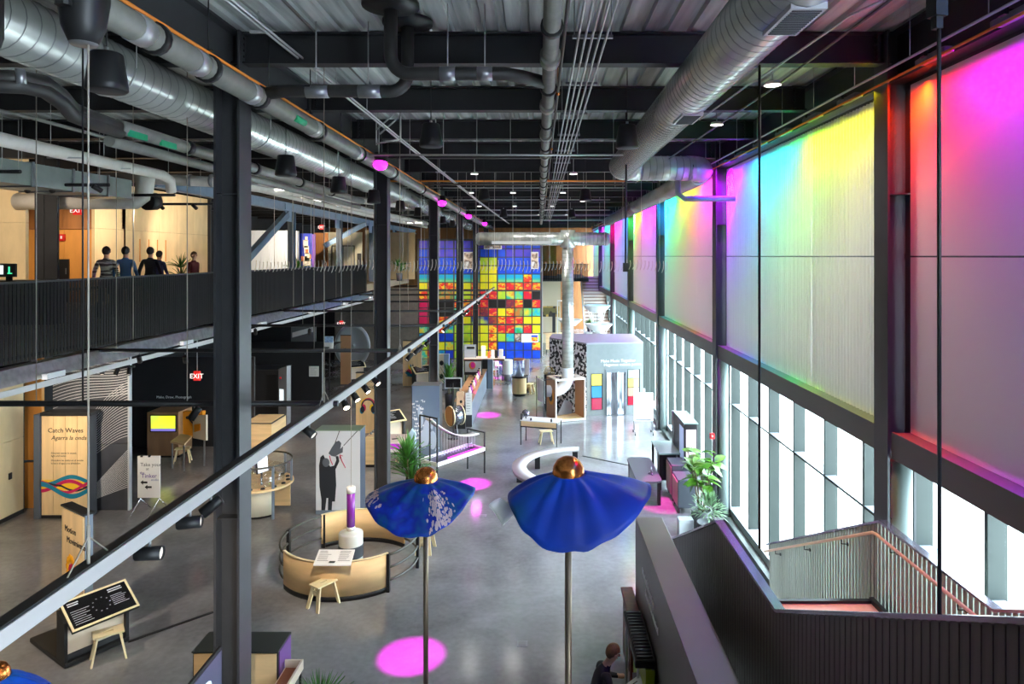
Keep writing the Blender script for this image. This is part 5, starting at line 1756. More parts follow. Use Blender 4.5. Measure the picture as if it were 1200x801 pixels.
# ------------------------------------------------------------------ spinning canopy sculptures
BLUEC = ramp_mat('deep_blue_cloth', [(6, 44, 110), (8, 60, 172), (12, 76, 194), (10, 84, 140)], 1.8, rough=0.45, detail=1)
TEALC = ramp_mat('blue_teal_cloth', [(10, 28, 130), (18, 56, 196), (14, 96, 160), (14, 40, 170), (18, 70, 210), (14, 120, 140)], 2.6, rough=0.4, detail=3)
SPLAT = ramp_mat('white_splash_print', [(20, 60, 190), (40, 90, 200), (236, 214, 216), (244, 240, 244)], 9.0, rough=0.5, detail=5, interp='CONSTANT')


def canopy(label, loc, clothm, rl, rt, splash=False, flap=False):
    x, y, zt = loc
    t = thing('canopy_sculpture', label, 'sculpture', (x, y, 0), 1e-4)
    MB().tube([(0, 0, 0.03), (0, 0, zt - 0.12)], 0.032, 12).build('pole', mat('bronze_pole', (128, 112, 92), 0.35, 0.6), t)
    MB().lathe([(0, 0.0), (0.3, 0.0), (0.3, 0.02), (0.05, 0.035), (0, 0.035)], (0, 0, 0), 24).build('base_plate', BLACK, t)
    MB().lathe([(0.15, -0.145), (0.148, -0.13), (0.140, -0.07), (0.108, -0.015), (0.06, 0.015), (0.0, 0.025)], (0, 0, zt), 24).build('dome', COPPER, t)

    def edge(a):
        ca = math.cos(a)
        rr = 0.54 + (rt - 0.54 if ca > 0 else rl - 0.54) * abs(ca) ** 1.8
        zz = -0.60 + 0.33 * abs(ca) ** 2.6 + (0.05 if ca > 0 else -0.04) * abs(ca)
        return rr, zz

    def f(u, v):
        a = 2 * PI * u
        rr, zz = edge(a)
        q = v
        r = 0.135 + (rr - 0.135) * q
        pl = (0.016 * math.sin(11 * a + 0.6) + 0.012 * math.sin(17 * a + 2 * q)) * q * (1.3 - q) * 1.6
        z = -0.13 + (zz + 0.10) * (0.45 * q + 0.55 * q ** 2.2) + pl
        return (r * math.cos(a), r * math.sin(a), zt + z)
    m = MB().grid(f, 96, 14, True, True)
    c = m.build('cloth', clothm, t)
    sm = c.modifiers.new('thick', 'SOLIDIFY')
    sm.thickness = 0.008
    if splash:
        m = MB()
        for i in range(230):
            if i < 180:
                a_, q_ = R(random.gauss(299, 8.5)), random.uniform(0.3, 0.97)
            else:
                a_, q_ = R(random.gauss(190, 9)), random.uniform(0.75, 0.98)
            s_ = random.uniform(0.006, 0.03) * (0.5 + q_)
            g = random.uniform(0.015, 0.06)
            vs = []
            for (da, dq) in ((-s_, -g * 0.3), (0, -g), (s_, -g * 0.2), (s_ * 0.7, g * 0.6), (0, g), (-s_ * 0.8, g * 0.5)):
                p = Vector(f((a_ + da) / (2 * PI), min(1.0, q_ + dq)))
                vs.append(p + Vector((math.cos(a_) * 0.004, math.sin(a_) * 0.004, 0.007)))
            m.add(vs, [(0, 1, 2, 3, 4, 5)])
        m.build('splash_print', mat('white_splash', (240, 222, 224), 0.5), t, 'stuff')
    if flap:
        o_ = Vector((x, y, 0))
        q4 = [at(586, 583, 6.36) - o_, at(572, 592, 6.30) - o_, at(589, 616, 6.18) - o_, at(607, 599, 6.28) - o_]
        m = MB().grid(lambda u, v: q4[0].lerp(q4[1], v).lerp(q4[3].lerp(q4[2], v), u) + Vector((0, 0.03 * math.sin(PI * u), 0.012 * math.sin(PI * v))), 6, 6)
        fo = m.build('white_flap', mat('white_cloth', (232, 230, 224), 0.7), t)
        fo.modifiers.new('thick', 'SOLIDIFY').thickness = 0.006
    return t


pb = at(666, 545, 6.3)
canopy('larger plain deep blue canopy with a copper dome and a white flap', (pb.x, 6.3, pb.z + 0.06), BLUEC, 0.56, 0.76, flap=True)
ps = at(499, 555, 8.5)
canopy('smaller blue and teal canopy with white splashes and a copper dome', (ps.x, 8.5, ps.z + 0.06), TEALC, 0.74, 0.62, splash=True)
p3 = at(-6, 785, 7.6)
canopy('third canopy with a copper dome cut off at the lower left corner', (p3.x, 7.6, p3.z + 0.06), BLUEC, 0.5, 0.5)

# ------------------------------------------------------------------ round enclosure with the violet tube
cx, cy, RR = -3.98, 14.42, 1.40
t = thing('round_enclosure', 'round plywood and black rail enclosure around the violet tube', 'enclosure', (cx, cy, 0))


def arc_wall(mb, r0, r1, z0, z1, a0, a1, n=16, c=(cx, cy)):
    return mb.lathe([(r0, z0), (r1, z0), (r1, z1), (r0, z1)], (c[0], c[1], 0), n, R(a0), R(a1), True, True)


for (a0, a1, nm) in ((-90 - 52, -90 + 46, 'front_panel'), (90 - 42, 90 + 43, 'back_panel')):
    p = arc_wall(MB(), RR - 0.03, RR, 0.1, 0.75, a0, a1).build(nm, mat('curved_birch', (228, 190, 136), 0.45, var=0.1, scale=4, stretch=(0.3, 0.3, 1.5)), t)
    arc_wall(MB(), RR - 0.02, RR - 0.005, 0.0, 0.1, a0, a1).build('toe_kick', BLACK, p)
    arc_wall(MB(), RR - 0.04, RR + 0.01, 0.75, 0.765, a0, a1).build('edge_strip', mat('pale_birch', (232, 212, 166)), p)
for (a0, a1) in ((-44, 48), (133, 218)):
    for z_ in (0.22, 0.47, 0.72):
        MB().tube([(cx + RR * math.cos(R(a0 + (a1 - a0) * i / 14)), cy + RR * math.sin(R(a0 + (a1 - a0) * i / 14)), z_) for i in range(15)], 0.026, 8).build('rail', mat('dark_bronze_rail', (66, 64, 56), 0.4), t)
for a_ in (3, 130, 172, -44):
    x_, y_ = cx + RR * math.cos(R(a_)), cy + RR * math.sin(R(a_))
    MB().box(x_ - 0.03, x_ + 0.03, y_ - 0.05, y_ + 0.05, 0, 0.75).build('post', BLACK, t)
t2 = thing('sand_pendulum_base', 'white drum with a dark band inside the round enclosure', 'pedestal', (cx, cy, 0))
MB().lathe([(0, 0.0), (0.25, 0.0), (0.25, 0.28)], (cx, cy, 0), 40, smooth=False).build('drum_foot', WHITEM, t2)
MB().lathe([(0.25, 0.28), (0.262, 0.29), (0.262, 0.52), (0.25, 0.53)], (cx, cy, 0), 40, smooth=False).build('dark_band', mat('slate_band', (62, 66, 72), 0.4), t2)
MB().lathe([(0.25, 0.53), (0.25, 0.76), (0.24, 0.78), (0.1, 0.82), (0, 0.82)], (cx, cy, 0), 40, smooth=False).build('drum_top', mat('off_white', (222, 218, 208), 0.5), t2)
t3 = thing('violet_tube', 'upright violet tube with white ends on the white drum', 'tube', (cx, cy, 0.82))
MB().tube([(cx, cy, 0.90), (cx, cy, 1.61)], 0.085, 18).build('tube_body', mat('violet_translucent', (128, 44, 150), 0.25), t3)
MB().tube([(cx, cy, 0.82), (cx, cy, 0.90)], 0.088, 18).build('tube_foot', WHITEM, t3)
MB().tube([(cx, cy, 1.61), (cx, cy, 1.73), (cx, cy, 1.74)], [0.093, 0.093, 0.08], 18).build('tube_cap', WHITEM, t3)
t4 = thing('sign_card', 'white slanted sign card on the front panel of the round enclosure', 'sign', tuple(at(391, 655, 13.1)))
s_ = 0.0
c4 = [at(367, 661.5, 12.92), at(411, 661.5, 12.92), at(416, 643.5, 13.35), at(374, 643.5, 13.35)]
MB().prism(c4, (0, -0.005, -0.02)).build('card', PAPER, t4)
m = MB()
nrm = (c4[1] - c4[0]).cross(c4[3] - c4[0]).normalized() * 0.004
for (u0, u1) in ((0.06, 0.4), (0.62, 0.95)):
    for i in range(7):
        v_ = 0.86 - 0.1 * i
        a, b = c4[0].lerp(c4[3], v_), c4[1].lerp(c4[2], v_)
        m.beam(a.lerp(b, u0) + nrm, a.lerp(b, u0 + (u1 - u0) * random.uniform(0.6, 1)) + nrm, 0.012 if i else 0.02, 0.002)
m.build('print', mat('grey_print', (120, 112, 112), 0.7), t4, 'stuff')
a, b = c4[0].lerp(c4[3], 0.2), c4[1].lerp(c4[2], 0.2)
MB().beam(a.lerp(b, 0.4) + nrm, a.lerp(b, 0.56) + nrm, 0.11, 0.002).build('print_figure', INK, t4)
MB().box(c4[0].x + 0.3, c4[0].x + 0.4, 13.02, 13.06, 0.76, c4[0].z - 0.0).build('card_bracket', BLACK, t4)

# ------------------------------------------------------------------ panel and slanted screen at the lower left
ang = math.atan2(0.83, 0.56)
t = thing('motion_exhibit', 'tall plywood panel with a spirograph drawing on a black plinth, lower left', 'panel', (-7.57, 10.89, 0), ang)
MB().rbox(0.0, 0.98, 0.0, 1.36, 0.02, 0.09, 0.01).build('plinth', BLACK, t)
MB().box(0.50, 0.62, 0.50, 1.34, 0.09, 2.2).build('panel_core', GREYP, t)
MB().box(0.475, 0.50, 0.52, 1.34, 0.09, 2.16).build('panel_face', PLY, t)
MB().box(0.46, 0.64, 0.48, 1.36, 2.2, 2.23).build('panel_cap', BLACK, t)
# print is laid in the panel's own plane: local axis y runs right to left as seen
fm = Matrix(((0, 0, -1), (-1, 0, 0), (0, 1, 0))).to_euler()
text('lettering', 'Motion', 0.15, INK, (0.472, 1.22, 1.80), fm, t, 0.003)
text('lettering', 'Movimiento', 0.15, INK, (0.472, 1.14, 1.62), fm, t, 0.003)
for (yy, zz, cc, nm) in ((0.78, 1.20, (240, 168, 20), 'spiro_yellow'), (0.70, 1.08, (204, 28, 84), 'spiro_red'), (0.74, 0.92, (20, 130, 180), 'spiro_blue')):
    m = MB()
    for i in range(9):
        pts = []
        for j in range(40):
            a_ = 2 * PI * j / 40
            rr = 0.16 + 0.05 * math.cos(10 * a_ + i * 0.7)
            pts.append((0.4735 - 0.0004 * i, yy + 0.2 + rr * 0.8 * math.cos(a_) + 0.02 * math.sin(i), zz + (rr + 0.03 * math.cos(i)) * math.sin(a_)))
        m.tube(pts, 0.008, 4, closed=True)
    m.build('spirograph_print', mat(nm, cc, 0.6), t, 'stuff')
t = thing('slanted_screen', 'slanted black information screen in a pale wooden frame, lower left', 'lectern', (-7.57, 10.89, 0), ang)
for x_ in (0.0, 0.93):
    MB().prism([(x_, 0.02, 0.09), (x_, 0.30, 0.09), (x_, 0.30, 0.86), (x_, 0.02, 0.72)], (0.05, 0, 0)).build('side', BLACK, t)
MB().box(0.05, 0.93, 0.10, 0.14, 0.18, 0.74).build('front_board', mat('pale_board', (226, 210, 186), 0.5), t)
MB().box(0.05, 0.93, 0.09, 0.15, 0.09, 0.18).build('kick_board', DGREY, t)
sl = math.atan2(0.30, 0.48)
M_ = Matrix.Translation((0.56, 0.10, 0.78)) @ Matrix.Rotation(sl, 4, 'X')
MB().box(-0.51, 0.51, -0.30, 0.30, -0.05, 0.0).move(M_).build('screen_body', BLACK, t)
fr = MB()
for b in ((-0.51, 0.51, -0.30, -0.265, 0, 0.012), (-0.51, 0.51, 0.265, 0.30, 0, 0.012), (-0.51, -0.475, -0.265, 0.265, 0, 0.012), (0.475, 0.51, -0.265, 0.265, 0, 0.012)):
    fr.box(*b)
fr.move(M_).build('screen_frame', mat('pale_birch', (232, 212, 166)), t)
MB().box(-0.475, 0.475, -0.265, 0.265, 0.0, 0.006).move(M_).build('screen_face', mat('black_glass', (20, 20, 22), 0.25), t)
m = MB()
for (x0, x1, z0, z1, n, th) in ((-0.43, -0.26, 0.17, 0.21, 2, 0.02), (-0.43, -0.15, -0.2, 0.05, 7, 0.008), (0.18, 0.41, 0.17, 0.21, 2, 0.02), (0.18, 0.44, -0.1, 0.08, 6, 0.008)):
    for i in range(n):
        zz = z1 - (z1 - z0) * i / max(1, n - 1)
        m.box(x0, x0 + (x1 - x0) * random.uniform(0.6, 1), zz - th / 2, zz + th / 2, 0.006, 0.008)
for i in range(10):
    a_ = 2 * PI * i / 10
    m.box(0.02 + 0.13 * math.cos(a_) - 0.01, 0.02 + 0.13 * math.cos(a_) + 0.01, 0.13 * math.sin(a_) - 0.006, 0.13 * math.sin(a_) + 0.006, 0.006, 0.008)
m.move(M_).build('screen_print', mat('pale_print', (186, 186, 190), 0.6), t, 'stuff')

# ------------------------------------------------------------------ boxes round the foot of the near column
t = thing('exhibit_cabinet', 'black topped cabinet with wooden front and violet side behind the near column', 'cabinet', (-4.3, 9.9, 0))
MB().box(-4.92, -3.71, 9.70, 10.18, 0.0, 0.98).build('cabinet_body', BLACK, t)
MB().rbox(-4.93, -3.70, 9.67, 10.19, 0.98, 1.0, 0.004).build('cabinet_top', mat('dark_green_black_top', (44, 48, 46), 0.5), t)
MB().box(-4.90, -3.73, 9.68, 9.70, 0.02, 0.96).build('cabinet_front', PLYH, t)
MB().box(-3.71, -3.695, 9.72, 10.16, 0.02, 0.97).build('cabinet_side', mat('violet_laminate', (108, 70, 134), 0.4), t)
t = thing('side_table', 'pale wooden trough table beside the violet cabinet side', 'table', (-3.5, 9.7, 0))
MB().box(-3.68, -3.42, 9.3, 9.9, 0.62, 0.65).box(-3.45, -3.42, 9.3, 9.9, 0.65, 0.76).box(-3.68, -3.45, 9.87, 9.9, 0.65, 0.76).build('trough', mat('pale_board', (226, 210, 186)), t)
MB().box(-3.66, -3.46, 9.32, 9.86, 0.652, 0.66).build('trough_lining', mat('red_brown_lining', (150, 96, 60), 0.6), t)
for x_, y_ in ((-3.65, 9.34), (-3.45, 9.34), (-3.65, 9.86), (-3.45, 9.86)):
    MB().box(x_ - 0.015, x_ + 0.015, y_ - 0.015, y_ + 0.015, 0, 0.62).build('leg', BLACK, t)
t = thing('globe_screen', 'screen with a pale blue globe picture in front of the near column', 'screen', (-4.0, 7.6, 0))
MB().rbox(-4.05, -4.0, 6.6, 8.62, 0.75, 1.69, 0.01).build('screen_casing', BLACK, t)
MB().box(-4.0, -3.993, 6.66, 8.58, 0.79, 1.65).build('screen_face', mat('slate_screen', (70, 76, 98), 0.3, emit=0.25), t)
m = MB()
for i in range(10):
    m.ell((-3.99, 7.95 + random.uniform(-0.28, 0.28), 1.22 + random.uniform(-0.25, 0.25)), (0.002, random.uniform(0.1, 0.22), random.uniform(0.08, 0.2)), 12, 6)
m.build('globe_picture', mat('globe_ice', (206, 222, 232), 0.5, emit=0.3), t, 'stuff')
for y_ in (7.0, 8.2):
    MB().box(-4.06, -4.02, y_, y_ + 0.06, 0, 0.76).build('post', BLACK, t)

# floor details
for (px, py, lab) in ((612, 754, 'square steel floor box near the tall pole'), (566, 604, 'square steel floor box between the blue canopies')):
    p = fl(px, py)
    t = thing('floor_box', lab, 'floor box', tuple(p))
    MB().box(p.x - 0.09, p.x + 0.09, p.y - 0.09, p.y + 0.09, 0.0, 0.006).build('cover_plate', GREYM, t)
    MB().box(p.x - 0.06, p.x + 0.06, p.y - 0.06, p.y + 0.06, 0.006, 0.009).build('lid', mat('concrete_lid', (130, 130, 130), 0.4), t)
for (a, b, lab) in (((150, 752), (250, 717), 'black cable strip on the floor right of the slanted screen'), ((683, 534), (737, 545), 'black cable strip on the floor between bench and dark table')):
    p, q = fl(*a), fl(*b)
    tag(MB().beam(p + Vector((0, 0, 0.006)), q + Vector((0, 0, 0.006)), 0.06, 0.012).build('cable_strip', BLACK), lab, 'cable')
# ------------------------------------------------------------------ exhibits in the middle of the hall
def px_poly(pts, Y, k, ox, oy):
    return [at(ox + u / k, oy + v / k, Y) for u, v in pts]


# silhouette panel
t = thing('silhouette_panel', 'white panel printed with a black silhouette of a person holding up a camera', 'panel', (-5.15, 17.7, 0))
MB().box(-5.72, -4.59, 17.50, 18.0, 0.0, 2.13).build('panel_core', mat('blue_grey_side', (96, 104, 124), 0.5), t)
MB().box(-5.72, -4.59, 17.48, 17.50, 0.0, 2.13).build('panel_face', mat('panel_white', (222, 222, 226), 0.5), t)
MB().box(-5.73, -4.58, 17.47, 18.01, 2.13, 2.15).build('panel_top', mat('sage_green_top', (132, 152, 128), 0.5), t)
MB().box(-5.72, -4.59, 17.47, 17.48, 0.0, 0.1).build('panel_skirting', GREYP, t)
yy = 17.478
pl = [(163, 690), (165, 590), (150, 490), (147, 340), (157, 280), (178, 262), (196, 300), (228, 348), (256, 340), (272, 300), (266, 272), (286, 272), (293, 310), (266, 368), (271, 480), (262, 600), (242, 600), (238, 672), (210, 680), (213, 575), (201, 575), (188, 686)]
MB().prism(px_poly(pl, yy, 6.16, 350, 490), (0, 0.002, 0)).build('silhouette_print', mat('charcoal_print', (38, 40, 46), 0.6), t)
c = at(350 + 197 / 6.16, 490 + 318 / 6.16, yy)
MB().ell(c, (0.095, 0.004, 0.115), 16, 8).build('silhouette_head', mat('head_print', (98, 102, 110), 0.6), t)
pl = [(215, 252), (240, 208), (265, 170), (290, 160), (308, 178), (300, 220), (320, 200), (318, 245), (290, 258), (262, 276), (235, 270)]
MB().prism(px_poly(pl, yy - 0.001, 6.16, 350, 490), (0, 0.002, 0)).build('camera_print', mat('mid_grey_print', (88, 92, 100), 0.6), t)
m = MB()
for a, b in (((262, 180), (295, 88)), ((325, 196), (424, 90))):
    m.tube(px_poly([a, b], yy, 6.16, 350, 490), 0.009, 5)
m.build('stick_print', INK, t)
m = MB()
for pp in ([(224, 268), (230, 300), (246, 335)], [(298, 262), (314, 310), (338, 356)], [(298, 290), (298, 262), (318, 272)]):
    m.tube(px_poly(pp, yy, 6.16, 350, 490), 0.012, 5)
m.build('arrow_print', mat('crimson_print', (206, 44, 84), 0.6), t)


def title_panel(label, x0, x1, y, h, l1, l2, dy=0.0, size=0.17, tz=0.0):
    t = thing('title_panel', label, 'panel', ((x0 + x1) / 2, y, 0))
    MB().box(x0, x1, y + 0.02, y + 0.16, 0, h).build('panel_core', GREYP, t)
    n = 4
    for i in range(n):
        MB().box(x0 + (x1 - x0) * i / n + 0.003, x0 + (x1 - x0) * (i + 1) / n - 0.003, y, y + 0.02, 0.02, h).build('panel_board', PLY, t)
    MB().box(x0 - 0.01, x1 + 0.01, y - 0.01, y + 0.17, h, h + 0.03).build('panel_cap', BLACK, t)
    text('lettering', l1, size, INK, (x0 + (x1 - x0) * 0.13, y - 0.004, h - 0.52 + tz), (R(90), 0, 0), t, 0.002)
    text('lettering', l2, size, INK, (x0 + (x1 - x0) * 0.26, y - 0.004, h - 0.75 + tz), (R(90), 0, 0), t, 0.002)
    return t


def flat(mb, pts, y):
    return mb.prism([(x, y, z) for x, z in pts], (0, 0.003, 0))


def ring_pts(cx_, cz_, r0, r1, a0, a1, n=16, ex=1.0):
    return [(cx_ + ex * r0 * math.cos(R(a0 + (a1 - a0) * i / n)), cz_ + r0 * math.sin(R(a0 + (a1 - a0) * i / n))) for i in range(n + 1)] + [(cx_ + ex * r1 * math.cos(R(a1 - (a1 - a0) * i / n)), cz_ + r1 * math.sin(R(a1 - (a1 - a0) * i / n))) for i in range(n + 1)]


CY, CM, CYL, CK = mat('print_cyan', (0, 120, 150), 0.6), mat('print_magenta', (200, 22, 84), 0.6), mat('print_yellow', (244, 196, 30), 0.6), mat('print_black_blue', (24, 30, 48), 0.6)
# Catch Waves
YC = 17.2
a, b = at(48.5, 0, YC).x, at(104.5, 0, YC).x
t = thing('title_panel', 'plywood title panel lettered Catch Waves with a coloured wave band', 'panel', ((a + b) / 2, YC, 0))
MB().box(a - 0.16, a - 0.02, YC - 0.05, YC + 0.4, 0, 2.62).build('side_post', mat('slate_side', (84, 92, 104), 0.5), t)
MB().box(a, b, YC + 0.02, YC + 0.3, 0.0, 2.58).build('panel_core', DGREY, t)
for i in range(4):
    MB().box(a + (b - a) * i / 4 + 0.004, a + (b - a) * (i + 1) / 4 - 0.004, YC, YC + 0.02, 0.08, 2.58).build('panel_board', PLY, t)
MB().box(a - 0.02, b + 0.05, YC - 0.02, YC + 0.4, 2.58, 2.66).build('panel_cap', BLACK, t)
MB().box(a, b, YC - 0.005, YC + 0.02, 0.0, 0.08).build('toe_kick', BLACK, t)
text('lettering', 'Catch Waves', 0.165, INK, (at(56, 0, YC).x, YC - 0.004, at(0, 506.5, YC).z), (R(90), 0, 0), t, 0.003)
text('lettering', 'Agarra la onda', 0.15, INK, (at(60, 0, YC).x, YC - 0.004, at(0, 515, YC).z), (R(90), 0, 0), t, 0.002, shear=0.25)
for (py, s) in ((531.5, 'Discover waves in sound,'), (534.8, 'light and water.'), (540, 'Descubre las ondas en el sonido,'), (543.5, 'la luz y el agua a tu alrededor.')):
    text('lettering', s, 0.062, INK, (at(60, 0, YC).x, YC - 0.004, at(0, py, YC).z), (R(90), 0, 0), t, 0.001)


def band(mm, f0, th, lay):
    n = 24
    top = [(a + (b - a) * i / n, f0(i / n) + th / 2) for i in range(n + 1)]
    bot = [(a + (b - a) * (n - i) / n, f0(1 - i / n) - th / 2) for i in range(n + 1)]
    m = MB()
    vs = [(x, YC - 0.003 - 0.002 * lay, z) for x, z in top] + [(x, YC - 0.003 - 0.002 * lay, z) for x, z in reversed(bot)]
    m.add(vs, [(i, i + 1, n + 2 + i, n + 1 + i) for i in range(n)])
    m.build('wave_print', mm, t)


zc = at(0, 569, YC).z
band(CYL, lambda u: zc + 0.02 + 0.0 * u, 0.26, 0)
band(CY, lambda u: zc + 0.16 - 0.0 * u + 0.03 * math.sin(6.3 * u) if u < 0 else zc + 0.13 + 0.10 * math.sin(5.6 * u - 2.0), 0.1, 1)
band(CM, lambda u: zc + 0.0 + 0.12 * math.sin(5.4 * u - 1.6), 0.09, 2)
band(CK, lambda u: zc + 0.13 - 0.13 * math.sin(2.9 * u + 0.1) if u < 0.45 else zc + 0.0 - 0.12 * math.sin(5.6 * u - 2.4), 0.05, 3)
band(CM, lambda u: zc - 0.02 - 0.14 * math.sin(5.2 * u - 1.2), 0.07, 4)
band(CY, lambda u: zc - 0.10 - 0.16 * math.sin(4.6 * u - 1.4), 0.12, 5)

# wall of white wave lines
YW = 17.75
x0, x1 = at(62, 0, YW).x, at(151, 0, YW).x
t = thing('wave_panel', 'dark grey panel covered in fine white wave lines', 'panel', ((x0 + x1) / 2, YW, 0))
for (za, zb) in ((0.0, 1.72), (1.735, 4.0)):
    MB().box(x0, x1 - 0.02, YW, YW + 0.08, za, zb).build('panel_sheet', mat('charcoal_sheet', (58, 60, 66), 0.45, var=0.25, scale=1.6), t)
MB().box(x1 - 0.02, x1 + 0.02, YW - 0.02, YW + 0.1, 0, 4.0).build('panel_edge', mat('pale_edge', (176, 178, 182), 0.4), t)
m = MB()
n = 36
for k_ in range(20):
    for fam in (0, 1, 2):
        pts = []
        for i in range(n + 1):
            u = i / n
            if fam == 0:
                z = 1.0 + 0.045 * k_ * (1 + 0.5 * u) + 0.95 * u * u * (3 - 2 * u) - 0.12 * math.sin(3 * u + k_ * 0.05)
            elif fam == 1:
                z = 2.5 + 0.075 * k_ + 0.35 * math.sin(2.6 * u + 0.4 + k_ * 0.03) + 0.5 * u ** 3
            else:
                z = 0.10 + 0.05 * k_ * u + 0.75 * max(0.0, u - 0.35) ** 0.9 - 0.02 * k_ * (1 - u)
            pts.append((x0 + (x1 - 0.03 - x0) * u, max(0.02, min(3.98, z))))
        th = 0.006
        vs = [(x, YW - 0.003, z + th) for x, z in pts] + [(x, YW - 0.003, z - th) for x, z in pts]
        m.add(vs, [(i, i + 1, n + 2 + i, n + 1 + i) for i in range(n) if 0.05 < pts[i][1] < 3.95])
m.build('wave_line_print', mat('white_line_print', (212, 212, 214), 0.6), t, 'stuff')
# pale plywood room corner at far left of the hall floor
o = plywood_wall('plywood wall of the ground floor room at the left edge', [(-13.4, -13.3, 12.5, 17.6, 0.1, 1.95), (-13.4, -13.3, 12.5, 17.6, 1.96, 4.2)])
MB().box(-13.31, -13.28, 12.5, 17.6, 0, 0.1).build('toe_kick', BLACK, o)
MB().box(-13.3, -13.28, 17.1, 17.2, 1.0, 1.16).build('switch_plate', BLACK, o)
plywood_wall('honey coloured door pier beside the plywood room', [(-13.5, -13.05, 17.9, 18.0, 0.0, 1.18), (-13.5, -13.05, 17.9, 18.0, 1.26, 4.2)], ORW)

# black back walls of the left wing
struct('wall_dark', 'matte black wall behind the wooden kiosk', BLKWALL, MB().box(-15.0, -9.9, 23.7, 23.8, 0, 3.1))
o = bpy.data.objects['wall_dark']
text('lettering', 'Make, Draw, Photograph', 0.12, WINK, (at(183, 0, 23.66).x, 23.68, at(0, 466.5, 23.66).z), (R(90), 0, 0), o, 0.002)
struct('wall_dark', 'matte black far wall of the left wing', BLKWALL, MB().box(-19, -8.6, 43.8, 43.9, 0, 4.6))
struct('wall_dark', 'grey brown wall left of the heat mosaic', mat('grey_brown_wall', (96, 88, 80), 0.7, var=0.1), MB().box(-13, at(490, 0, 43.5).x, 43.4, 43.5, 0, 4.6))
struct('wall_dark', 'dark wall panel on the left behind the wave panel', BLKWALL, MB().box(-15.0, -14.9, 18.3, 23.7, 0, 4.5))
o = struct('wall_dark', 'black room with a white notice left of the disc mirror', BLKWALL, MB().box(-14.2, at(378, 0, 31).x, 31, 31.1, 0, 2.35).box(-14.2, at(378, 0, 31).x, 31.1, 34, 2.3, 2.35))
MB().box(at(377.5, 0, 31).x, at(378.6, 0, 31).x, 30.97, 31.0, 0, 2.3).build('room_edge', LIGHTM, o)
p, q = at(362, 441, 30.95), at(373.3, 429, 30.95)
t = thing('wall_notice', 'white notice on the black room wall', 'notice', (p.x, 30.95, p.z))
MB().box(p.x, q.x, 30.96, 31.0, p.z, q.z).build('sheet', PAPER, t)
text_lines(MB(), p.x + 0.06, q.x - 0.06, p.z + 0.08, q.z - 0.08, 30.955, 5).build('print', mat('grey_print', (120, 112, 112)), t, 'stuff')
o = struct('wall_dark', 'grey gallery wall with a white strip under the mezzanine', mat('mid_grey_wall', (110, 112, 114), 0.6), MB().box(at(341, 0, 36).x, at(370, 0, 36).x, 36, 36.1, 0, 3.0))
p, q = at(342, 395.5, 35.9), at(366, 383, 35.9)
MB().prism([(p.x, 35.95, p.z), (q.x, 35.95, p.z + 0.3), (q.x, 35.95, q.z), (p.x, 35.95, q.z - 0.3)], (0, 0.04, 0)).build('white_strip', WHITEM, o)
text('lettering', '25', 0.55, mat('pale_print', (186, 186, 190)), (at(354, 0, 35.9).x, 35.93, at(0, 409, 35.9).z), (R(90), 0, 0), o, 0.003)
p, q = at(380.5, 411, 32), at(390.5, 394, 32)
t = thing('info_stand', 'white and blue poster stand left of the disc mirror', 'stand', (p.x, 32, 0))
MB().box(p.x, q.x, 32, 32.05, p.z, q.z).build('poster_sheet', PAPER, t)
MB().box(p.x, q.x, 31.99, 32, q.z - 0.28, q.z).build('poster_picture', mat('pale_blue_print', (150, 176, 206), 0.6, var=0.3, scale=9), t)
MB().box(p.x + 0.18, p.x + 0.24, 32.0, 32.05, 0, p.z).build('stand_post', BLACK, t)

# wooden kiosk with screen
t = thing('wooden_kiosk', 'wooden kiosk with a yellow screen and an orange interior under the mezzanine', 'kiosk', (-12, 22.5, 0))
KW = mat('walnut_ply', (168, 128, 92), 0.5, var=0.12, scale=4, stretch=(1, 1, 0.2))
MB().box(-12.82, -11.80, 22.32, 23.2, 0.08, 1.5).build('kiosk_body', KW, t)
MB().box(-12.82, -11.8, 22.4, 23.2, 0.0, 0.08).build('toe_kick', BLACK, t)
MB().box(-11.80, -11.15, 22.6, 22.8, 0.62, 1.46).build('back_panel', mat('orange_interior', (236, 150, 30), 0.5), t)
MB().prism([at(225.7, 487, 21.9), at(241.4, 486, 21.5), at(241.4, 516, 21.5), at(226, 513, 21.9)], (0.03, 0.05, 0)).build('white_wing', mat('pale_board', (226, 210, 186)), t)
MB().prism([at(228, 506, 21.8), at(235, 504, 21.65), at(235, 496, 21.65), at(228, 497, 21.8)], (-0.006, -0.02, 0)).build('wing_window', mat('orange_interior', (236, 150, 30)), t)
s_ = MB().box(-12.72, -11.86, 22.30, 22.32, 0.86, 1.42).build('screen_bezel', BLACK, t)
MB().box(-12.69, -11.89, 22.295, 22.3, 0.97, 1.39).build('screen_picture', ramp_mat('yellow_screen', [(206, 210, 40), (190, 206, 60), (150, 190, 90)], 1.0, emit=0.8), s_)
MB().box(-12.69, -11.89, 22.294, 22.3, 0.89, 0.97).build('screen_strip', mat('violet_screen', (120, 110, 190), 0.4, emit=0.6), s_)
m = MB()
for (x_, z_) in ((-11.62, 1.27), (-11.5, 1.25), (-11.3, 1.02), (-11.28, 0.9)):
    m.ell((x_, 22.56, z_), (0.07, 0.05, 0.05), 8, 6)
m.tube([(-11.62, 22.57, 1.27), (-11.3, 22.57, 0.9)], 0.02, 6).build('hanging_tool', BLACK, t)
MB().prism([(-11.46, 21.2, 0.80), (-10.87, 20.9, 0.80), (-11.09, 21.8, 0.82), (-11.55, 22.0, 0.84)], (0, 0, 0.05)).build('desk_top', PLYH, t)
for (x_, y_) in ((-11.42, 21.24), (-10.92, 20.98), (-10.55, 21.5)):
    MB().box(x_ - 0.02, x_ + 0.02, y_ - 0.02, y_ + 0.02, 0, 0.8).build('leg', GREYM, t)
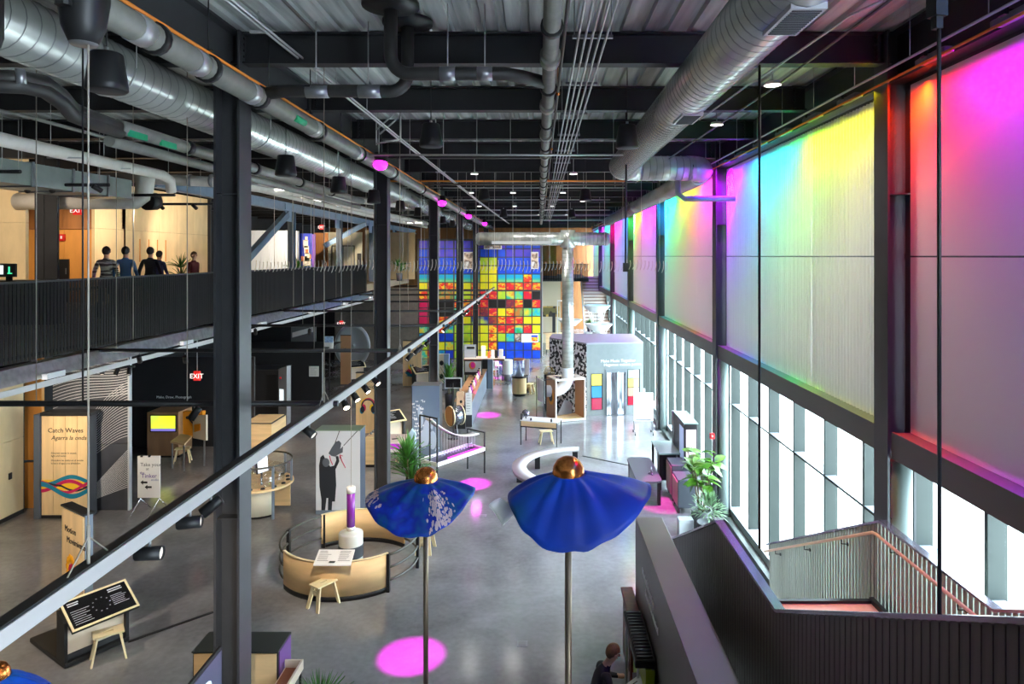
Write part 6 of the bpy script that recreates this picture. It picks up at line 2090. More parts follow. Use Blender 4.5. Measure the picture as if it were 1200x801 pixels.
# whiteboard easel
t = thing('easel_board', 'white easel board with handwritten lines and two arrows pointing left', 'easel', (-10.1, 17.7, 0))
YE = 17.55
p, q = at(161, 583, YE), at(187.5, 534, YE)
MB().rbox(p.x, q.x, YE, YE + 0.03, p.z, q.z, 0.006).build('board', mat('easel_white', (214, 212, 208), 0.4), t)
for (px, py, s, c_, sz) in ((164.5, 546, 'Take your', (70, 70, 74), 0.13), (171, 550.5, 'at', (70, 70, 74), 0.1), (164, 555, 'the', (80, 50, 130), 0.09), (165.5, 559.5, 'Tinker', (90, 50, 140), 0.15), (177, 563, 'studio', (90, 110, 160), 0.08)):
    text('handwriting', s, sz, mat('marker_%d_%d_%d' % c_, c_, 0.7), (at(px, 0, YE).x, YE - 0.003, at(0, py, YE).z), (R(90), 0, 0), t, 0.001)
for (u, v_) in ((164.5, 565), (169.5, 570.5)):
    c = at(u, v_, YE - 0.003)
    MB().prism([(c.x, c.y, c.z), (c.x + 0.07, c.y, c.z + 0.06), (c.x + 0.07, c.y, c.z + 0.025), (c.x + 0.18, c.y, c.z + 0.025), (c.x + 0.18, c.y, c.z - 0.025), (c.x + 0.07, c.y, c.z - 0.025), (c.x + 0.07, c.y, c.z - 0.06)], (0, 0.002, 0)).build('arrow_print', INK, t)
for x_ in (p.x + 0.05, q.x - 0.05):
    MB().tube([(x_, YE + 0.05, q.z - 0.1), (x_, YE + 0.05, 0.35), (x_ - 0.06, YE - 0.35, 0.0)], 0.014, 6).build('leg', mat('chrome_leg', (200, 200, 205), 0.2, 0.8), t)
    MB().tube([(x_, YE + 0.05, 0.35), (x_ + 0.06, YE + 0.4, 0.0)], 0.014, 6).build('leg', mat('chrome_leg', (200, 200, 205)), t)
for u in (166, 175):
    c = at(u, 534, YE)
    MB().box(c.x - 0.03, c.x + 0.03, YE - 0.01, YE + 0.04, c.z - 0.03, c.z + 0.02).build('clip', BLACK, t)

# round counter with glass ring behind the near column
cx2, cy2 = -7.25, 17.7
t = thing('round_counter', 'round wooden counter with a clear ring and a small tilted screen behind the near column', 'counter', (cx2, cy2, 0))
MB().lathe([(0.0, 0.72), (0.84, 0.72), (0.84, 0.77), (0.0, 0.77)], (cx2, cy2, 0), 36, smooth=False).build('counter_top', PLYH, t)
arc_wall(MB(), 0.58, 0.62, 0.06, 0.72, -160, -40, 18, (cx2, cy2)).build('curved_front', mat('ivory_front', (232, 222, 198), 0.5), t)
arc_wall(MB(), 0.54, 0.58, 0.0, 0.08, -160, -40, 18, (cx2, cy2)).build('toe_kick', BLACK, t)
arc_wall(MB(), 0.60, 0.612, 0.77, 1.12, 0, 359.9, 36, (cx2, cy2)).build('clear_ring', ACR, t)
MB().tube([(cx2 + 0.8 * math.cos(2 * PI * i / 32), cy2 + 0.8 * math.sin(2 * PI * i / 32), 1.32) for i in range(32)], 0.025, 8, closed=True).build('top_ring', mat('dark_bronze_rail', (66, 64, 56)), t)
for a_ in (-45, 5, 60, 120, 190):
    x_, y_ = cx2 + 0.8 * math.cos(R(a_)), cy2 + 0.8 * math.sin(R(a_))
    MB().box(x_ - 0.025, x_ + 0.025, y_ - 0.025, y_ + 0.025, 0.0 if a_ in (-45, 60) else 0.77, 1.32).build('post', GREYP, t)
MB().box(cx2 + 0.35, cx2 + 0.75, cy2 + 0.1, cy2 + 0.14, 0.1, 0.72).build('rear_panel', PLYH, t)
m = MB()
for i in range(9):
    a_ = R(-110 + 24 * i)
    m.lathe([(0, 0.77), (0.06, 0.77), (0.05, 0.8), (0, 0.81)], (cx2 + 0.7 * math.cos(a_), cy2 + 0.7 * math.sin(a_), 0), 8)
m.build('control_knob', BLACK, t)
MB().obox((cx2 + 0.18, cy2 - 0.3, 1.3), (0.04, 0.34, 0.42), (0, -0.1, -0.5)).build('screen_body', BLACK, t)
MB().obox((cx2 + 0.205, cy2 - 0.31, 1.3), (0.006, 0.3, 0.38), (0, -0.1, -0.5)).build('screen_face', mat('screen_white', (226, 230, 236), 0.4, emit=0.6), t)
MB().tube([(cx2 + 0.17, cy2 - 0.3, 0.77), (cx2 + 0.17, cy2 - 0.3, 1.2)], 0.025, 8).build('screen_stem', BLACK, t)

# chest and grey slab right of the near column
t = thing('wooden_chest', 'pale wooden chest with a black edge right of the near column', 'chest', (-9.4, 23.4, 0))
MB().box(-9.95, -8.98, 22.9, 24.2, 0.06, 0.98).build('chest_body', PLYH, t)
MB().box(-9.97, -8.96, 22.88, 24.22, 0.98, 1.0).build('chest_edge', BLACK, t)
MB().box(-9.9, -9.02, 22.95, 24.15, 1.0, 1.015).build('chest_top', PLYH, t)
MB().box(-9.9, -9.0, 22.95, 24.1, 0, 0.06).build('toe_kick', BLACK, t)
t = thing('grey_screen_slab', 'upright grey slab with a red mark and a small screen', 'panel', (-9.9, 26.2, 0))
MB().prism([(-10.05, 26.3, 0), (-9.62, 26.0, 0), (-9.62, 26.0, 2.42), (-10.05, 26.3, 2.26)], (0.1, 0.14, 0)).build('slab_body', mat('slab_grey', (136, 140, 146), 0.5), t)
MB().prism([(-9.98, 26.24, 1.0), (-9.78, 26.1, 1.0), (-9.78, 26.1, 1.5), (-9.98, 26.24, 1.5)], (-0.005, -0.008, 0)).build('slab_screen', mat('screen_pale', (214, 226, 230)), t)
MB().ell((-9.93, 26.19, 1.93), (0.05, 0.02, 0.05), 8, 6).build('red_mark', mat('red_mark', (220, 50, 60), 0.5), t)
t = thing('black_cabinet', 'tall black cabinet standing before the black room', 'cabinet', (-11, 27, 0))
MB().box(-11.9, -10.1, 26.6, 27.8, 0, 2.15).build('cabinet_body', BLKWALL, t)
MB().box(-11.92, -10.08, 26.58, 27.82, 2.15, 2.18).build('cabinet_top', DGREY, t)
MB().box(-10.6, -10.2, 26.58, 26.6, 0.1, 2.0).build('door_leaf', BLACK, t)

# disc mirror and its panel
YD = 36.5
c = at(412.5, 405, YD)
t = thing('disc_mirror', 'large round grey dish mirror on the left beyond the near column', 'dish', (c.x, YD, 0))
m = MB().grid(lambda u, v: (c.x + 0.93 * v * math.cos(2 * PI * u), YD + 0.05 - 0.22 * (1 - v * v) * -1, c.z + 1.13 * v * math.sin(2 * PI * u)), 36, 6, True, True)
m.build('dish_face', mat('satin_dish', (166, 176, 180), 0.3, 0.3), t).modifiers.new('thick', 'SOLIDIFY').thickness = 0.03
MB().tube([(c.x + 0.94 * math.cos(2 * PI * i / 36), YD + 0.05, c.z + 1.14 * math.sin(2 * PI * i / 36)) for i in range(36)], 0.03, 6, closed=True).build('dish_rim', LIGHTM, t)
MB().box(c.x - 0.5, c.x + 0.5, YD + 0.1, YD + 0.6, 0, 0.08).box(c.x - 0.06, c.x + 0.06, YD + 0.3, YD + 0.42, 0.08, c.z).build('dish_stand', BLACK, t)
Y_ = 35.2
a, b = at(399, 0, Y_).x, at(411, 0, Y_).x
t = thing('title_panel', 'narrow wooden panel standing in front of the disc mirror', 'panel', ((a + b) / 2, Y_, 0))
MB().box(a, b, Y_, Y_ + 0.14, 0, at(0, 393, Y_).z).build('panel_board', mat('tan_ply', (196, 146, 104), 0.5), t)
MB().box(a - 0.02, b + 0.02, Y_ - 0.02, Y_ + 0.16, at(0, 393, Y_).z, at(0, 393, Y_).z + 0.03).build('panel_cap', BLACK, t)
MB().box(a + 0.2, a + 0.3, Y_ - 0.005, Y_, 1.7, 1.85).build('panel_print', INK, t)


def small_lectern(label, px, py, rz, w_=0.9):
    p = fl(px, py)
    t = thing('reading_desk', label, 'lectern', tuple(p), rz)
    MB().box(-w_ / 2, w_ / 2, 0.0, 0.05, 0.1, 0.75).build('front_board', mat('pale_board', (226, 210, 186)), t)
    for s in (-1, 1):
        MB().box(s * w_ / 2 - 0.03, s * w_ / 2 + 0.03, -0.1, 0.3, 0.0, 0.78).build('side', BLACK, t)
    M_ = Matrix.Translation((0, 0.08, 0.88)) @ Matrix.Rotation(R(30), 4, 'X')
    MB().box(-w_ / 2 - 0.06, w_ / 2 + 0.06, -0.3, 0.3, -0.04, 0.0).move(M_).build('desk_edge', mat('pale_birch', (232, 212, 166)), t)
    MB().box(-w_ / 2, w_ / 2, -0.25, 0.25, 0.0, 0.008).move(M_).build('desk_face', mat('black_glass', (20, 20, 22)), t)
    m = MB()
    for i in range(6):
        m.box(-w_ / 2 + 0.1, w_ / 2 - random.uniform(0.1, 0.4), 0.18 - 0.06 * i, 0.19 - 0.06 * i, 0.008, 0.01)
    m.move(M_).build('desk_print', mat('pale_print', (186, 186, 190)), t, 'stuff')
    return t


small_lectern('small white reading desk in front of the disc mirror', 417, 446, 0.5)
small_lectern('small slanted reading desk right of the second column', 459, 517, 0.7)
small_lectern('small slanted reading desk beside the coloured feather panel', 496, 453, 0.6)

# headphones and feather panels
Y_ = 25.4
a, b = at(417, 0, Y_).x, at(447, 0, Y_).x
t = title_panel('plywood panel with a picture of coloured headphones left of the second column', a, b, Y_, 2.25, 'Sound', 'Sonido', size=0.2, tz=0.18)
cxh, czh = at(431, 0, Y_).x, at(0, 475, Y_).z
for (dx, dz, mm, l) in ((-0.02, 0.05, CYL, 0), (0.03, 0.04, CM, 1), (0.0, 0.0, CK, 2)):
    flat(MB(), ring_pts(cxh + dx, czh + dz, 0.2, 0.245, -10, 190), Y_ - 0.004 - 0.002 * l).build('headphone_print', mm, t)
for s in (-1, 1):
    for (dx, dz, mm, l) in ((0.05 * -s, 0.06, CM if s < 0 else CYL, 0), (0.03 * s, -0.04, CY, 1), (0, 0, CK, 2)):
        m = MB()
        m.ell((cxh + s * 0.19 + dx, Y_ - 0.005 - 0.002 * l, czh - 0.14 + dz), (0.075, 0.002, 0.13), 12, 6)
        m.build('headphone_print', mm, t)
Y_ = 34.6
a, b = at(472, 0, Y_).x, at(494, 0, Y_).x
t = title_panel('plywood panel with a picture of a coloured feather fan behind the blue panel', a, b, Y_, 2.3, '', 'Color', size=0.2, tz=0.2)
cxh, czh = at(483, 0, Y_).x, at(0, 437, Y_).z
for i in range(13):
    an = R(20 + 11.5 * i)
    mm = (CM, CK, CY, CYL, CM)[i % 5]
    d = Vector((math.cos(an), 0, math.sin(an)))
    s = Vector((-d.z, 0, d.x))
    c0 = Vector((cxh + 0.03, Y_ - 0.004 - 0.0012 * i, czh - 0.12))
    L = 0.62 if 5 < i < 9 else 0.45
    MB().prism([c0, c0 + d * L * 0.6 + s * 0.07, c0 + d * L, c0 + d * L * 0.6 - s * 0.07], (0, 0.001, 0)).build('feather_print', mm, t)
MB().prism([(cxh - 0.32, Y_ - 0.02, czh - 0.14), (cxh - 0.1, Y_ - 0.02, czh - 0.02), (cxh + 0.3, Y_ - 0.02, czh - 0.05), (cxh + 0.1, Y_ - 0.02, czh - 0.2)], (0, 0.001, 0)).build('feather_print', CY, t)

# wooden counters left of and behind the second column
t = thing('wooden_counter', 'pale wooden counter with a small metal model left of the second column', 'counter', (-5.1, 21.6, 0))
MB().box(-5.42, -4.86, 21.3, 21.9, 0.1, 0.95).build('counter_body', PLYH, t)
MB().box(-5.42, -4.86, 21.35, 21.9, 0, 0.1).build('toe_kick', BLACK, t)
m = MB()
for i in range(9):
    m.ell((-5.3 + 0.05 * i, 21.5 + 0.05 * (i % 3), 1.03 + 0.04 * (i % 4)), 0.045, 8, 6)
m.build('metal_model', GREYM, t)
t = thing('activity_table', 'white activity table with violet lit drawer right of the second column', 'table', (-4.4, 21.4, 0))
MB().box(-4.84, -4.15, 20.9, 21.9, 0.86, 0.9).build('table_top', mat('pale_pink_top', (226, 206, 200), 0.4), t)
MB().box(-4.84, -4.2, 20.95, 21.0, 0.62, 0.66).box(-4.84, -4.2, 20.95, 21.9, 0.6, 0.63).build('drawer', WHITEM, t)
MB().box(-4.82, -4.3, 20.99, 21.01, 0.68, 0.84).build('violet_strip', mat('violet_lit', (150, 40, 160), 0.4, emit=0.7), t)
for (x_, y_) in ((-4.82, 20.95), (-4.2, 20.95), (-4.82, 21.85), (-4.2, 21.85)):
    MB().box(x_ - 0.02, x_ + 0.02, y_ - 0.02, y_ + 0.02, 0, 0.86).build('leg', BLACK, t)
MB().obox((-4.5, 21.3, 0.905), (0.2, 0.1, 0.01), (0, 0, 0.4)).build('table_print', INK, t)
t = thing('paper_tower', 'small pale blue paper tower beside the activity table', 'model', (-3.98, 21.2, 0))
MB().prism([(-4.05, 21.0, 0.7), (-3.82, 21.0, 0.7), (-3.82, 21.0, 1.15), (-3.93, 21.0, 1.28), (-4.05, 21.0, 1.1)], (0, 0.15, 0)).build('tower_body', mat('ice_blue_paper', (176, 206, 226), 0.5), t)
MB().box(-4.1, -3.75, 20.95, 21.2, 0.0, 0.7).build('plinth', GREYP, t)

# blue-grey panel with butterflies
t = thing('butterfly_panel', 'blue-grey panel printed with white butterflies and a dark side', 'panel', (-3.6, 22.2, 0))
MB().box(-4.10, -3.2, 21.92, 22.5, 0, 2.44).build('panel_core', mat('espresso_side', (44, 40, 42), 0.5), t)
MB().box(-4.08, -3.2, 21.90, 21.92, 0, 2.44).build('panel_face', ramp_mat('blue_grey_gradient', [(132, 146, 164), (112, 130, 150)], 0.6), t)
MB().box(-4.11, -3.19, 21.89, 22.51, 2.44, 2.46).build('panel_cap', mat('stone_top', (140, 138, 136), 0.6), t)
m = MB()
for i in range(46):
    u = random.random()
    x_ = -4.02 + 0.26 * u + random.gauss(0, 0.05)
    z_ = 2.02 - 1.3 * random.random() ** 0.8
    s = random.uniform(0.02, 0.055)
    for d in (-1, 1):
        m.prism([(x_, 21.897, z_), (x_ + d * s, 21.897, z_ + s * 0.9), (x_ + d * s * 1.1, 21.897, z_ - s * 0.2), (x_ + d * s * 0.5, 21.897, z_ - s * 0.8)], (0, 0.002, 0))
m.build('butterfly_print', WINK, t, 'stuff')
m = MB()
for (x_, z_, rx, rz_) in ((-3.78, 1.35, 0.06, 0.26), (-3.62, 1.0, 0.11, 0.36), (-3.45, 1.25, 0.05, 0.2), (-3.7, 0.75, 0.16, 0.3), (-3.42, 0.7, 0.12, 0.3), (-3.86, 1.62, 0.04, 0.18)):
    m.ell((x_, 21.898, z_), (rx, 0.002, rz_), 14, 8)
m.build('cloud_print', mat('mist_print', (196, 208, 222), 0.6), t)

# hammock shaped hanging-chime table
ang = R(53)
t = thing('chime_table', 'table with a drooping white band of hanging chimes over a violet lit tray', 'instrument', (-2.87, 19.2, 0), ang)
for (x_, y_, h) in ((0, 0, 2.05), (0, 0.7, 2.05), (2.0, 0, 1.25), (2.0, 0.7, 1.25)):
    MB().box(x_ - 0.018, x_ + 0.018, y_ - 0.018, y_ + 0.018, 0, h).build('leg', BLACK, t)
MB().box(-0.018, 0.018, 0, 0.7, 2.02, 2.055).build('end_bar', BLACK, t)
MB().box(1.982, 2.018, 0, 0.7, 1.22, 1.255).build('end_bar', BLACK, t)
MB().box(-0.018, 0.018, 0.28, 0.31, 0.75, 2.03).build('end_post', BLACK, t)
MB().box(0.0, 2.0, -0.02, 0.02, 0.68, 0.79).box(0.0, 2.0, 0.68, 0.72, 0.68, 0.79).box(-0.02, 0.02, 0, 0.7, 0.68, 0.79).box(1.98, 2.02, 0, 0.7, 0.68, 0.79).build('tray_rim', WHITEM, t)
MB().box(0.02, 1.98, 0.02, 0.68, 0.68, 0.71).build('tray', mat('slate_tray', (70, 72, 96), 0.35), t)
MB().box(0.7, 1.9, 0.03, 0.3, 0.71, 0.716).build('violet_patch', mat('violet_tray_glow', (236, 40, 220), 0.4, emit=1.4), t)  # violet light on the tray, put in as a glowing patch


def band_z(u):
    return 2.0 - 0.95 * u + 0.5 * (u * u - u) * 1.6 + 0.12 * u * u


m = MB().grid(lambda u, v: (0.0 + 2.0 * u, 0.22 + 0.28 * v, band_z(u)), 24, 2)
m.build('curved_band', mat('band_white', (240, 230, 226), 0.5), t).modifiers.new('thick', 'SOLIDIFY').thickness = 0.025
m = MB()
w_ = MB()
for i in range(30):
    u = 0.1 + 0.85 * i / 29
    y_ = 0.26 + 0.2 * (i % 2)
    zb = max(0.85, band_z(u) - 0.75 + 0.1 * math.sin(i))
    w_.tube([(2 * u, y_, band_z(u) - 0.02), (2 * u, y_, zb)], 0.004, 4)
    m.ell((2 * u, y_, zb), 0.02, 8, 6)
w_.build('string', LIGHTM, t)
m.build('chime_bead', mat('glass_bead', (200, 206, 230), 0.2), t)
lamp('AREA', (-1.9, 20.6, 1.0), (-2.0, 20.4, 0.7), 3, (1, 0.1, 0.9), 0.3)

# drum, guitar body and counter
t = thing('bass_drum', 'bass drum with a tan head lying before the counter', 'drum', (-3.2, 25.3, 0))
c0, d = Vector((-3.28, 25.1, 0.72)), Vector((0.8, 0.6, 0))
MB().tube([c0, c0 + d * 0.42], 0.36, 24).build('drum_shell', mat('chrome_shell', (150, 156, 166), 0.15, 0.9, var=0.4, scale=9), t)
MB().tube([c0 - d * 0.012, c0 + d * 0.004], 0.35, 24).build('drum_head', mat('tan_head', (190, 138, 82), 0.6), t)
for q in (0.0, 0.42):
    MB().tube([c0 + d * (q - 0.02), c0 + d * (q + 0.02)], 0.375, 24, cap=False).build('drum_hoop', mat('pale_birch', (232, 212, 166)), t)
MB().tube([c0 + d * 0.2 + Vector((0.1, -0.2, -0.3)), c0 + d * 0.2 + Vector((0.14, -0.3, -0.72))], 0.015, 6).tube([c0 + d * 0.2 + Vector((-0.1, 0.2, -0.3)), c0 + d * 0.2 + Vector((-0.14, 0.3, -0.72))], 0.015, 6).build('drum_spur', GREYM, t)
t = thing('microphone_stand', 'thin black stand in front of the drum', 'stand', (-3.1, 24.7, 0))
MB().tube([(-3.12, 24.7, 0.02), (-3.12, 24.7, 2.0)], 0.014, 6).build('stand_post', BLACK, t)
MB().lathe([(0, 0), (0.2, 0), (0.2, 0.02), (0, 0.03)], (-3.12, 24.7, 0), 14).build('stand_base', BLACK, t)
t = thing('guitar_body', 'pale wooden guitar body upright behind the drum', 'instrument', (-2.95, 26.1, 0))
c = at(539.5, 467, 26.2)
pl = []
for i in range(28):
    a_ = 2 * PI * i / 28
    r_ = 0.22 + 0.045 * math.cos(2 * a_) * 0 + 0.05 * math.cos(4 * a_ + PI)
    pl.append((c.x + 0.7 * r_ * math.cos(a_), 26.15, c.z + 1.35 * r_ * math.sin(a_)))
MB().prism(pl, (0, 0.1, 0)).build('body', mat('guitar_wood', (228, 186, 150), 0.4), t)
MB().ell((c.x + 0.03, 26.145, c.z - 0.1), (0.05, 0.006, 0.06), 12, 6).build('sound_hole', BLACK, t)
MB().box(c.x - 0.03, c.x + 0.03, 26.16, 26.2, c.z + 0.25, c.z + 0.4).build('neck', mat('guitar_wood', (228, 186, 150)), t)
MB().box(c.x - 0.2, c.x + 0.2, 26.1, 26.3, 0, c.z - 0.26).build('stand', BLACK, t)
t = thing('long_counter', 'long blue-grey counter with shelves running back from the drum', 'counter', (-2.9, 30, 0))
MB().box(-2.66, -2.62, 26.5, 34, 0.0, 0.95).build('side_panel', GREYP, t)
MB().box(-3.3, -2.6, 26.5, 34, 0.95, 0.99).build('counter_top', mat('walnut_ply', (168, 128, 92)), t)
MB().box(-3.3, -2.66, 27.2, 34, 0.0, 0.9).build('counter_body', DGREY, t)
t = thing('sign_card', 'tall white sign at the end of the long counter', 'sign', (-2.75, 26.3, 0))
p, q = at(545.5, 486, 26.4), at(553, 460, 26.4)
MB().box(p.x, q.x, 26.4, 26.44, p.z, q.z).build('card', PAPER, t)
text_lines(MB(), p.x + 0.04, q.x - 0.04, p.z + 0.15, q.z - 0.1, 26.397, 7).build('print', mat('grey_print', (120, 112, 112)), t, 'stuff')
MB().box(p.x, q.x, 26.4, 26.46, 0, p.z).build('sign_base', DGREY, t)
its = MB()
for i in range(9):
    nm, cc = (('bottle', (236, 220, 226)), ('toy', (190, 60, 160)), ('cup', (220, 150, 110)))[i % 3]
    y_ = 27.4 + 0.55 * i
    t = thing('counter_' + nm, 'small %s on the long counter, %s in the row from the drum' % (nm, ORD[i]), nm, (-2.8, y_, 0.99))
    MB().lathe([(0, 0), (0.08, 0), (0.085, 0.2), (0.04, 0.28), (0.035, 0.36), (0, 0.36)], (-2.8, y_, 0.99), 10).build('body', mat('counter_%s' % nm, cc, 0.4), t)
    MB().lathe([(0, 0.36), (0.04, 0.36), (0.04, 0.4), (0, 0.4)], (-2.8, y_, 0.99), 10).build('lid', BLACK, t)


def screen_thing(name, label, px0, py0, px1, py1, Y, face, stand=True, frame=BLACK, emit=0.0, cat='screen'):
    p, q = at(px0, py1, Y), at(px1, py0, Y)
    t = thing(name, label, cat, ((p.x + q.x) / 2, Y, 0))
    MB().rbox(p.x, q.x, Y, Y + 0.08, p.z, q.z, 0.01).build('casing', frame, t)
    MB().box(p.x + 0.04, q.x - 0.04, Y - 0.006, Y, p.z + 0.04, q.z - 0.04).build('face', face, t)
    if stand:
        c = (p.x + q.x) / 2
        MB().box(c - 0.04, c + 0.04, Y + 0.02, Y + 0.08, 0.02, p.z).box(c - 0.25, c + 0.25, Y - 0.1, Y + 0.2, 0, 0.03).build('stand', BLACK, t)
    return t


screen_thing('television', 'black television with a pale frame above the drum', 521, 442.5, 541, 455, 27, mat('black_glass', (20, 20, 22)), frame=LIGHTM)
t = screen_thing('activity_screen', 'pale panel with a pink and orange blot behind the counter', 544, 422, 565, 439, 32, mat('screen_cream', (222, 222, 216), 0.5))
c = at(553.5, 428, 31.98)
MB().ell((c.x, 31.985, c.z), (0.16, 0.004, 0.18), 12, 6).build('orange_blot', mat('blot_orange', (246, 150, 40), 0.5), t)
MB().ell((c.x + 0.02, 31.98, c.z + 0.02), (0.11, 0.004, 0.14), 12, 6).build('pink_blot', mat('blot_pink', (236, 40, 150), 0.5), t)
MB().box(c.x - 0.36, c.x + 0.38, 31.9, 32.0, c.z - 0.42, c.z - 0.3).build('screen_shelf', BLACK, t)
t = thing('partition', 'black partition with a blue-grey side right of the pale panel', 'panel', (-2.6, 34, 0))
a, b, e_ = at(565, 0, 34).x, at(571.5, 0, 34).x, at(577.5, 0, 34).x
MB().box(a, b, 34, 34.3, 0, 1.45).build('dark_face', BLACK, t)
MB().box(b, e_, 34, 34.3, 0, 1.45).build('grey_face', GREYP, t)
t = thing('maker_table', 'long maker table with a thick brown edge before the mosaic', 'table', (-3, 36.3, 0))
a, b = at(543, 0, 36).x, at(591, 0, 36).x
MB().rbox(a, b, 35.9, 36.9, 1.12, 1.2, 0.03).build('table_top', mat('pale_pink_top', (226, 206, 200)), t)
MB().rbox(a, b + 0.01, 35.85, 35.9, 1.1, 1.2, 0.01).build('table_edge', mat('brown_edge', (112, 74, 64), 0.5), t)
for x_ in (a + 0.1, a + 1.0, b - 0.1):
    MB().box(x_ - 0.03, x_ + 0.03, 36.2, 36.3, 0, 1.12).build('leg', BLACK, t)
t = thing('white_cabinet', 'rounded white cabinet under the end of the maker table', 'cabinet', (-1.75, 36.3, 0))
c = at(594.5, 0, 36.2).x
MB().lathe([(0, 0.35), (0.27, 0.35), (0.27, 1.1), (0, 1.1)], (c, 36.3, 0), 20, smooth=False).build('cabinet_body', WHITEM, t)
MB().lathe([(0, 0.0), (0.2, 0.0), (0.2, 0.35)], (c, 36.3, 0), 16).build('cabinet_foot', GREYM, t)
t = screen_thing('grey_machine', 'grey machine with a dark window on the maker table', 543.5, 403.5, 558, 420, 36.4, mat('pale_blue_grey', (166, 178, 192), 0.4), False, GREYP, cat='machine')
p, q = at(547, 408.5, 36.38), at(556, 406, 36.38)
MB().box(p.x, q.x, 36.37, 36.39, p.z, q.z).build('window', BLACK, t)
for (u0, u1, v0, v1, c_, lab) in ((564, 569, 405, 418, (236, 238, 240), 'white model on the maker table'), (571.5, 574.5, 412, 418, (220, 110, 60), 'orange tin on the maker table'), (575.5, 579.5, 410, 417, (232, 234, 238), 'first white box on the maker table'), (584.5, 589.5, 409, 417, (232, 230, 230), 'second white box on the maker table'), (580, 583.5, 410, 416, (40, 40, 40), 'black box on the maker table')):
    p, q = at(u0, v1, 36.3), at(u1, v0, 36.3)
    o = tag(MB().rbox(p.x, q.x, 36.2, 36.4, 1.2, q.z, 0.02).build('table_item', mat('item_%d' % u0, c_, 0.5)), lab, 'box')
for (px, py, lab) in ((579, 446, 'first white chair by the maker table'), (583, 441, 'second white chair by the maker table')):
    p = fl(px, py)
    t = thing('white_chair', lab, 'chair', tuple(p), 0.6)
    MB().rbox(-0.2, 0.2, -0.2, 0.2, 0.6, 0.64, 0.02).build('seat', WHITEM, t)
    MB().rbox(-0.2, 0.2, 0.18, 0.22, 0.64, 1.0, 0.02).build('backrest', WHITEM, t)
    for sx in (-1, 1):
        for sy in (-1, 1):
            MB().tube([(0.17 * sx, 0.17 * sy, 0.6), (0.22 * sx, 0.22 * sy, 0)], 0.014, 6).build('leg', WHITEM, t)
t = thing('speaker_panel', 'pale panel with two black loudspeaker circles right of the third column', 'panel', (-5.2, 35.6, 0))
a, b, e_ = at(514, 0, 35.5).x, at(520, 0, 35.5).x, at(526, 0, 35.5).x
MB().box(a, b, 35.5, 35.8, 0, 1.5).build('panel_face', mat('pale_board', (226, 210, 186)), t)
MB().box(b, e_, 35.52, 35.8, 0, 1.5).build('panel_side', mat('light_blue_side', (150, 172, 202), 0.5), t)
for z_ in (0.35, 1.05):
    MB().ell(((a + b) / 2 + 0.02, 35.5, z_), (0.11, 0.01, 0.13), 14, 6).build('speaker_cone', BLACK, t)
t = thing('round_pedestal', 'round wooden pedestal with a clear cylinder left of the wooden wind box', 'pedestal', (-0.93, 32.3, 0))
c = (-0.95, 32.4)
MB().lathe([(0, 0.12), (0.34, 0.12), (0.34, 0.86), (0, 0.86)], (c[0], c[1], 0), 24, smooth=False).build('pedestal_body', PLY, t)
MB().lathe([(0, 0), (0.3, 0), (0.3, 0.12)], (c[0], c[1], 0), 20).build('toe_kick', BLACK, t)
MB().lathe([(0, 0.86), (0.38, 0.86), (0.38, 0.91), (0, 0.91)], (c[0], c[1], 0), 24, smooth=False).build('pedestal_top', BLACK, t)
MB().lathe([(0.24, 0.91), (0.26, 1.68)], (c[0], c[1], 0), 24).build('clear_cylinder', ACR, t)
MB().lathe([(0, 1.68), (0.28, 1.68), (0.28, 1.74), (0, 1.74)], (c[0], c[1], 0), 24, smooth=False).build('cylinder_lid', mat('copper_brown', (160, 96, 56), 0.4), t)
MB().lathe([(0, 0.92), (0.2, 0.92), (0.05, 1.4), (0, 1.66)], (c[0], c[1], 0), 14).build('water_column', mat('pale_water', (196, 210, 224), 0.2), t)
t = screen_thing('white_sign', 'white sign beside the clear cylinder', 614.5, 420.5, 620.5, 439, 33.2, PAPER, True, WHITEM, cat='sign')

# ------------------------------------------------------------------ wind box, booth and things on the right
ang = R(20)
t = thing('wind_box', 'open wooden box with a round yellow port under the silver drop duct', 'box', (0.64, 27.05, 0), ang)
BW = mat('tan_ply', (206, 158, 110), 0.5)
MB().box(0, 0.04, 0, 1.0, 0.06, 1.68).build('left_side', BW, t)
MB().box(1.26, 1.30, 0, 1.0, 0.06, 1.68).build('right_side', BW, t)
MB().box(0, 1.3, 0, 1.0, 0.02, 0.08).build('bottom', PLYH, t)
m = MB().box(0, 1.3, 0, 0.10, 1.66, 1.71).box(0, 1.3, 0.9, 1.0, 1.66, 1.71).box(0, 0.2, 0.1, 0.9, 1.66, 1.71).box(1.0, 1.3, 0.1, 0.9, 1.66, 1.71)
m.build('top', mat('pale_board', (226, 210, 186)), t)
MB().box(0.0, 1.3, -0.012, 0.0, 1.64, 1.71).box(0.0, 1.3, -0.012, 0, 0.02, 0.09).box(0, 0.05, -0.012, 0, 0.09, 1.64).box(1.25, 1.3, -0.012, 0, 0.09, 1.64).build('front_edge', WHITEM, t)
m = MB()
m.tube([(-0.012, 0.5, 0.95), (0.0, 0.5, 0.95)], 0.33, 24)
m.build('port_ring', mat('amber_ring', (236, 160, 40), 0.5), t)
m = MB()
m.tube([(-0.02, 0.5, 0.95), (-0.011, 0.5, 0.95)], 0.2, 24)
m.build('port_hole', BLACK, t)
MB().prism([(0.35, 0.7, 0.1), (1.1, 0.9, 0.1), (1.1, 0.9, 0.5), (0.7, 0.75, 0.75)], (0, 0.05, 0)).build('grey_ramp', mat('grey_fabric', (110, 108, 112), 0.7), t)
m = MB()
for (x_, y_) in ((-0.35, 0.35), (-0.35, 1.25)):
    m.box(x_ - 0.015, x_ + 0.015, y_ - 0.015, y_ + 0.015, 0, 1.68)
m.box(-0.35, 0.0, 0.335, 0.365, 1.66, 1.69)
m.build('frame_post', BLACK, t)
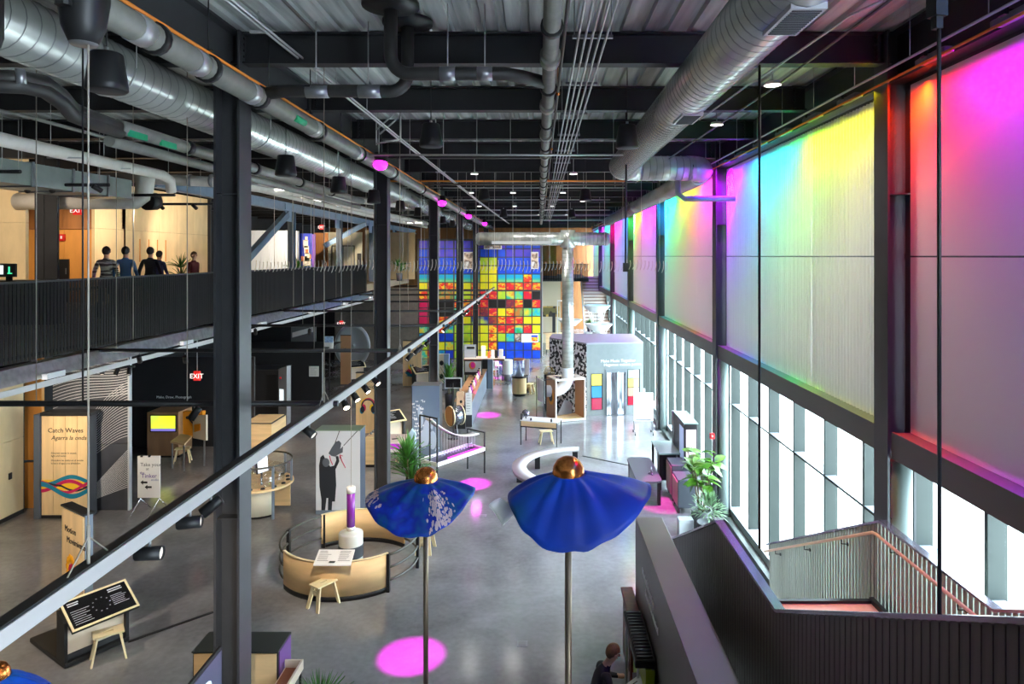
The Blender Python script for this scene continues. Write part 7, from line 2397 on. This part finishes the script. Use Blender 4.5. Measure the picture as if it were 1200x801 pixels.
MB().box(-0.33, -0.30, 0.4, 1.2, 0.7, 1.6).build('white_board', WHITEM, t)

t = thing('sound_booth', 'grey booth with silver strip curtain and coloured panes', 'booth', (3, 30, 0))
A = [Vector(p) for p in ((1.95, 28.2, 0), (4.35, 28.6, 0), (4.35, 31.6, 0), (0.6, 31.6, 0), (0.45, 30.2, 0))]
BG = mat('booth_grey', (132, 138, 138), 0.5, var=0.04)
Hb = 2.95
fd = (A[1] - A[0]).normalized()
fn = Vector((fd.y, -fd.x, 0))
MB().prism([A[0], A[1], A[1] + Vector((0, 0, Hb)), A[0] + Vector((0, 0, Hb))], -fn * 0.12).build('front_wall', BG, t)
MB().prism([A[1], A[2], A[2] + Vector((0, 0, Hb)), A[1] + Vector((0, 0, Hb))], (-0.1, 0, 0)).build('right_wall', BG, t)
MB().prism([A[0], A[4], A[4] + Vector((0, 0, Hb)), A[0] + Vector((0, 0, Hb))], (0.1, 0.1, 0)).build('left_wall', ramp_mat('black_white_maze', [(30, 32, 38), (236, 236, 238)], 7.5, rough=0.6, detail=1, interp='CONSTANT'), t)
MB().prism([p + Vector((0, 0, Hb)) for p in A], (0, 0, 0.06)).build('roof', mat('lilac_grey_roof', (160, 157, 170), 0.45), t)
M_ = Matrix.Translation(A[0]) @ Matrix.Rotation(math.atan2(fd.y, fd.x), 4, 'Z')


def fbox(x0, x1, z0, z1, d0, d1, mm, nm, par=t):
    return MB().box(x0, x1, d0, d1, z0, z1).move(M_).build(nm, mm, par)


W_ = (A[1] - A[0]).length
U = lambda px: (px - 686.5) / (753.0 - 686.5) * W_
Zf = lambda py: 6.6 - (py - 300) * 28.4 / 800
dz = 0.0
dfr = fbox(U(708), U(733.5), 0, Zf(432), -0.04, -0.01, mat('booth_frame', (120, 126, 130), 0.4), 'door_frame')
SILV = mat('silver_strip', (186, 192, 200), 0.16, 0.9, var=0.3, scale=3, stretch=(1, 1, 0.3))
for i in range(9):
    x_ = U(709.8) + (U(732) - U(709.8)) * i / 9
    w_ = (U(732) - U(709.8)) / 9
    MB().obox((x_ + w_ / 2, -0.06, Zf(435) / 2), (w_ * 0.96, 0.012, Zf(435) - 0.06), (0, 0, random.uniform(-0.5, 0.5))).move(M_).build('curtain_strip', SILV, t)
for (u0, u1, v0, v1, rows) in ((692, 705.5, 437, 479, (((214, 200, 90),), ((60, 140, 190),), ((176, 24, 66),))), (734.5, 749, 433, 475, (((170, 206, 206), (236, 236, 238)), ((220, 206, 100), (236, 190, 130)), ((222, 150, 130), (230, 226, 220)), ((200, 40, 60), (226, 140, 110))))):
    wf = fbox(U(u0), U(u1), Zf(v1), Zf(v0), -0.03, -0.005, BLACK, 'window_frame')
    hz = (Zf(v0) - Zf(v1)) / len(rows)
    for r_, row in enumerate(rows):
        for c_, col in enumerate(row):
            ww = (U(u1) - U(u0) - 0.06) / len(row)
            fbox(U(u0) + 0.01 + ww * c_, U(u0) + ww * (c_ + 1), Zf(v0) - hz * (r_ + 1) + 0.015, Zf(v0) - hz * r_ - 0.015, -0.045, -0.03, mat('pane_%d_%d_%d' % col, col, 0.15), 'coloured_pane', wf)
rot = (R(90), 0, math.atan2(fd.y, fd.x))
for (s, px, py, sz) in (('Make Music Together', 703, 424, 0.17), ('Hagamos música juntos', 706.5, 428.5, 0.17)):
    p = M_ @ Vector((U(px), -0.012, Zf(py)))
    text('lettering', s, sz, mat('white_sign_letter', (250, 250, 250), 0.5), p, rot, t, 0.004)
c = (at(644, 457, 28.3).x, 28.9)
t = thing('bead_maze', 'small black stand with a yellow looped wire left of the booth', 'stand', (0.42, 29.2, 0))
MB().box(0.2, 0.62, 29.1, 29.5, 0, 1.55).build('plinth', BLACK, t)
for r_ in (0.1, 0.16, 0.22):
    MB().tube([(0.42 + r_ * math.cos(PI * i / 10), 29.2, 1.55 + 1.5 * r_ * math.sin(PI * i / 10)) for i in range(11)], 0.014, 6).build('wire_loop', mat('brass_wire', (190, 160, 80), 0.3, 0.7), t)
t = thing('rolling_whiteboard', 'white rolling board on black casters by the window wall', 'whiteboard', (3.87, 25.4, 0))
p, q = at(742.5, 493, 25.3), at(765.5, 460, 25.3)
MB().rbox(p.x, q.x, 25.3, 25.35, p.z, q.z, 0.01).build('board', mat('board_white', (240, 244, 246), 0.3), t)
MB().box(p.x + 0.08, q.x - 0.08, 25.27, 25.3, p.z + 0.03, p.z + 0.07).build('pen_tray', GREYM, t)
for x_ in (p.x + 0.03, q.x - 0.03):
    MB().tube([(x_, 25.36, q.z), (x_, 25.36, 0.12)], 0.02, 8).tube([(x_, 25.1, 0.12), (x_, 25.62, 0.12)], 0.02, 8).build('leg_frame', GREYM, t)
    for y_ in (25.1, 25.62):
        MB().tube([(x_ - 0.015, y_, 0.05), (x_ + 0.015, y_, 0.05)], 0.05, 10).build('caster', BLACK, t)

ang = R(-17)
t = thing('instrument_table', 'long white topped table with metal clamps before the wind box', 'table', (-0.67, 23.9, 0), ang)
MB().box(0, 1.34, 0, 0.62, 0.84, 0.87).build('table_top', WHITEM, t)
MB().box(0.02, 1.32, 0.0, 0.03, 0.66, 0.84).build('front_apron', PLYH, t)
MB().box(0.0, 1.34, -0.006, 0.0, 0.63, 0.67).box(0.0, 0.03, -0.006, 0.0, 0.63, 0.84).box(1.31, 1.34, -0.006, 0.0, 0.63, 0.84).build('apron_edge', BLACK, t)
for (x_, y_) in ((0.02, 0.02), (1.32, 0.02), (0.02, 0.6), (1.32, 0.6)):
    MB().box(x_ - 0.016, x_ + 0.016, y_ - 0.016, y_ + 0.016, 0, 0.84).build('leg', BLACK, t)
for (x_, h) in ((0.03, 0.22), (0.38, 0.08), (1.12, 0.1)):
    MB().box(x_ - 0.02, x_ + 0.02, 0.02, 0.1, 0.87, 0.87 + h).build('clamp', BLACK, t)
MB().lathe([(0.0, -0.05), (0.1, -0.04), (0.14, 0.0), (0.12, 0.04), (0.03, 0.06)], (0, 0, 0), 16).move(Matrix.Translation((0.12, 0.25, 1.06)) @ Matrix.Rotation(R(70), 4, 'X')).build('metal_horn', mat('chrome_shell', (150, 156, 166)), t)
MB().tube([(0.12, 0.27, 0.87), (0.12, 0.27, 1.05)], 0.02, 8).build('horn_post', BLACK, t)

t = thing('curved_bench', 'curved white bench sweeping behind the larger blue canopy', 'bench', (1.2, 20, 0))
arc_wall(MB(), 1.58, 2.0, 0.42, 0.47, 88, 232, 30, (1.2, 20.0)).build('bench_top', mat('bench_white', (214, 212, 210), 0.4), t)
arc_wall(MB(), 1.96, 1.99, 0.36, 0.42, 88, 232, 30, (1.2, 20.0)).build('bench_apron', mat('bench_edge', (166, 162, 160), 0.5), t)
for a_ in (92, 135, 180, 225):
    x_, y_ = 1.2 + 1.78 * math.cos(R(a_)), 20 + 1.78 * math.sin(R(a_))
    MB().box(x_ - 0.08, x_ + 0.08, y_ - 0.08, y_ + 0.08, 0.0, 0.42).build('bench_support', BLACK, t)
t = thing('dark_table', 'dark grey table with rounded corners right of the larger blue canopy', 'table', (2.85, 18.3, 0))
pl = []
x0, x1, y0, y1, r_ = 2.58, 3.26, 18.0, 20.2, 0.2
for (cx_, cy_, a0) in ((x1 - r_, y1 - r_, 0), (x0 + r_, y1 - r_, 90), (x0 + r_, y0 + r_, 180), (x1 - r_, y0 + r_, 270)):
    pl += [(cx_ + r_ * math.cos(R(a0 + 22.5 * i)), cy_ + r_ * math.sin(R(a0 + 22.5 * i)), 0.61) for i in range(5)]
MB().prism(pl, (0, 0, 0.05)).build('table_top', mat('graphite_top', (74, 78, 84), 0.4), t)
for (x_, y_) in ((2.66, 18.15), (3.18, 18.15), (2.66, 20.05), (3.18, 20.05)):
    MB().box(x_ - 0.04, x_ + 0.04, y_ - 0.06, y_ + 0.06, 0, 0.61).build('leg', BLACK, t)
MB().box(2.62, 2.66, 18.3, 19.9, 0.1, 0.58).build('side_panel', mat('graphite_side', (112, 116, 124), 0.4), t)
o = MB()
for (dx, dy, h) in ((0, 0, 0.2), (0.06, 0.1, 0.08), (-0.06, 0.06, 0.06), (0.02, -0.1, 0.05)):
    o.tube([(3.05 + dx, 18.6 + dy, 0.66), (3.05 + dx * 0.4, 18.6 + dy * 0.4, 0.66 + h)], 0.02, 6)
tag(o.build('wire_model', GREYM), 'small silver wire model on the dark table', 'model')
for i, (y0, y1, h, lab) in enumerate(((17.5, 18.25, 0.86, 'nearest low graphite cabinet with a pink side by the windows'), (18.35, 19.1, 0.98, 'second low graphite cabinet with a pink side by the windows'))):
    t = thing('low_cabinet', lab, 'cabinet', (3.75, y0, 0))
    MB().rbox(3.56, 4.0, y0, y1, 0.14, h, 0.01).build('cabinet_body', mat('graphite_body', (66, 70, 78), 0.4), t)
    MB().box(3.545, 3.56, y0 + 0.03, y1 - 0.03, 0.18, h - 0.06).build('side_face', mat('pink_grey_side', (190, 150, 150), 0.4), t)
    for (x_, y_) in ((3.6, y0 + 0.06), (3.95, y0 + 0.06), (3.6, y1 - 0.06), (3.95, y1 - 0.06)):
        MB().tube([(x_ - 0.015, y_, 0.06), (x_ + 0.015, y_, 0.06)], 0.06, 10).tube([(x_, y_, 0.08), (x_, y_, 0.15)], 0.015, 6).build('caster', BLACK, t)
t = thing('side_table', 'glass green topped table with dark legs beyond the low cabinets', 'table', (3.75, 19.8, 0))
MB().box(3.38, 3.98, 19.25, 20.6, 1.0, 1.04).build('table_top', mat('grey_green_top', (136, 160, 152), 0.25), t)
for (x_, y_) in ((3.42, 19.3), (3.94, 19.3), (3.42, 20.55), (3.94, 20.55)):
    MB().box(x_ - 0.03, x_ + 0.03, y_ - 0.03, y_ + 0.03, 0, 1.0).build('leg', BLACK, t)
MB().box(3.44, 3.9, 19.5, 19.9, 0.2, 0.98).build('under_shelf', DGREY, t)
t = thing('screen_tower', 'tall dark cabinet with screens on both sides by the windows', 'cabinet', (4.2, 19.8, 0))
MB().rbox(4.02, 4.38, 18.9, 20.4, 0.3, 1.95, 0.01).build('tower_body', mat('tower_dark', (42, 36, 40), 0.4), t)
MB().box(4.0, 4.40, 18.88, 20.42, 1.95, 1.98).build('tower_top', mat('grey_green_top', (136, 160, 152)), t)
MB().box(4.01, 4.02, 19.0, 19.55, 0.9, 1.8).build('screen_face', mat('pale_blue_screen', (150, 166, 206), 0.3, emit=0.35), t)
MB().box(4.06, 4.34, 18.885, 18.9, 0.95, 1.8).build('screen_face', mat('pale_screen_pink', (200, 176, 186), 0.3, emit=0.2), t)
MB().box(3.97, 4.02, 20.4, 20.45, 0.3, 1.98).build('tower_edge', LIGHTM, t)
for (x_, y_) in ((4.08, 19.0), (4.32, 19.0), (4.08, 20.3), (4.32, 20.3)):
    MB().box(x_ - 0.03, x_ + 0.03, y_ - 0.03, y_ + 0.03, 0, 0.3).build('leg', BLACK, t)
t = thing('fire_call_point', 'small red call point on a window side post', 'alarm', (4.4, 17.3, 2.6))
p = at(834, 510, 17.3)
MB().rbox(p.x - 0.06, p.x + 0.06, 17.22, 17.3, p.z - 0.07, p.z + 0.07, 0.01).build('box', RED, t)
MB().box(p.x - 0.02, p.x + 0.02, 17.21, 17.22, p.z - 0.02, p.z + 0.02).build('button', WHITEM, t)
